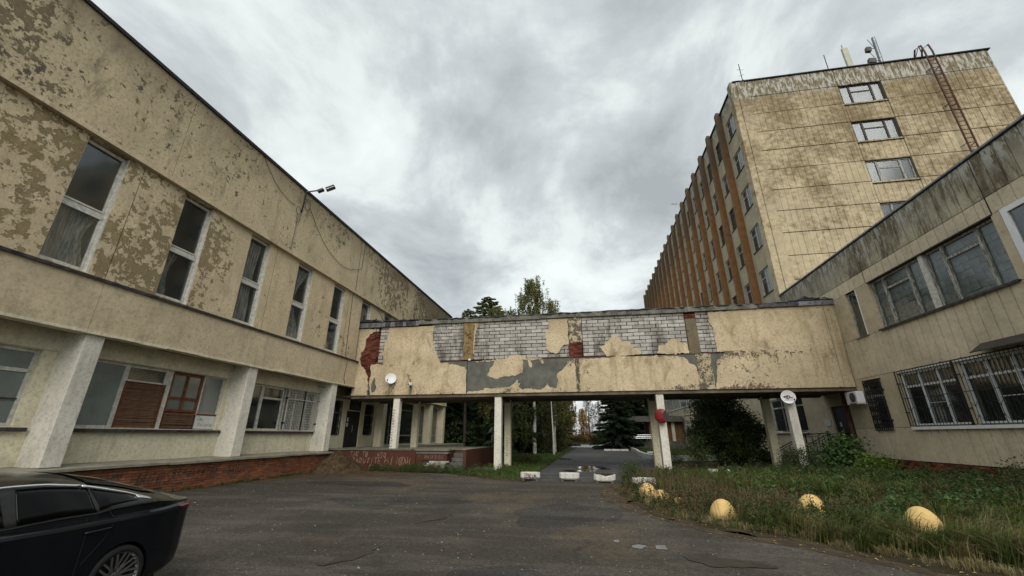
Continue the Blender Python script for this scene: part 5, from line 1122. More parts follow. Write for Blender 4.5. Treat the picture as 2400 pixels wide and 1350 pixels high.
def planter(x, y, rz, label, L_=.74, soil=True, broken=False, feet=True, mat='white_concrete'):
    t = thing('concrete_planter', label, 'planter', (x, y, 0), 'white concrete planters blocking the road'); t.rotation_euler = (0, 0, rz)
    hx, hy, z0, z1 = L_/2, .17, .07, .30; bm = bmesh.new()
    def ring(sx, sy, z, ch=.07): return [bm.verts.new((a_*(sx-(ch if i_ else 0)), c_*(sy-(0 if i_ else ch)), z)) for a_, c_, i_ in ((-1,-1,1),(1,-1,1),(1,-1,0),(1,1,0),(1,1,1),(-1,1,1),(-1,1,0),(-1,-1,0))]
    rs = [ring(hx*.9, hy*.85, z0), ring(hx, hy, z0+.05), ring(hx, hy, z1-.03), ring(hx*.985, hy*.97, z1), ring(hx*.88, hy*.72, z1-.005, .05), ring(hx*.85, hy*.68, z1-.07, .05)]
    for a_, b2 in zip(rs, rs[1:]):
        for k in range(8): bm.faces.new((a_[k], a_[(k+1)%8], b2[(k+1)%8], b2[k]))
    bm.faces.new(rs[0][::-1]); bm.faces.new(rs[-1])
    rr = random.Random(int(x*100))
    for v in bm.verts:
        v.co += Vector((rr.uniform(-.008,.008), rr.uniform(-.006,.006), rr.uniform(-.006,.006)))
        if broken and v.co.z > z1-.05: v.co.z -= max(0, .14*math.exp(-((v.co.x-hx*.05)/.16)**2))
    if broken: 
        bmesh.ops.subdivide_edges(bm, edges=bm.edges[:], cuts=3)
        for v in bm.verts:
            if v.co.z > z1-.08 and v.co.y < 0: v.co.z -= .11*math.exp(-((v.co.x-hx*.2)/.11)**2) + rr.uniform(0,.012)
    me = D.meshes.new('trough'); bm.to_mesh(me); bm.free(); me.materials.append(M[mat]); o = D.objects.new('trough', me); W[t.name] = Vector((0,0,0)); link(o, t); bevel(o, .012)
    if feet:
        for q in (-1, 1): MB().box(q*hx*.7-.05, q*hx*.7+.05, -.11, .11, 0, .08).build('foot', M['walk_concrete'], t)
    return t
p1 = planter(-2.32, 17.3, R(2), 'white planter covered in red and black graffiti, leftmost across the road', .76)
b_ = MB(); Pn = lambda u, z: (u, -.176, z); spray(b_, '7PN', -.26, .14, .12, Pn, .018, 41); b_.build('graffiti', M['spray_red'], p1); b_ = MB(); spray(b_, 'UXM', -.05, .10, .13, Pn, .016, 42); scribble(b_, path((-.25,.13),(.3,.12),9,.02,4), .02, Pn); b_.build('graffiti', M['spray_dark'], p1)
planter(-.80, 17.35, R(-4), 'clean low white planter alone in the middle of the road', .76)
p3 = planter(.52, 16.95, R(-6), 'broken white planter with earth in it, at the right edge of the road', .78, broken=True)
planter(1.78, 15.75, R(-3), 'weathered white planter standing among weeds behind the battered yellow dome', .76, mat='white_concrete')
planter(5.38, 20.1, R(4), 'white planter lying in the grass behind the right pair of walkway pillars', .86)
d_ = MB(); 
for k in range(160): d_.obox((rr.uniform(-.32,.3), rr.uniform(-.11,.11), .235+.05*math.exp(-((k%9)/5))+rr.uniform(0,.03)), .05, .05, .035, (rr.uniform(0,3),rr.uniform(0,3),rr.uniform(0,3)))
tag(d_.build('earth', M['dirt'], p3), kind='stuff')

# mound of earth against the terrace
bm = bmesh.new(); bmesh.ops.create_grid(bm, x_segments=60, y_segments=36, size=1); rng = random.Random(2)
from mathutils import noise as mn
for v in bm.verts:
    x, y = v.co.x*1.75, v.co.y*1.25; d = math.hypot((x+.25)/1.45, y/1.15); h = max(0, 1-d)**.85*.98 + .16*mn.noise(Vector((x*2.2, y*2.2, 1))) * max(0, 1-d*.8) + .05*mn.noise(Vector((x*9, y*9, 3)))
    v.co = Vector((x-11.8, y+19.6, max(-.02, h-.03)))
me = D.meshes.new('earth_mound'); bm.to_mesh(me); bm.free(); me.materials.append(M['dirt']); MO = link(D.objects.new('earth_mound', me)); tag(MO, 'brown heap of earth piled against the brick plinth and the terrace corner', 'earth heap'); smooth_by_angle(MO, 60)
st_ = MB(); rr = random.Random(12)
for k in range(500):
    a_ = rr.uniform(0, 6.28); q = rr.random()**.6; x, y = -11.9+1.9*q*math.cos(a_), 19.4+1.3*q*math.sin(a_)
    if y > 20.4 or x < -12.85: continue
    h = max(0, 1-math.hypot((x+11.8+.25)/1.45, (y-19.6)/1.15))**.85*.95; s_ = rr.uniform(.015,.06); st_.obox((x,y,h+s_*.2), s_, s_*.8, s_*.7, (rr.uniform(0,3),rr.uniform(0,3),rr.uniform(0,3)))
tag(st_.build('clods', M['dirt']), kind='stuff')
# loose stones, leaves and litter on the asphalt
st_ = MB(); lf = MB(); lf.cm = 0
for k in range(2600):
    x, y = rr.uniform(-12, 6), rr.uniform(3.5, 20); 
    if inside(x, y, [(1.2,16.9),(1.2,12),(1.7,10),(4.8,6.8),(9,5),(9,20)]): continue
    s_ = rr.uniform(.005,.02)*(1.6 if rr.random() < .05 else 1); st_.obox((x,y,s_*.25), s_, s_*.8, s_*.5, (rr.uniform(0,.4),rr.uniform(0,.4),rr.uniform(0,3)))
tag(st_.build('loose_stones', plain('stones', (.22,.20,.17), .9, .6, 8)), kind='stuff')
for k in range(420):
    t = rr.random(); i = rr.randrange(len(EDR)-4); x = EDR[i][0]+(EDR[i+1][0]-EDR[i][0])*t + rr.gauss(-.15, .5); y = EDR[i][1]+(EDR[i+1][1]-EDR[i][1])*t+rr.gauss(0, .4)
    s_ = rr.uniform(.012,.035); a_ = rr.uniform(0, 6.28); ca, sa = math.cos(a_)*s_, math.sin(a_)*s_; z = .012
    lf.add([(x-ca,y-sa,z),(x-sa*.5,y+ca*.5,z+.008),(x+ca,y+sa,z+.002),(x+sa*.5,y-ca*.5,z+.006)], [(0,1,2,3)])
tag(lf.build('fallen_leaves', plain('yellow_leaf', (.30,.24,.10), .8, .5, 6, bump=0)), kind='stuff')

# white kerb round the far lawn, painted kerb stones
KB = thing('white_kerb', 'low whitewashed kerb bordering the far green lawn', 'kerb', (4.5, 34, 0)); kp = [(4.85,51.6),(4.75,46),(4.4,40.5),(4.3,36.2),(4.72,31.2),(7.3,32.3),(9.6,33.1),(12.6,33.8)]
for a, b in zip(kp, kp[1:]):
    L_ = math.dist(a, b); k = max(1, round(L_/1.4))
    for i in range(k):
        p = Vector((a[0]+(b[0]-a[0])*i/k, a[1]+(b[1]-a[1])*i/k, .17)); q = Vector((a[0]+(b[0]-a[0])*(i+.97)/k, a[1]+(b[1]-a[1])*(i+.97)/k, .17)); MB().bar(p, q, .22, .36).build('kerb_stone', M['white_concrete'], KB)
for i, (x, y, l_) in enumerate(((3.0,50.9,.9),(3.95,50.9,.9),(2.1,50.9,.8),(6.2,44,1.3))):
    o = bevel(MB().box(-l_/2,l_/2,-.12,.12,0,.2).build('kerb_block', M['white_concrete'], None, False, (x,y,0)), .02)
    tag(o, ('white kerb block in the row before the spruce, middle one', 'white kerb block in the row before the spruce, nearest the lawn corner', 'white kerb block in the row before the spruce, at the road edge', 'white block lying alone on the far green lawn')[i], 'kerb block')
LP = thing('lamp_post', 'slim pale lamp post at the left edge of the road under the trees', 'lamp post', (-3.05, 38.6, 0))
MB().tube([(-3.05,38.6,0),(-3.05,38.6,.9)], .09, 10).build('base', M['metal_white'], LP); MB().tube([(-3.05,38.6,.9),(-3.15,38.6,4.6)], [.06,.045], 8).build('post', M['metal_white'], LP)
MB().tube([(-3.15,38.6,4.6),(-2.95,38.55,4.95),(-2.6,38.5,5.1)], .03, 6).obox((-2.5,38.5,5.12), .4, .2, .1, (0,R(-10),0)).build('lamp_head', M['tin'], LP)
ib = MB().tube([(0,0,0),(.02,.0,.01)], .01).v
BD = MB().add([(0,0,0),(.16,.0,.02),(.08,.35,.10),(.02,.55,.02),(-.08,.3,.10),(0,0,.05),(.08,-.35,.10),(.02,-.55,.02),(-.08,-.3,.10),(-.28,0,.01),(-.36,.06,0),(-.36,-.06,0),(.24,0,0)],
    [(0,2,3,4),(5,8,7,6),(0,12,1,5),(0,5,2),(0,6,5),(0,9,12),(5,12,9),(9,10,11),(0,9,10)]); bo = BD.build('bird', M['metal_black'], None, False, (16.5, 62.8, 38.0)); tag(bo, 'tiny dark bird high in the cloudy sky left of the tall block', 'bird'); bo.scale = (1.1,)*3; bo.rotation_euler = (R(15), R(8), R(70))
# ================================================================ vegetation
def leafmat(name, lo, hi, rough=.6, third=None):
    n = N(name); r_ = n.rnd(True); c = n.mix(r_, lo, hi)
    if third: c = n.mix(n.step(n.noise(.9, 4, .6, v=n.t.nodes.new('ShaderNodeNewGeometry').outputs['Position']), .52, .66), c, third)
    m = n.end(c, rough, .25); tr = n.t.nodes.new('ShaderNodeBsdfTranslucent'); n.put(tr.inputs[0], c); mx = n.t.nodes.new('ShaderNodeMixShader'); mx.inputs[0].default_value = .25
    n.t.links.new(n.p.outputs[0], mx.inputs[1]); n.t.links.new(tr.outputs[0], mx.inputs[2]); n.t.links.new(mx.outputs[0], n.o.inputs[0]); return m
M['grass_green'] = leafmat('grass_blades', (.032,.058,.010), (.115,.155,.034), third=(.15,.14,.05))
M['grass_dry'] = leafmat('dry_grass', (.13,.11,.05), (.34,.28,.13))
M['grass_lawn'] = leafmat('lawn_blades', (.035,.075,.012), (.08,.13,.025))
M['weed'] = leafmat('weed_leaves', (.03,.055,.015), (.085,.12,.035), third=(.10,.075,.035))
M['weed_brown'] = leafmat('withered_weed', (.07,.05,.028), (.15,.105,.055))
M['birch'] = leafmat('birch_leaves', (.08,.095,.028), (.19,.195,.065), third=(.22,.19,.055))
M['birch_far'] = leafmat('dim_leaves', (.03,.045,.014), (.07,.085,.025), third=(.09,.08,.025))
M['autumn'] = leafmat('autumn_leaves', (.26,.13,.02), (.42,.23,.03), third=(.12,.12,.03))
M['spruce'] = leafmat('spruce_needles', (.012,.026,.011), (.035,.058,.022))
M['spruce_light'] = leafmat('larch_needles', (.09,.11,.03), (.18,.19,.06))
M['bush'] = leafmat('bush_leaves', (.02,.038,.013), (.085,.115,.04))
M['bush_bright'] = leafmat('bright_leaves', (.08,.14,.02), (.16,.24,.04))
M['bush_broad'] = leafmat('broad_leaves', (.04,.085,.025), (.10,.16,.05))
M['bark'] = plain('dark_bark', (.05,.042,.034), .95, .4, 6, bump=.8, bsc=12)
n = N('birch_bark'); M['birch_bark'] = n.end(n.mix(n.step(n.noise(2.6, 6, .75, v=n.mapv((1,1,3.5))), .56, .60), (.42,.41,.37), (.05,.045,.04)), .9, .2)
def nmesh(name, V, Fc, mat, parent=None, loc=(0,0,0), kind=None):
    "V (n,3) numpy, Fc (m,k) numpy index array"
    me = D.meshes.new(name); k = Fc.shape[1]; me.vertices.add(len(V)); me.vertices.foreach_set('co', V.astype(np.float32).ravel())
    me.loops.add(Fc.size); me.loops.foreach_set('vertex_index', Fc.astype(np.int32).ravel()); me.polygons.add(len(Fc))
    me.polygons.foreach_set('loop_start', np.arange(0, Fc.size, k, dtype=np.int32)); me.update(calc_edges=True)
    me.materials.append(mat); o = link(D.objects.new(name, me), parent, loc)
    return tag(o, kind=kind)
def blades(P, H, Wd, lean, rng, droop=.5):
    "tapered bent blades: 5 vertices, 2 faces (quad + triangle drawn as quads)"
    n_ = len(P); a = rng.uniform(0, 2*np.pi, n_); side = np.stack([np.cos(a), np.sin(a), 0*a], 1)
    if lean is None: d = np.stack([np.cos(a+1.57), np.sin(a+1.57), 0*a], 1)
    else: d = np.stack([np.cos(lean+rng.normal(0,.7,n_)), np.sin(lean+rng.normal(0,.7,n_)), 0*a], 1)
    H = H[:,None]; Wd = Wd[:,None]; k = (rng.uniform(.15, 1.0, n_)*droop)[:,None]; up = np.array([[0,0,1.]])
    m = P + up*H*.55 + d*H*.18*k*1.5; t = P + up*H*(1-.35*k) + d*H*.75*k
    V = np.stack([P-side*Wd/2, P+side*Wd/2, m+side*Wd*.38, m-side*Wd*.38, t+side*Wd*.06, t-side*Wd*.06], 1).reshape(-1, 3)
    b = np.arange(n_)[:,None]*6; F_ = np.stack([b+np.array([[0,1,2,3]]), b+np.array([[3,2,4,5]])], 1).reshape(-1, 4); return V, F_
def in_poly(X, Y, poly):
    k = np.zeros(len(X), bool)
    for i in range(len(poly)):
        (a, b), (c, d) = poly[i], poly[i-1]
        if b == d: continue
        k ^= ((b > Y) != (d > Y)) & (X < (c-a)*(Y-b)/(d-b)+a)
    return k
def scatter(poly, n_, rng, edge=None):
    xs = [p[0] for p in poly]; ys = [p[1] for p in poly]; X = rng.uniform(min(xs), max(xs), n_*3); Y = rng.uniform(min(ys), max(ys), n_*3)
    k = in_poly(X, Y, poly); return X[k][:n_], Y[k][:n_]
def vnoise(X, Y, s, seed):
    return np.array([mn.noise(Vector((x*s, y*s, seed))) for x, y in zip(X, Y)])
GP = [(1.15,17.0),(1.05,16.0),(1.0,14.2),(1.1,12.8),(1.35,11.6),(1.62,10.4),(2.4,9.4),(3.3,8.75),(4.1,7.75),(4.8,7.05),(5.9,6.5),(8,5.9),(12.4,5.2),(12.4,22.8),(9,26),(4.4,27),(3.9,25),(3.0,21.5),(2.2,19.0)]
STRIP = [(3.2,14.4),(3.4,12.9),(6.4,11.9),(9.5,11.7),(9.5,12.5),(7.0,13.2),(4.6,14.3)]
sheet_poly('worn_path', STRIP, .012, M['asphalt'])
rng = np.random.default_rng(3)
X, Y = scatter(GP, 46000, rng); f = vnoise(X, Y, .55, 1.0); f2 = vnoise(X, Y, 1.6, 5.0)
dens = np.clip(.62 + f*1.1 + f2*.5, .12, 1); st = in_poly(X, Y, STRIP); dens[st] *= .10
keep = rng.uniform(0, 1, len(X)) < dens * np.where(Y > 16, .55, 1.0); X, Y, f, f2 = X[keep], Y[keep], f[keep], f2[keep]
DM = ((1.85,15.55),(1.55,15.55),(2.1,15.6),(2.72,10.45),(4.78,11.15),(5.78,9.35),(5.95,9.35),(1.62,13.75),(1.86,12.75))
def clear(X, Y, rng, p=.8):
    k = np.ones(len(X), bool)
    for a, b in DM:
        d = math.hypot(a, b); ux, uy = a/d, b/d; s_ = (X-a)*ux+(Y-b)*uy; t = abs(-(X-a)*uy+(Y-b)*ux); k &= ~((t < .40) & (s_ > -1.1) & (s_ < .1) & (rng.uniform(0,1,len(X)) < p))
    return k
edge = np.minimum(1, .35 + np.maximum(0, (X-1.0-np.maximum(0, 9.6-Y)*1.2)/1.6)); dry = (f2 + rng.normal(0,.22,len(X))) > .10 + .45*np.clip((X-3)/3,0,1) - .25*(Y > 12)*(X < 4)
H = (rng.gamma(4, .022, len(X)) + .02) * np.clip(1.05+f*1.1, .35, 1.9) * edge; H = np.clip(H, .03, .42); Z = np.zeros(len(X))
for sel, mt, nm in ((~dry, 'grass_green', 'grass'), (dry, 'grass_dry', 'dry_grass')):
    V, F_ = blades(np.stack([X[sel], Y[sel], Z[sel]], 1), H[sel]*(1 if mt == 'grass_green' else 1.15), rng.uniform(.006, .014, sel.sum()) if mt == 'grass_green' else rng.uniform(.003,.008,sel.sum()), R(-20) if mt == 'grass_green' else None, rng, 1.0)
    nmesh(nm, V, F_, M[mt], kind='stuff')
# tufts of long leaning grass, each fanning out from its own root
def tufts(name, cent, nb, hmin, hmax, mat, rng, lean=None, spread=.07, wd=(.005,.012), drp=1.2):
    C_, Hh, An = [], [], []
    for (x, y) in cent:
        k = int(nb*rng.uniform(.4, 1.7)); h = rng.uniform(hmin, hmax); a = rng.uniform(0, 2*np.pi, k); q = np.abs(rng.normal(0, spread, k))
        C_.append(np.stack([x+q*np.cos(a), y+q*np.sin(a), 0*a], 1)); Hh.append(h*rng.uniform(.5, 1.15, k)); An.append(a if lean is None else lean + rng.normal(0, .55, k))
    C_ = np.concatenate(C_); Hh = np.concatenate(Hh); An = np.concatenate(An); n_ = len(C_); k = in_poly(C_[:,0], C_[:,1], GP) | (rng.uniform(0,1,n_) < .25); C_, Hh, An = C_[k], Hh[k], An[k]; n_ = len(C_)
    side = np.stack([-np.sin(An), np.cos(An), 0*An], 1); d = np.stack([np.cos(An), np.sin(An), 0*An], 1); H_ = Hh[:,None]; Wd = rng.uniform(*wd, n_)[:,None]; kk = (rng.uniform(.25, 1, n_)*drp)[:,None]; up = np.array([[0,0,1.]])
    m = C_+up*H_*.6+d*H_*.2*kk; t2 = C_+up*H_*(.95-.30*kk)+d*H_*.55*kk; t = C_+up*H_*(1.0-.5*kk)+d*H_*.85*kk
    V = np.stack([C_-side*Wd/2, C_+side*Wd/2, m+side*Wd*.42, m-side*Wd*.42, t2+side*Wd*.25, t2-side*Wd*.25, t+side*Wd*.04, t-side*Wd*.04], 1).reshape(-1, 3); b = np.arange(n_)[:,None]*8
    F_ = np.stack([b+np.array([[0,1,2,3]]), b+np.array([[3,2,4,5]]), b+np.array([[5,4,6,7]])], 1).reshape(-1, 4); nmesh(name, V, F_, M[mat], kind='stuff')
def cents(spec):
    o = []
    for cx, cy, sx, sy, k in spec:
        X = rng.normal(cx, sx, k); Y = rng.normal(cy, sy, k); kk = in_poly(X, Y, GP) & ~in_poly(X, Y, STRIP) & clear(X, Y, rng, .7); o += list(zip(X[kk], Y[kk]))
    return o
near = ((5.4,8.2,.8,.4,70),(4.5,8.8,.5,.3,34),(7.2,7.7,.9,.5,70),(6.9,9.4,.8,.5,46),(3.3,9.4,.4,.25,16),(9,9,1.2,1.2,70))
mid = ((6.5,14.9,1.3,.8,90),(4.3,17,1.6,1.3,90),(8.5,12.8,1.8,1.2,90),(9.5,17,1.8,2.2,110),(3,13.5,1.0,1.5,60))
tufts('long_grass', cents(near), 46, .25, .62, 'grass_green', rng, R(-30), .09, (.008,.018), 1.35); tufts('dry_grass', cents(near), 26, .2, .58, 'grass_dry', rng, R(-30), .12, (.006,.012), 1.35)
tufts('long_grass', cents(mid), 44, .25, .65, 'grass_green', rng, None, .12, (.012,.022)); tufts('dry_grass', cents(mid), 14, .2, .5, 'grass_dry', rng, None, .14, (.005,.01))
tufts('edge_grass', [(EDR[i][0]+(EDR[i+1][0]-EDR[i][0])*t+rng.normal(.12,.12), EDR[i][1]+(EDR[i+1][1]-EDR[i][1])*t+rng.normal(.05,.1)) for i in range(10) for t in rng.uniform(0,1,26)], 22, .05, .2, 'grass_dry', rng, None, .05, (.004,.008))
# leafy weeds: a stem with small leaves all along it
def weeds(name, P, Hh, nl, ls, mat, rng, spread=.25, kind='stuff', parent=None):
    n_ = len(P); t = rng.uniform(.12, 1, (n_, nl)); a = rng.uniform(0, 2*np.pi, (n_, nl)); lean = rng.normal(0, .14, (n_, 2))
    rad = spread*Hh[:,None]*(1-t*.75)*rng.uniform(.3, 1, (n_, nl)); C_ = np.stack([P[:,0][:,None]+np.cos(a)*rad+lean[:,0][:,None]*t*Hh[:,None], P[:,1][:,None]+np.sin(a)*rad+lean[:,1][:,None]*t*Hh[:,None], P[:,2][:,None]+t*Hh[:,None]], 2).reshape(-1, 3)
    return leaves(name, C_, ls, mat, rng, kind, parent)
def leaves(name, C_, ls, mat, rng, kind=None, parent=None, asp=.5, droop=0, up=None):
    n_ = len(C_); d = rng.normal(0, 1, (n_, 3)); d[:,2] = d[:,2]*.6 - droop; d /= np.linalg.norm(d, axis=1)[:,None]; s_ = np.cross(d, rng.normal(0, 1, (n_, 3)) if up is None else np.array([[0,0,1.]])); s_ /= np.linalg.norm(s_, axis=1)[:,None]+1e-9
    L_ = (ls*rng.uniform(.55, 1.35, n_))[:,None]
    V = np.stack([C_-d*L_/2, C_+s_*L_*asp/2, C_+d*L_/2, C_-s_*L_*asp/2], 1).reshape(-1, 3); F_ = np.arange(n_*4).reshape(-1, 4); return nmesh(name, V, F_, M[mat], parent, kind=kind)
def pts_in(cx, cy, sx, sy, k): return np.stack([rng.normal(cx, sx, k), rng.normal(cy, sy, k), np.zeros(k)], 1)
def clip2(P): P = clip(P); return P[clear(P[:,0], P[:,1], rng, .97)]
def clip(P): k = in_poly(P[:,0], P[:,1], GP); return P[k]
P = clip2(np.concatenate([pts_in(2.6,11.7,.8,.9,210), pts_in(1.6,13.6,.35,.8,110), pts_in(2.6,14.8,.9,1.3,200), pts_in(3.7,10.3,.7,.35,110), pts_in(4.4,10.2,.6,.4,90), pts_in(2.6,17.5,.9,1.4,150), pts_in(6.5,12,1.6,1.6,80)]))
weeds('brown_weeds', P, rng.uniform(.2, .6, len(P)), 70, .035, 'weed_brown', rng, .3)
P = clip2(np.concatenate([pts_in(2.3,12.4,.7,1.1,90), pts_in(1.4,14.8,.3,1,90), pts_in(3.8,10.0,.9,.35,110), pts_in(5,10.1,.6,.4,60), pts_in(7.5,10.5,1.8,1.6,120), pts_in(9.8,15,1.8,3.5,420), pts_in(8,19,2,1.6,300), pts_in(6.2,17,1.5,1.6,160), pts_in(3.2,19,.8,1.5,90), pts_in(11,12,1,2.5,120)]))
weeds('green_weeds', P, rng.uniform(.15, .45, len(P))*(1+np.clip((P[:,0]-6)/8,0,.7)), 80, .055, 'weed', rng, .45)
P = clip2(np.concatenate([pts_in(9,12.5,2.2,2.4,130), pts_in(10.6,17,1.0,2.5,120), pts_in(7,16.5,2,2,90)]))
weeds('broadleaf_weeds', P, rng.uniform(.18, .6, len(P)), 34, .12, 'bush_broad', rng, .5)
st_ = MB(); rr = random.Random(4)
for p in P[::3]: st_.tube([(p[0],p[1],0),(p[0]+rr.gauss(0,.05),p[1]+rr.gauss(0,.05),.35)], .004, 3, False)
for k in range(240):
    x, y = rr.gauss(2.5,.9), rr.gauss(13,2.3)
    if inside(x, y, GP): st_.tube([(x,y,0),(x+rr.gauss(0,.08),y+rr.gauss(0,.08),rr.uniform(.3,.75))], .0035, 3, False)
tag(st_.build('weed_stalks', M['weed_brown']), kind='stuff')
# weeds along the walls and the near verge on the left
P = np.concatenate([np.stack([rng.uniform(-12.87,-12.7,150), rng.uniform(9,20,150), np.zeros(150)],1), np.stack([rng.normal(-8.3,.75,170), rng.normal(20.15,.18,170), np.zeros(170)],1), np.stack([rng.normal(-6.9,.6,110), rng.normal(20.1,.25,110), np.zeros(110)],1), np.stack([rng.normal(-10.4,.3,30), rng.normal(20.35,.08,30), np.zeros(30)],1), np.stack([rng.normal(-4.9,.9,90), rng.normal(20.6,.9,90), np.zeros(90)],1)])
hh_ = np.where(P[:,0] < -12, rng.uniform(.04,.12,len(P)), rng.uniform(.15,.42,len(P))); weeds('wall_weeds', P, hh_, 55, .042, 'weed', rng, .55)
X, Y = scatter([(-5.9,18.8),(-2.6,17.0),(-2.3,17.2),(-2.45,21.5),(-2.4,30),(-2.3,42),(-12,60),(-20,60),(-14,40),(-5.8,27)], 42000, rng); f = vnoise(X, Y, .5, 2.)
k = rng.uniform(0,1,len(X)) < np.clip(.7+f, .2, 1)*np.where(Y > 30, .6, 1); X, Y, f = X[k], Y[k], f[k]; V, F_ = blades(np.stack([X,Y,0*X],1), rng.uniform(.04,.13,len(X))*(1+f)*(1+Y/60), rng.uniform(.01,.02,len(X))*(1+Y/40), None, rng, .9); nmesh('lawn_grass', V, F_, M['grass_lawn'], kind='stuff')
X, Y = scatter([(4.9,31.6),(12.7,33.4),(12.7,60),(5.2,60),(4.9,52),(4.5,36)], 9000, rng); V, F_ = blades(np.stack([X,Y,0*X+.01],1), rng.uniform(.05,.12,len(X)), rng.uniform(.03,.05,len(X)), None, rng, .9); nmesh('far_lawn_grass', V, F_, M['grass_lawn'], kind='stuff')
X = rng.uniform(-12.8,-6.2,900); Y = rng.uniform(20.6,21.4,900); V, F_ = blades(np.stack([X,Y,0*X+.98],1), rng.uniform(.03,.13,900), rng.uniform(.006,.012,900), None, rng, .9); nmesh('terrace_grass', V, F_, M['grass_green'], kind='stuff')
P = np.stack([rng.uniform(-6.0,-3.2,200), rng.uniform(27.2,30,200), np.full(200,.0)],1); weeds('green_weeds', P, rng.uniform(.2,.6,200), 60, .07, 'weed', rng, .5)

def bush(name, label, c, rx, ry, h, n_, ls, mat, seed, stems=14, cat='bush', group=None, asp=.55):
    rng = np.random.default_rng(seed); t = thing(name, label, cat, c, group); cl = []; st_ = MB(); rr = random.Random(seed)
    for k in range(stems*4):
        a = rng.uniform(0, 6.28); q = math.sqrt(rng.uniform(0, 1)); z = rng.uniform(.12, 1)*h; w_ = math.sqrt(max(.05, 1-(max(0, z/h-.45)/.6)**2)); x, y = c[0]+rx*q*w_*math.cos(a), c[1]+ry*q*w_*math.sin(a)
        m = max(10, int(n_/(stems*4)*rng.uniform(.4, 1.6))); s_ = rng.uniform(.10, .2)*min(1, h/1.5)+.03; cl.append(np.stack([rng.normal(x, s_*1.3, m), rng.normal(y, s_*1.3, m), rng.normal(c[2]+z, s_, m)], 1))
        if k % 3 == 0: st_.tube([(c[0]+rr.gauss(0,.15*rx),c[1]+rr.gauss(0,.15*ry),c[2]), (c[0]+(x-c[0])*.5,c[1]+(y-c[1])*.5,c[2]+z*.6),(x,y,c[2]+z)], [.018*h**.5,.012,.005], 4, False)
    C_ = np.concatenate(cl); C_ = C_[C_[:,2] > c[2]+.02]; leaves('foliage', C_, ls, mat, rng, None, t, asp); st_.build('stems', M['bark'], t); return t
bush('large_bush', 'large dark leafy bush taller than a door beside the right walkway pillars', (7.75,27.4,0), 1.65, 1.9, 3.9, 34000, .12, 'bush', 5, 40)
bush('large_bush', 'dark bush spreading low behind the rightmost rear pillar', (9.0,27.6,0), 1.5, 1.4, 2.7, 17000, .12, 'bush', 6, 26)
bush('willow_shrub', 'pale slender shoots growing in front of the large dark bush', (5.6,24.4,0), .7, .6, 1.5, 1600, .13, 'weed', 7, 14, 'shrub', None, .28)
bush('rose_bush', 'small leafy bush wrapped round the foot of the rightmost pillar', (9.0,20.9,0), .85, .7, 1.05, 4200, .065, 'bush', 8, 16)
bush('broadleaf_shrub', 'broad leaved green shrub growing in front of the porch railing', (10.7,20.9,0), .95, .8, 1.45, 2600, .14, 'bush_broad', 9, 16, 'shrub', None, .75)
bush('bright_shrub', 'bright yellow green shrub in front of the drainpipe foot', (11.1,19.6,0), .65, .5, .8, 1700, .10, 'bush_bright', 10, 12, 'shrub', None, .6)
bush('creeping_bush', 'low dark bush creeping along the brick plinth under the white sill', (11.9,17.2,0), .7, 1.9, .55, 3800, .06, 'bush', 11, 14)
bush('plinth_bush', 'tangled dark bush in the right corner under the grilled window', (11.2,12.6,0), 1.4, 2.2, .95, 6000, .06, 'bush', 12, 18)
bush('kerb_bush', 'small round bush at the base of the middle right pillar pair', (4.3,25.9,0), .8, .6, .75, 2200, .07, 'bush', 13, 10)
bush('road_edge_bush', 'small brown green bush where the road meets the weeds', (1.5,17.1,0), .5, .5, .62, 2000, .05, 'weed', 14, 10)

def trunk_mb(b, x, y, h, r0, lean=(0,0), seg=9, rr=random):
    pts = [(x+lean[0]*(i/seg)**1.5+rr.gauss(0,.04), y+lean[1]*(i/seg)**1.5, h*i/seg) for i in range(seg+1)]; b.tube(pts, [r0*(1-.9*i/seg)+.01 for i in range(seg+1)], 8); return pts
def birch(name, label, x, y, h, rad, seed, nl=15000, ls=.11, mat='birch', crown0=.22, group=None, lean=(0,0), bark='birch_bark', leader=True):
    rng = np.random.default_rng(seed); rr = random.Random(seed); t = thing(name, label, 'tree', (x, y, 0), group); b = MB(); tp = trunk_mb(b, x, y, h*.97, .035*h**.62, lean, 9, rr); b.build('trunk', M[bark], t)
    lb = MB(); C_ = []; nb = int(26+h*2.2)
    for k in range(nb):
        f = crown0 + (1-crown0)*(k/nb)**.9; i = min(8, int(f*9)); p0 = Vector(tp[i]).lerp(Vector(tp[i+1]), f*9-i); a = k*2.399+rr.uniform(-.4,.4)
        L_ = rad*(1.0-((f-crown0)/(1-crown0))**1.6*.82)*rr.uniform(.6, 1.12)*(.55+.45*min(1,(f-crown0)*5)); up = .55+.5*f
        p1 = p0+Vector((math.cos(a)*L_*.55, math.sin(a)*L_*.55, L_*.55*up)); p2 = p0+Vector((math.cos(a)*L_, math.sin(a)*L_, L_*.62*up)); lb.tube([p0, p1, p2], [.012+.022*(1-f), .012, .005], 4, False)
        for s_ in range(int(6+L_*4)):        # hanging strands
            q = rr.uniform(.25, 1); pp = p0.lerp(p1, q*2) if q < .5 else p1.lerp(p2, q*2-1); pp += Vector((rr.gauss(0,.22),rr.gauss(0,.22),rr.gauss(0,.12))); ln = rr.uniform(.35, 1.5)*min(1.5, h*.1); m = max(4, int(nl/(nb*13)*rr.uniform(.6,1.4)))
            tt = rng.uniform(0, 1, m); C_.append(np.stack([pp.x+rng.normal(0,.07,m), pp.y+rng.normal(0,.07,m), pp.z-tt*ln], 1))
    C_ = np.concatenate(C_); lb.build('branches', M['bark'], t); leaves('crown', C_, ls, mat, rng, None, t, .6, .4); return t
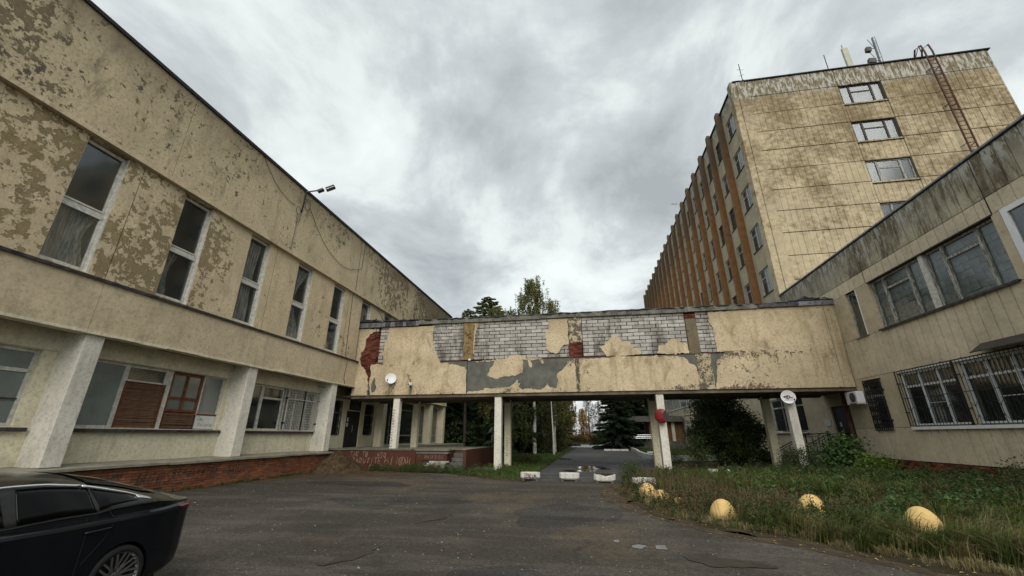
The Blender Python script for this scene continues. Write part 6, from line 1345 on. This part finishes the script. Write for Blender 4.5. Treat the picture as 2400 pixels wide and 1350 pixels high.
def spruce(name, label, x, y, h, rad, seed, nf=9000, mat='spruce', z0=.04, fl=.30, group=None):
    rng = np.random.default_rng(seed); rr = random.Random(seed); t = thing(name, label, 'tree', (x, y, 0), group); b = MB(); trunk_mb(b, x, y, h, .02*h**.8, (0,0), 9, rr); b.build('trunk', M['bark'], t)
    A, Bv = [], []; nb = int(h*11); per = max(6, nf//nb); lb = MB()
    for k in range(nb):
        f = z0+(1-z0)*(k/nb)**.92; z = f*h; L_ = (rad*(1-f)**(.5 if mat == 'spruce_light' else .82)*rr.uniform(.72, 1.12)+.12); a = k*2.399+rr.uniform(-.3,.3); dr = -.18-.25*(1-f)
        p0 = np.array([x, y, z]); tip = p0+np.array([math.cos(a)*L_, math.sin(a)*L_, L_*dr+.12*L_*(1-f)]); u = rng.uniform(.12, 1, per)**.8
        if k % 3 == 0: lb.tube([tuple(p0), tuple(tip)], [.02, .004], 3, False)
        base = p0+(tip-p0)*u[:,None]; base[:,2] += -.10*np.sin(u*3.1)*L_; sd = rng.choice([-1, 1], per); pr = np.array([-math.sin(a), math.cos(a), 0]); ax = np.array([math.cos(a), math.sin(a), dr])
        d = ax[None]*rng.uniform(.4,1,per)[:,None]+pr[None]*(sd*rng.uniform(.2,1.0,per))[:,None]; d[:,2] -= rng.uniform(.05,.7,per); d /= np.linalg.norm(d,axis=1)[:,None]; ln = fl*(.45+.55*(1-f))*rng.uniform(.6,1.3,per)
        A.append(base); Bv.append(d*ln[:,None])
    A = np.concatenate(A); Bv = np.concatenate(Bv); s_ = np.cross(Bv, rng.normal(0,1,Bv.shape)); s_ /= np.linalg.norm(s_,axis=1)[:,None]; wd = np.linalg.norm(Bv,axis=1)[:,None]*.17
    V = np.stack([A-s_*wd*.5, A+Bv*.45-s_*wd, A+Bv, A+Bv*.45+s_*wd], 1).reshape(-1,3); nmesh('crown', V, np.arange(len(V)).reshape(-1,4), M[mat], t); lb.build('branches', M['bark'], t); return t
# above the walkway roof
birch('birch_tree', 'tall weeping birch rising above the middle of the walkway roof', -5.55, 44.5, 19.6, 4.4, 21, 42000, .15)
birch('birch_tree', 'slimmer birch leaning out right of the tall weeping birch', -3.55, 45.5, 17.2, 2.4, 22, 24000, .15, lean=(.3,0))
birch('birch_tree', 'low rounded birch top left of the tall weeping birch', -7.9, 44, 15.8, 3.2, 23, 24000, .15)
spruce('spruce_tree', 'spruce with pointed top showing over the left part of the walkway', -10.3, 43, 16.7, 5.4, 24, 36000, 'spruce_light', .5, .55)
spruce('spruce_tree', 'small spruce tip just over the walkway, left of the pointed spruce', -12.6, 43, 15.3, 3.4, 25, 16000, 'spruce_light', .5, .5)
birch('birch_tree', 'leafy birch top between the pointed spruce and the weeping birch', -9.2, 41.5, 15.2, 3.2, 26, 26000, .15)
# under the walkway, left of the road
birch('birch_tree', 'white trunked birch under the walkway gap beside the lawn', -4.95, 40.5, 14.0, 3.4, 27, 24000, .13, 'birch_far', .10)
birch('birch_tree', 'dark trunked birch just right of the white trunk', -4.2, 42.0, 13.5, 2.6, 28, 15000, .13, 'birch_far', .12, bark='bark')
birch('birch_tree', 'birch with a forked trunk left of the white trunk', -6.9, 39.5, 13.0, 3.0, 29, 17000, .13, 'birch_far', .10, bark='bark')
for i, (x, y, h, r_, lb_) in enumerate(((-7.2,41.0,13.5,3.6,'dark spruce closest behind the walkway, beside the terrace'),(-9.2,44.5,14,3.6,'dark spruce half hidden by the glazed hall'),(-7.0,50,14,3.6,'dark spruce deep in the shade behind the birches'),(-12,52,14,4,'broad spruce far back at the left of the grove'))):
    spruce('spruce_tree', lb_, x, y, h, r_, 40+i, 24000, 'spruce', .01, .6)
rowl = [(-4.3,48,12.5,3.1,'birch_far'),(-4.5,53,12.5,3.2,'birch_far'),(-4.3,59,12,3.1,'birch'),(-4.7,65,11.5,3.1,'birch')]
for i, (x, y, h, r_, mt) in enumerate(rowl): birch('roadside_tree', ('first green roadside tree beyond the lamp post', 'second green roadside tree beyond the lamp post', 'third, yellower roadside tree beyond the lamp post', 'fourth roadside tree, just before the orange one')[i], x, y, h, r_, 50+i, 26000, .19, mt, .06, 'trees lining the left side of the road', bark='bark')
birch('autumn_tree', 'orange autumn tree at the far end of the left row', -3.8, 84, 12.2, 2.6, 60, 9000, .24, 'autumn', .15, bark='bark')
birch('autumn_tree', 'low orange autumn tree beside the pale far road', -.9, 92, 7.2, 2.0, 61, 5000, .24, 'autumn', .1, bark='bark')
birch('far_tree', 'thin greyish tree at the end of the road', .4, 98, 11.5, 2.2, 62, 4500, .2, 'weed_brown', .2, bark='bark')
birch('far_tree', 'pale leafless looking tree right of the thin greyish tree', 2.6, 97, 9.2, 2.2, 63, 3500, .2, 'weed_brown', .15, bark='bark')
for i, (x, y, h, r_) in enumerate(((-30,78,15,6),(-24,84,16,6),(-19,78,15,6),(-14,88,16,6),(-27,66,14,5.5),(-20,64,14,5),(-11,96,16,6),(-36,70,15,6))):
    spruce('spruce_tree', ('spruce of the far wood, first behind the glazed hall','spruce of the far wood, second behind the glazed hall','spruce of the far wood, third behind the glazed hall','spruce of the far wood behind the terrace steps','nearer spruce of the wood behind the glazed hall','nearer spruce of the wood beside the hall corner','last spruce of the far wood','spruce deepest behind the long building')[i], x, y, h, r_, 140+i, 15000, 'spruce', .0, 1.3, 'spruces of the far wood')
spruce('spruce_tree', 'big dark conical spruce on the right side of the road', 3.7, 57.0, 10.6, 3.5, 64, 52000, 'spruce', .0, .6)
spruce('spruce_tree', 'second dark spruce behind the big one, partly hidden by the white pillar', 7.3, 71, 11.0, 3.9, 65, 30000, 'spruce', .0, .8)
spruce('spruce_tree', 'spruce beyond the entrance canopy between the pillars', 11.0, 84, 14, 4.4, 66, 24000, 'spruce', .0, .9)
spruce('spruce_tree', 'spruce at the far right of the grove behind the canopy', 5.6, 92, 12.0, 4.0, 67, 8000, 'spruce', .02, .6)
for i in range(9):
    x = -14+i*3.6+rr.uniform(-1,1)
    if -4 < x < 5: continue
    birch('woodland_tree', ('leafy tree in the wood far behind, %s' % ('leftmost behind the long building','second from the left','third from the left','by the end of the left row','','', 'just right of the far road','farthest right behind the spruces','at the right end')[i]), x, 108+rr.uniform(-4,4), 11.5, 4.5, 80+i, 9000, .45, 'birch_far', .05, bark='bark', group='trees of the far wood')
P = np.stack([rng.uniform(-9,9,900), rng.uniform(100,103,900), np.zeros(900)],1); weeds('far_thicket', P, rng.uniform(.8,2.6,900), 40, .22, 'weed_brown', rng, .35)
P = np.stack([rng.uniform(-14,-4.4,500), rng.uniform(46,60,500), np.zeros(500)],1); weeds('undergrowth', P, rng.uniform(.3,1.4,500), 45, .16, 'bush', rng, .5)
for i, (x, y, h, r_) in enumerate(((-15.5,46,15,4),(-9.5,58,15,4.2),(-6.2,62,14,4),(-13.5,66,16,5),(-5.6,74,13,4),(-9,82,15,5))):
    spruce('spruce_tree', ('dark spruce behind the end of the long building','dark spruce in the second rank of the grove','dark spruce behind the roadside trees','tall spruce in the depth of the grove','spruce behind the third roadside tree','spruce near the far end of the grove')[i], x, y, h, r_, 120+i, 13000, 'spruce', .01, .8)
P = np.stack([rng.uniform(-16,-4.6,700), rng.uniform(43,72,700), np.zeros(700)],1); weeds('undergrowth', P, rng.uniform(1,3.2,700), 45, .3, 'bush', rng, .5)
# little shrub growing out of the walkway roof
wt = thing('roof_sapling', 'bare little sapling growing on the walkway roof against the long building', 'sapling', (-11.75, 22.1, 8.05)); b_ = MB(); rr = random.Random(77)
for k in range(9):
    a_ = rr.uniform(-1.2,1.2); b_.tube([(-11.75,22.1,8.05),(-11.75+a_*.3,22.1+rr.gauss(0,.1),8.6),(-11.75+a_*.8,22.1+rr.gauss(0,.2),9.0+rr.uniform(0,.6))], [.012,.008,.003], 4, False)
b_.build('stems', M['bark'], wt); rng = np.random.default_rng(5); leaves('leaves', np.stack([rng.normal(-11.7,.5,150), rng.normal(22.1,.15,150), rng.normal(9.1,.3,150)],1), .05, 'weed_brown', rng, None, wt)

# ================================================================ parked car
CX = -5.60
CR = thing('parked_car', 'black saloon car with tinted windows and chrome window line parked at left', 'car', (CX, 2.7, 0))
n = N('black_car_paint'); M['paint'] = n.end(n.mix(n.step(n.noise(1.3, 6, .7), .4, .7), (.0035,.005,.007), (.006,.008,.010)), .22, .5, n.bump(n.noise(.8, 3), .03, .02)); n.p.inputs['Specular IOR Level'].default_value = .15; n.p.inputs['Coat Weight'].default_value = .45; n.p.inputs['Coat IOR'].default_value = 1.4; n.p.inputs['Coat Roughness'].default_value = .06
n = N('tinted_glass'); M['tint'] = n.end((.002,.0022,.0022), .03, .25); n.p.inputs['IOR'].default_value = 1.33
M['chrome'] = plain('bright_chrome', (.75,.76,.78), .12, .03, 3, metal=1, bump=0)
M['rubber'] = plain('tyre_rubber', (.012,.012,.012), .8, .2, 9)
n = N('tail_lamp_red'); M['lampred'] = n.end((.10,.008,.014), .12, .6)
M['alloy'] = plain('alloy_rim', (.30,.30,.31), .28, .1, 6, metal=.9, bump=0)
I = lambda xs, ys: (lambda y: float(np.interp(y, xs, ys)))
sx = I([.30,.42,.6,.9,1.4,2.2,3.4,4.0,4.35,4.6,4.74,4.84,4.90,4.93],[.30,.56,.74,.84,.875,.885,.89,.885,.875,.84,.79,.70,.56,.40])
zsh = I([.30,.6,1.4,2.4,3.0,3.6,4.39,4.6,4.93],[.60,.70,.82,.86,.865,.86,.87,.885,.90])
zbl = I([.30,.6,1.3,1.75,2.4,3.0,3.43,3.7,3.83,4.23,4.5,4.74,4.93],[.63,.73,.86,.90,.905,.92,.94,.935,.96,.975,.94,.93,.93])
zwt = I([.30,.6,1.3,1.75,2.0,2.4,2.8,3.2,3.38,3.61,3.81,4.05,4.33,4.55,4.74,4.93],[.65,.75,.885,.93,1.06,1.18,1.22,1.225,1.215,1.185,1.14,1.08,.99,.955,.95,.945])
zrf = I([.30,.6,1.3,1.72,2.0,2.45,2.9,3.36,3.56,3.76,4.11,4.43,4.72,4.85,4.93],[.66,.77,.92,.955,1.12,1.285,1.33,1.32,1.305,1.275,1.205,1.11,1.01,1.005,.93])
xw7 = I([.30,.6,1.3,1.75,2.2,3.0,3.81,4.33,4.6,4.93],[.22,.60,.70,.70,.66,.655,.65,.68,.70,.34])
zb = I([.30,.5,1.0,4.3,4.7,4.93],[.30,.20,.17,.17,.24,.36])
Ys = np.unique(np.concatenate([np.linspace(.30,.9,10), np.linspace(.9,4.3,46), np.linspace(4.3,4.93,18)]))
def section(y):
    s_, a, b, c, d, g = sx(y), zsh(y), zbl(y), zwt(y), zrf(y), zb(y); x7 = min(xw7(y), s_*.86)
    P = [(s_*.90, g), (s_*.965, g+.05), (s_*.99, g+.15), (s_*.985, g+(a-g)*.5), (s_*.992, a-.10), (s_*1.0, a-.025), (s_*.985, a+.0), (s_*.945, a+.02), (s_*.935, b)]
    P += [(s_*.935+(x7-s_*.935)*t, b+(c-b)*t) for t in (.33, .67)] + [(x7, c)]
    for t in (.12, .3, .55, .8, 1.0): P.append((x7*(1-t), c+(d-c)*math.sin(t*math.pi/2)**.8))
    return P
SEC = [section(y) for y in Ys]; m_ = len(SEC[0]); b = MB(); vs = []
for y, P in zip(Ys, SEC):
    vs += [(CX+x, y, z) for x, z in P] + [(CX-x, y, z) for x, z in P[-2::-1]]
w_ = 2*m_-1; nS = len(Ys); fs = []
for i in range(nS-1):
    for j in range(w_-1): fs.append((i*w_+j, (i+1)*w_+j, (i+1)*w_+j+1, i*w_+j+1))
    fs.append((i*w_+w_-1, (i+1)*w_+w_-1, (i+1)*w_, i*w_))
fs += [tuple(range(w_)), tuple((nS-1)*w_+k for k in reversed(range(w_)))]
b.add(vs, fs); body = b.build('body', M['paint'], CR)
bm = bmesh.new(); bm.from_mesh(body.data); bmesh.ops.recalc_face_normals(bm, faces=bm.faces); bm.to_mesh(body.data); bm.free()
HY = (1.42, 4.03)
cut = MB()
for hy in HY:
    for s_ in (-1, 1): cut.tube([(CX+s_*.55, hy, .33), (CX+s_*1.1, hy, .33)], .295, 48)
co = cut.build('cutter', M['metal_black']); bm = bmesh.new(); bm.from_mesh(co.data); bmesh.ops.recalc_face_normals(bm, faces=bm.faces); bm.to_mesh(co.data); bm.free()
md = body.modifiers.new('c', 'BOOLEAN'); md.operation = 'DIFFERENCE'; md.object = co; md.solver = 'EXACT'
co.parent = None; bpy.context.view_layer.update()
me = D.meshes.new_from_object(body.evaluated_get(bpy.context.evaluated_depsgraph_get())); body.modifiers.clear(); body.data = me; D.objects.remove(co, do_unlink=True); smooth_by_angle(body, 28)
def side_x(y, z, off=.004):
    P = section(y); zs = [p[1] for p in P]; return CX + float(np.interp(z, zs[:12], [p[0] for p in P[:12]])) + off
def side_strip(name, top, bot, mat, off=.004, n_=24, sub=5):
    "panel laid on the body side between two (y, z) lines"
    b = MB(); ty = np.linspace(top[0][0], top[-1][0], n_); by = np.linspace(bot[0][0], bot[-1][0], n_); tz = np.interp(ty, [p[0] for p in top], [p[1] for p in top]); bz = np.interp(by, [p[0] for p in bot], [p[1] for p in bot])
    vs = []
    for i in range(n_):
        for j in range(sub+1):
            t = j/sub; y = ty[i]*(1-t)+by[i]*t; z = tz[i]*(1-t)+bz[i]*t; vs.append((side_x(y, z, off), y, z))
    b.add(vs, [(i*(sub+1)+j, (i+1)*(sub+1)+j, (i+1)*(sub+1)+j+1, i*(sub+1)+j+1) for i in range(n_-1) for j in range(sub)]); o = b.build(name, mat, CR, True); sd = o.modifiers.new('s', 'SOLIDIFY'); sd.thickness = .004; sd.offset = 0; return o
wt = lambda ys, d=.012: [(y, zwt(y)-d) for y in ys]; bl = lambda ys, d=.012: [(y, zbl(y)+d) for y in ys]
side_strip('window_surround', wt([2.05,2.4,2.8,3.2,3.6,3.9,4.1,4.28], .0), bl([1.85,2.4,3.0,3.4,3.7,3.83,4.0,4.26], -.01), M['metal_black'], .003)
side_strip('side_window', [(2.2,1.09),(2.5,1.185),(2.85,1.205),(2.99,1.207)], [(2.12,.93),(2.6,.93),(3.02,.94)], M['tint'], .008)
side_strip('side_window', [(3.10,1.207),(3.3,1.205),(3.5,1.185),(3.66,1.16)], bl([3.10,3.4,3.70]), M['tint'], .008)
side_strip('quarter_window', [(3.69,1.152),(3.85,1.11),(4.0,1.075),(4.10,1.045)], [(3.73,.955),(3.85,.985),(4.0,.995),(4.12,1.0)], M['tint'], .008)
side_strip('chrome_strip', [(1.95,1.035),(2.1,1.10),(2.4,1.19),(2.8,1.235),(3.1,1.24),(3.3,1.235),(3.6,1.198)], [(1.95,1.02),(2.1,1.082),(2.4,1.170),(2.8,1.213),(3.1,1.218),(3.3,1.212),(3.6,1.175)], M['chrome'], .012, 30, 1)
side_strip('chrome_strip', [(3.61,1.196),(3.81,1.150),(4.05,1.090),(4.2,1.04),(4.34,.992)], [(3.61,1.173),(3.81,1.128),(4.05,1.068),(4.2,1.02),(4.34,.985)], M['chrome'], .012, 16, 1)
side_strip('chrome_strip', [(4.14,1.055),(4.32,.995)], [(4.14,1.02),(4.30,.985)], M['chrome'], .011, 6, 1)
side_strip('belt_molding', bl([1.9,2.4,3.0,3.4,3.7,3.85,4.3], .004), bl([1.9,2.4,3.0,3.4,3.7,3.85,4.3], -.008), M['metal_black'], .010, 40, 1)
side_strip('door_seam', [(3.80,.955),(3.86,.87)], [(3.806,.955),(3.866,.87)], M['edge_black'], .002, 4, 1)
b_ = MB()
for a, c in (((3.86,.86),(3.80,.70)),((3.80,.70),(3.66,.52)),((2.55,.9),(2.60,.3)),((3.62,.92),(3.625,.30))):
    pts = [(side_x(a[0]+(c[0]-a[0])*t, a[1]+(c[1]-a[1])*t, .0005), a[0]+(c[0]-a[0])*t, a[1]+(c[1]-a[1])*t) for t in (0,.25,.5,.75,1)]; b_.tube(pts, .0022, 4)
b_.build('panel_gap', M['rubber'], CR)
for ya in (3.60, 2.45):
    pts = [(side_x(ya+.24*t, .79, .026-.02*abs(2*t-1)**3), ya+.24*t, .785+.008*t) for t in np.linspace(0, 1, 9)]; MB().tube(pts, [.008]+[.012]*7+[.008], 8).build('door_handle', M['paint'], CR, True)
side_strip('tail_lamp', [(4.57,.885),(4.70,.895),(4.80,.90)], [(4.60,.858),(4.70,.852),(4.80,.850)], M['lampred'], .007, 12, 2)
b_ = MB(); 
for s_ in (1,): pts = [(CX+q*sx(y_), y_, .875) for q, y_ in ((.99,4.74),(.99,4.80),(.99,4.86),(.985,4.91))] + [(CX+x_, 4.93, .88) for x_ in (.3,0,-.3)] + [(CX-q*sx(y_), y_, .875) for q, y_ in ((.985,4.91),(.99,4.86),(.99,4.80),(.99,4.74))]; b_.tube(pts, .010, 6)
b_.build('tail_lamp', M['lampred'], CR)
# windscreens
def top_panel(name, y0, y1, xf, mat):
    b = MB(); n1, n2 = 12, 16; vs = []
    for i in range(n1+1):
        y = y0+(y1-y0)*i/n1; P = section(y); xs = [p[0] for p in P[11:]][::-1]; zs = [p[1] for p in P[11:]][::-1]
        for j in range(n2+1): x = xf(y)*(2*j/n2-1); vs.append((CX+x, y, float(np.interp(abs(x), xs, zs))+.006))
    b.add(vs, [(i*(n2+1)+j, (i+1)*(n2+1)+j, (i+1)*(n2+1)+j+1, i*(n2+1)+j+1) for i in range(n1) for j in range(n2)]); o = b.build(name, mat, CR, True); sd = o.modifiers.new('s','SOLIDIFY'); sd.thickness = .004
top_panel('windscreen', 1.78, 2.40, lambda y: .60, M['tint']); top_panel('rear_window', 3.72, 4.50, lambda y: .58-(y-3.72)*.05, M['tint'])
for hy in HY:
    for s_ in (-1, 1):
        M4 = Matrix.Rotation(R(90*s_), 4, 'Y'); c0 = Vector((CX+s_*.79, hy, .325)); r_ = .272
        wh = D.objects.new('wheel', None); link(wh, CR, c0)
        MB().lathe([(.20,-.09),(.255,-.095),(r_,-.07),(r_+.003,0),(r_,.06),(.262,.082),(.235,.09),(.212,.085),(.208,.07),(.20,.0)], c0, 40, M4).build('tyre', M['rubber'], wh, True)
        rm = MB(); rm.lathe([(.205,.078),(.212,.084),(.208,.070),(.198,.06),(.19,-.06)], c0, 40, M4); rm.lathe([(.001,.050),(.022,.052),(.040,.046),(.045,.02)], c0, 20, M4)
        V = lambda a, r1, h: c0 + M4 @ Vector((r1*math.cos(a), r1*math.sin(a), h))
        for k in range(10):
            a0 = 2*math.pi*k/10
            for da, tw in ((-.045, -.13), (.045, .13)):
                q = [V(a0+da, .035, .046), V(a0+da*1.2+tw*.4, .12, .062), V(a0+da*1.4+tw, .203, .076)]
                rm.bar(q[0], q[1], .010, .018); rm.bar(q[1], q[2], .011, .018)
        for k in range(5): rm.tube([V(2*math.pi*k/5+.3, .062, .03), V(2*math.pi*k/5+.3, .062, .05)], .008, 6)
        rm.build('rim', M['alloy'], wh)
        MB().lathe([(.001,-.02),(.19,-.02)], c0, 24, M4).build('brake_disc', M['metal_black'], wh)
MB().box(CX-.7, CX+.7, .6, 4.6, .14, .24).build('underbody', M['rubber'], CR)
MB().obox((CX+.97,1.95,1.0), .2, .1, .13, (0,0,R(10))).build('wing_mirror', M['paint'], CR); MB().obox((CX-.97,1.95,1.0), .2, .1, .13, (0,0,R(-10))).build('wing_mirror', M['paint'], CR)
for s_ in (-1, 1): MB().obox((CX+s_*.58,.47,.62), .34, .12, .09, (0,0,R(-30*s_))).build('headlight', M['glass_dusty'], CR)
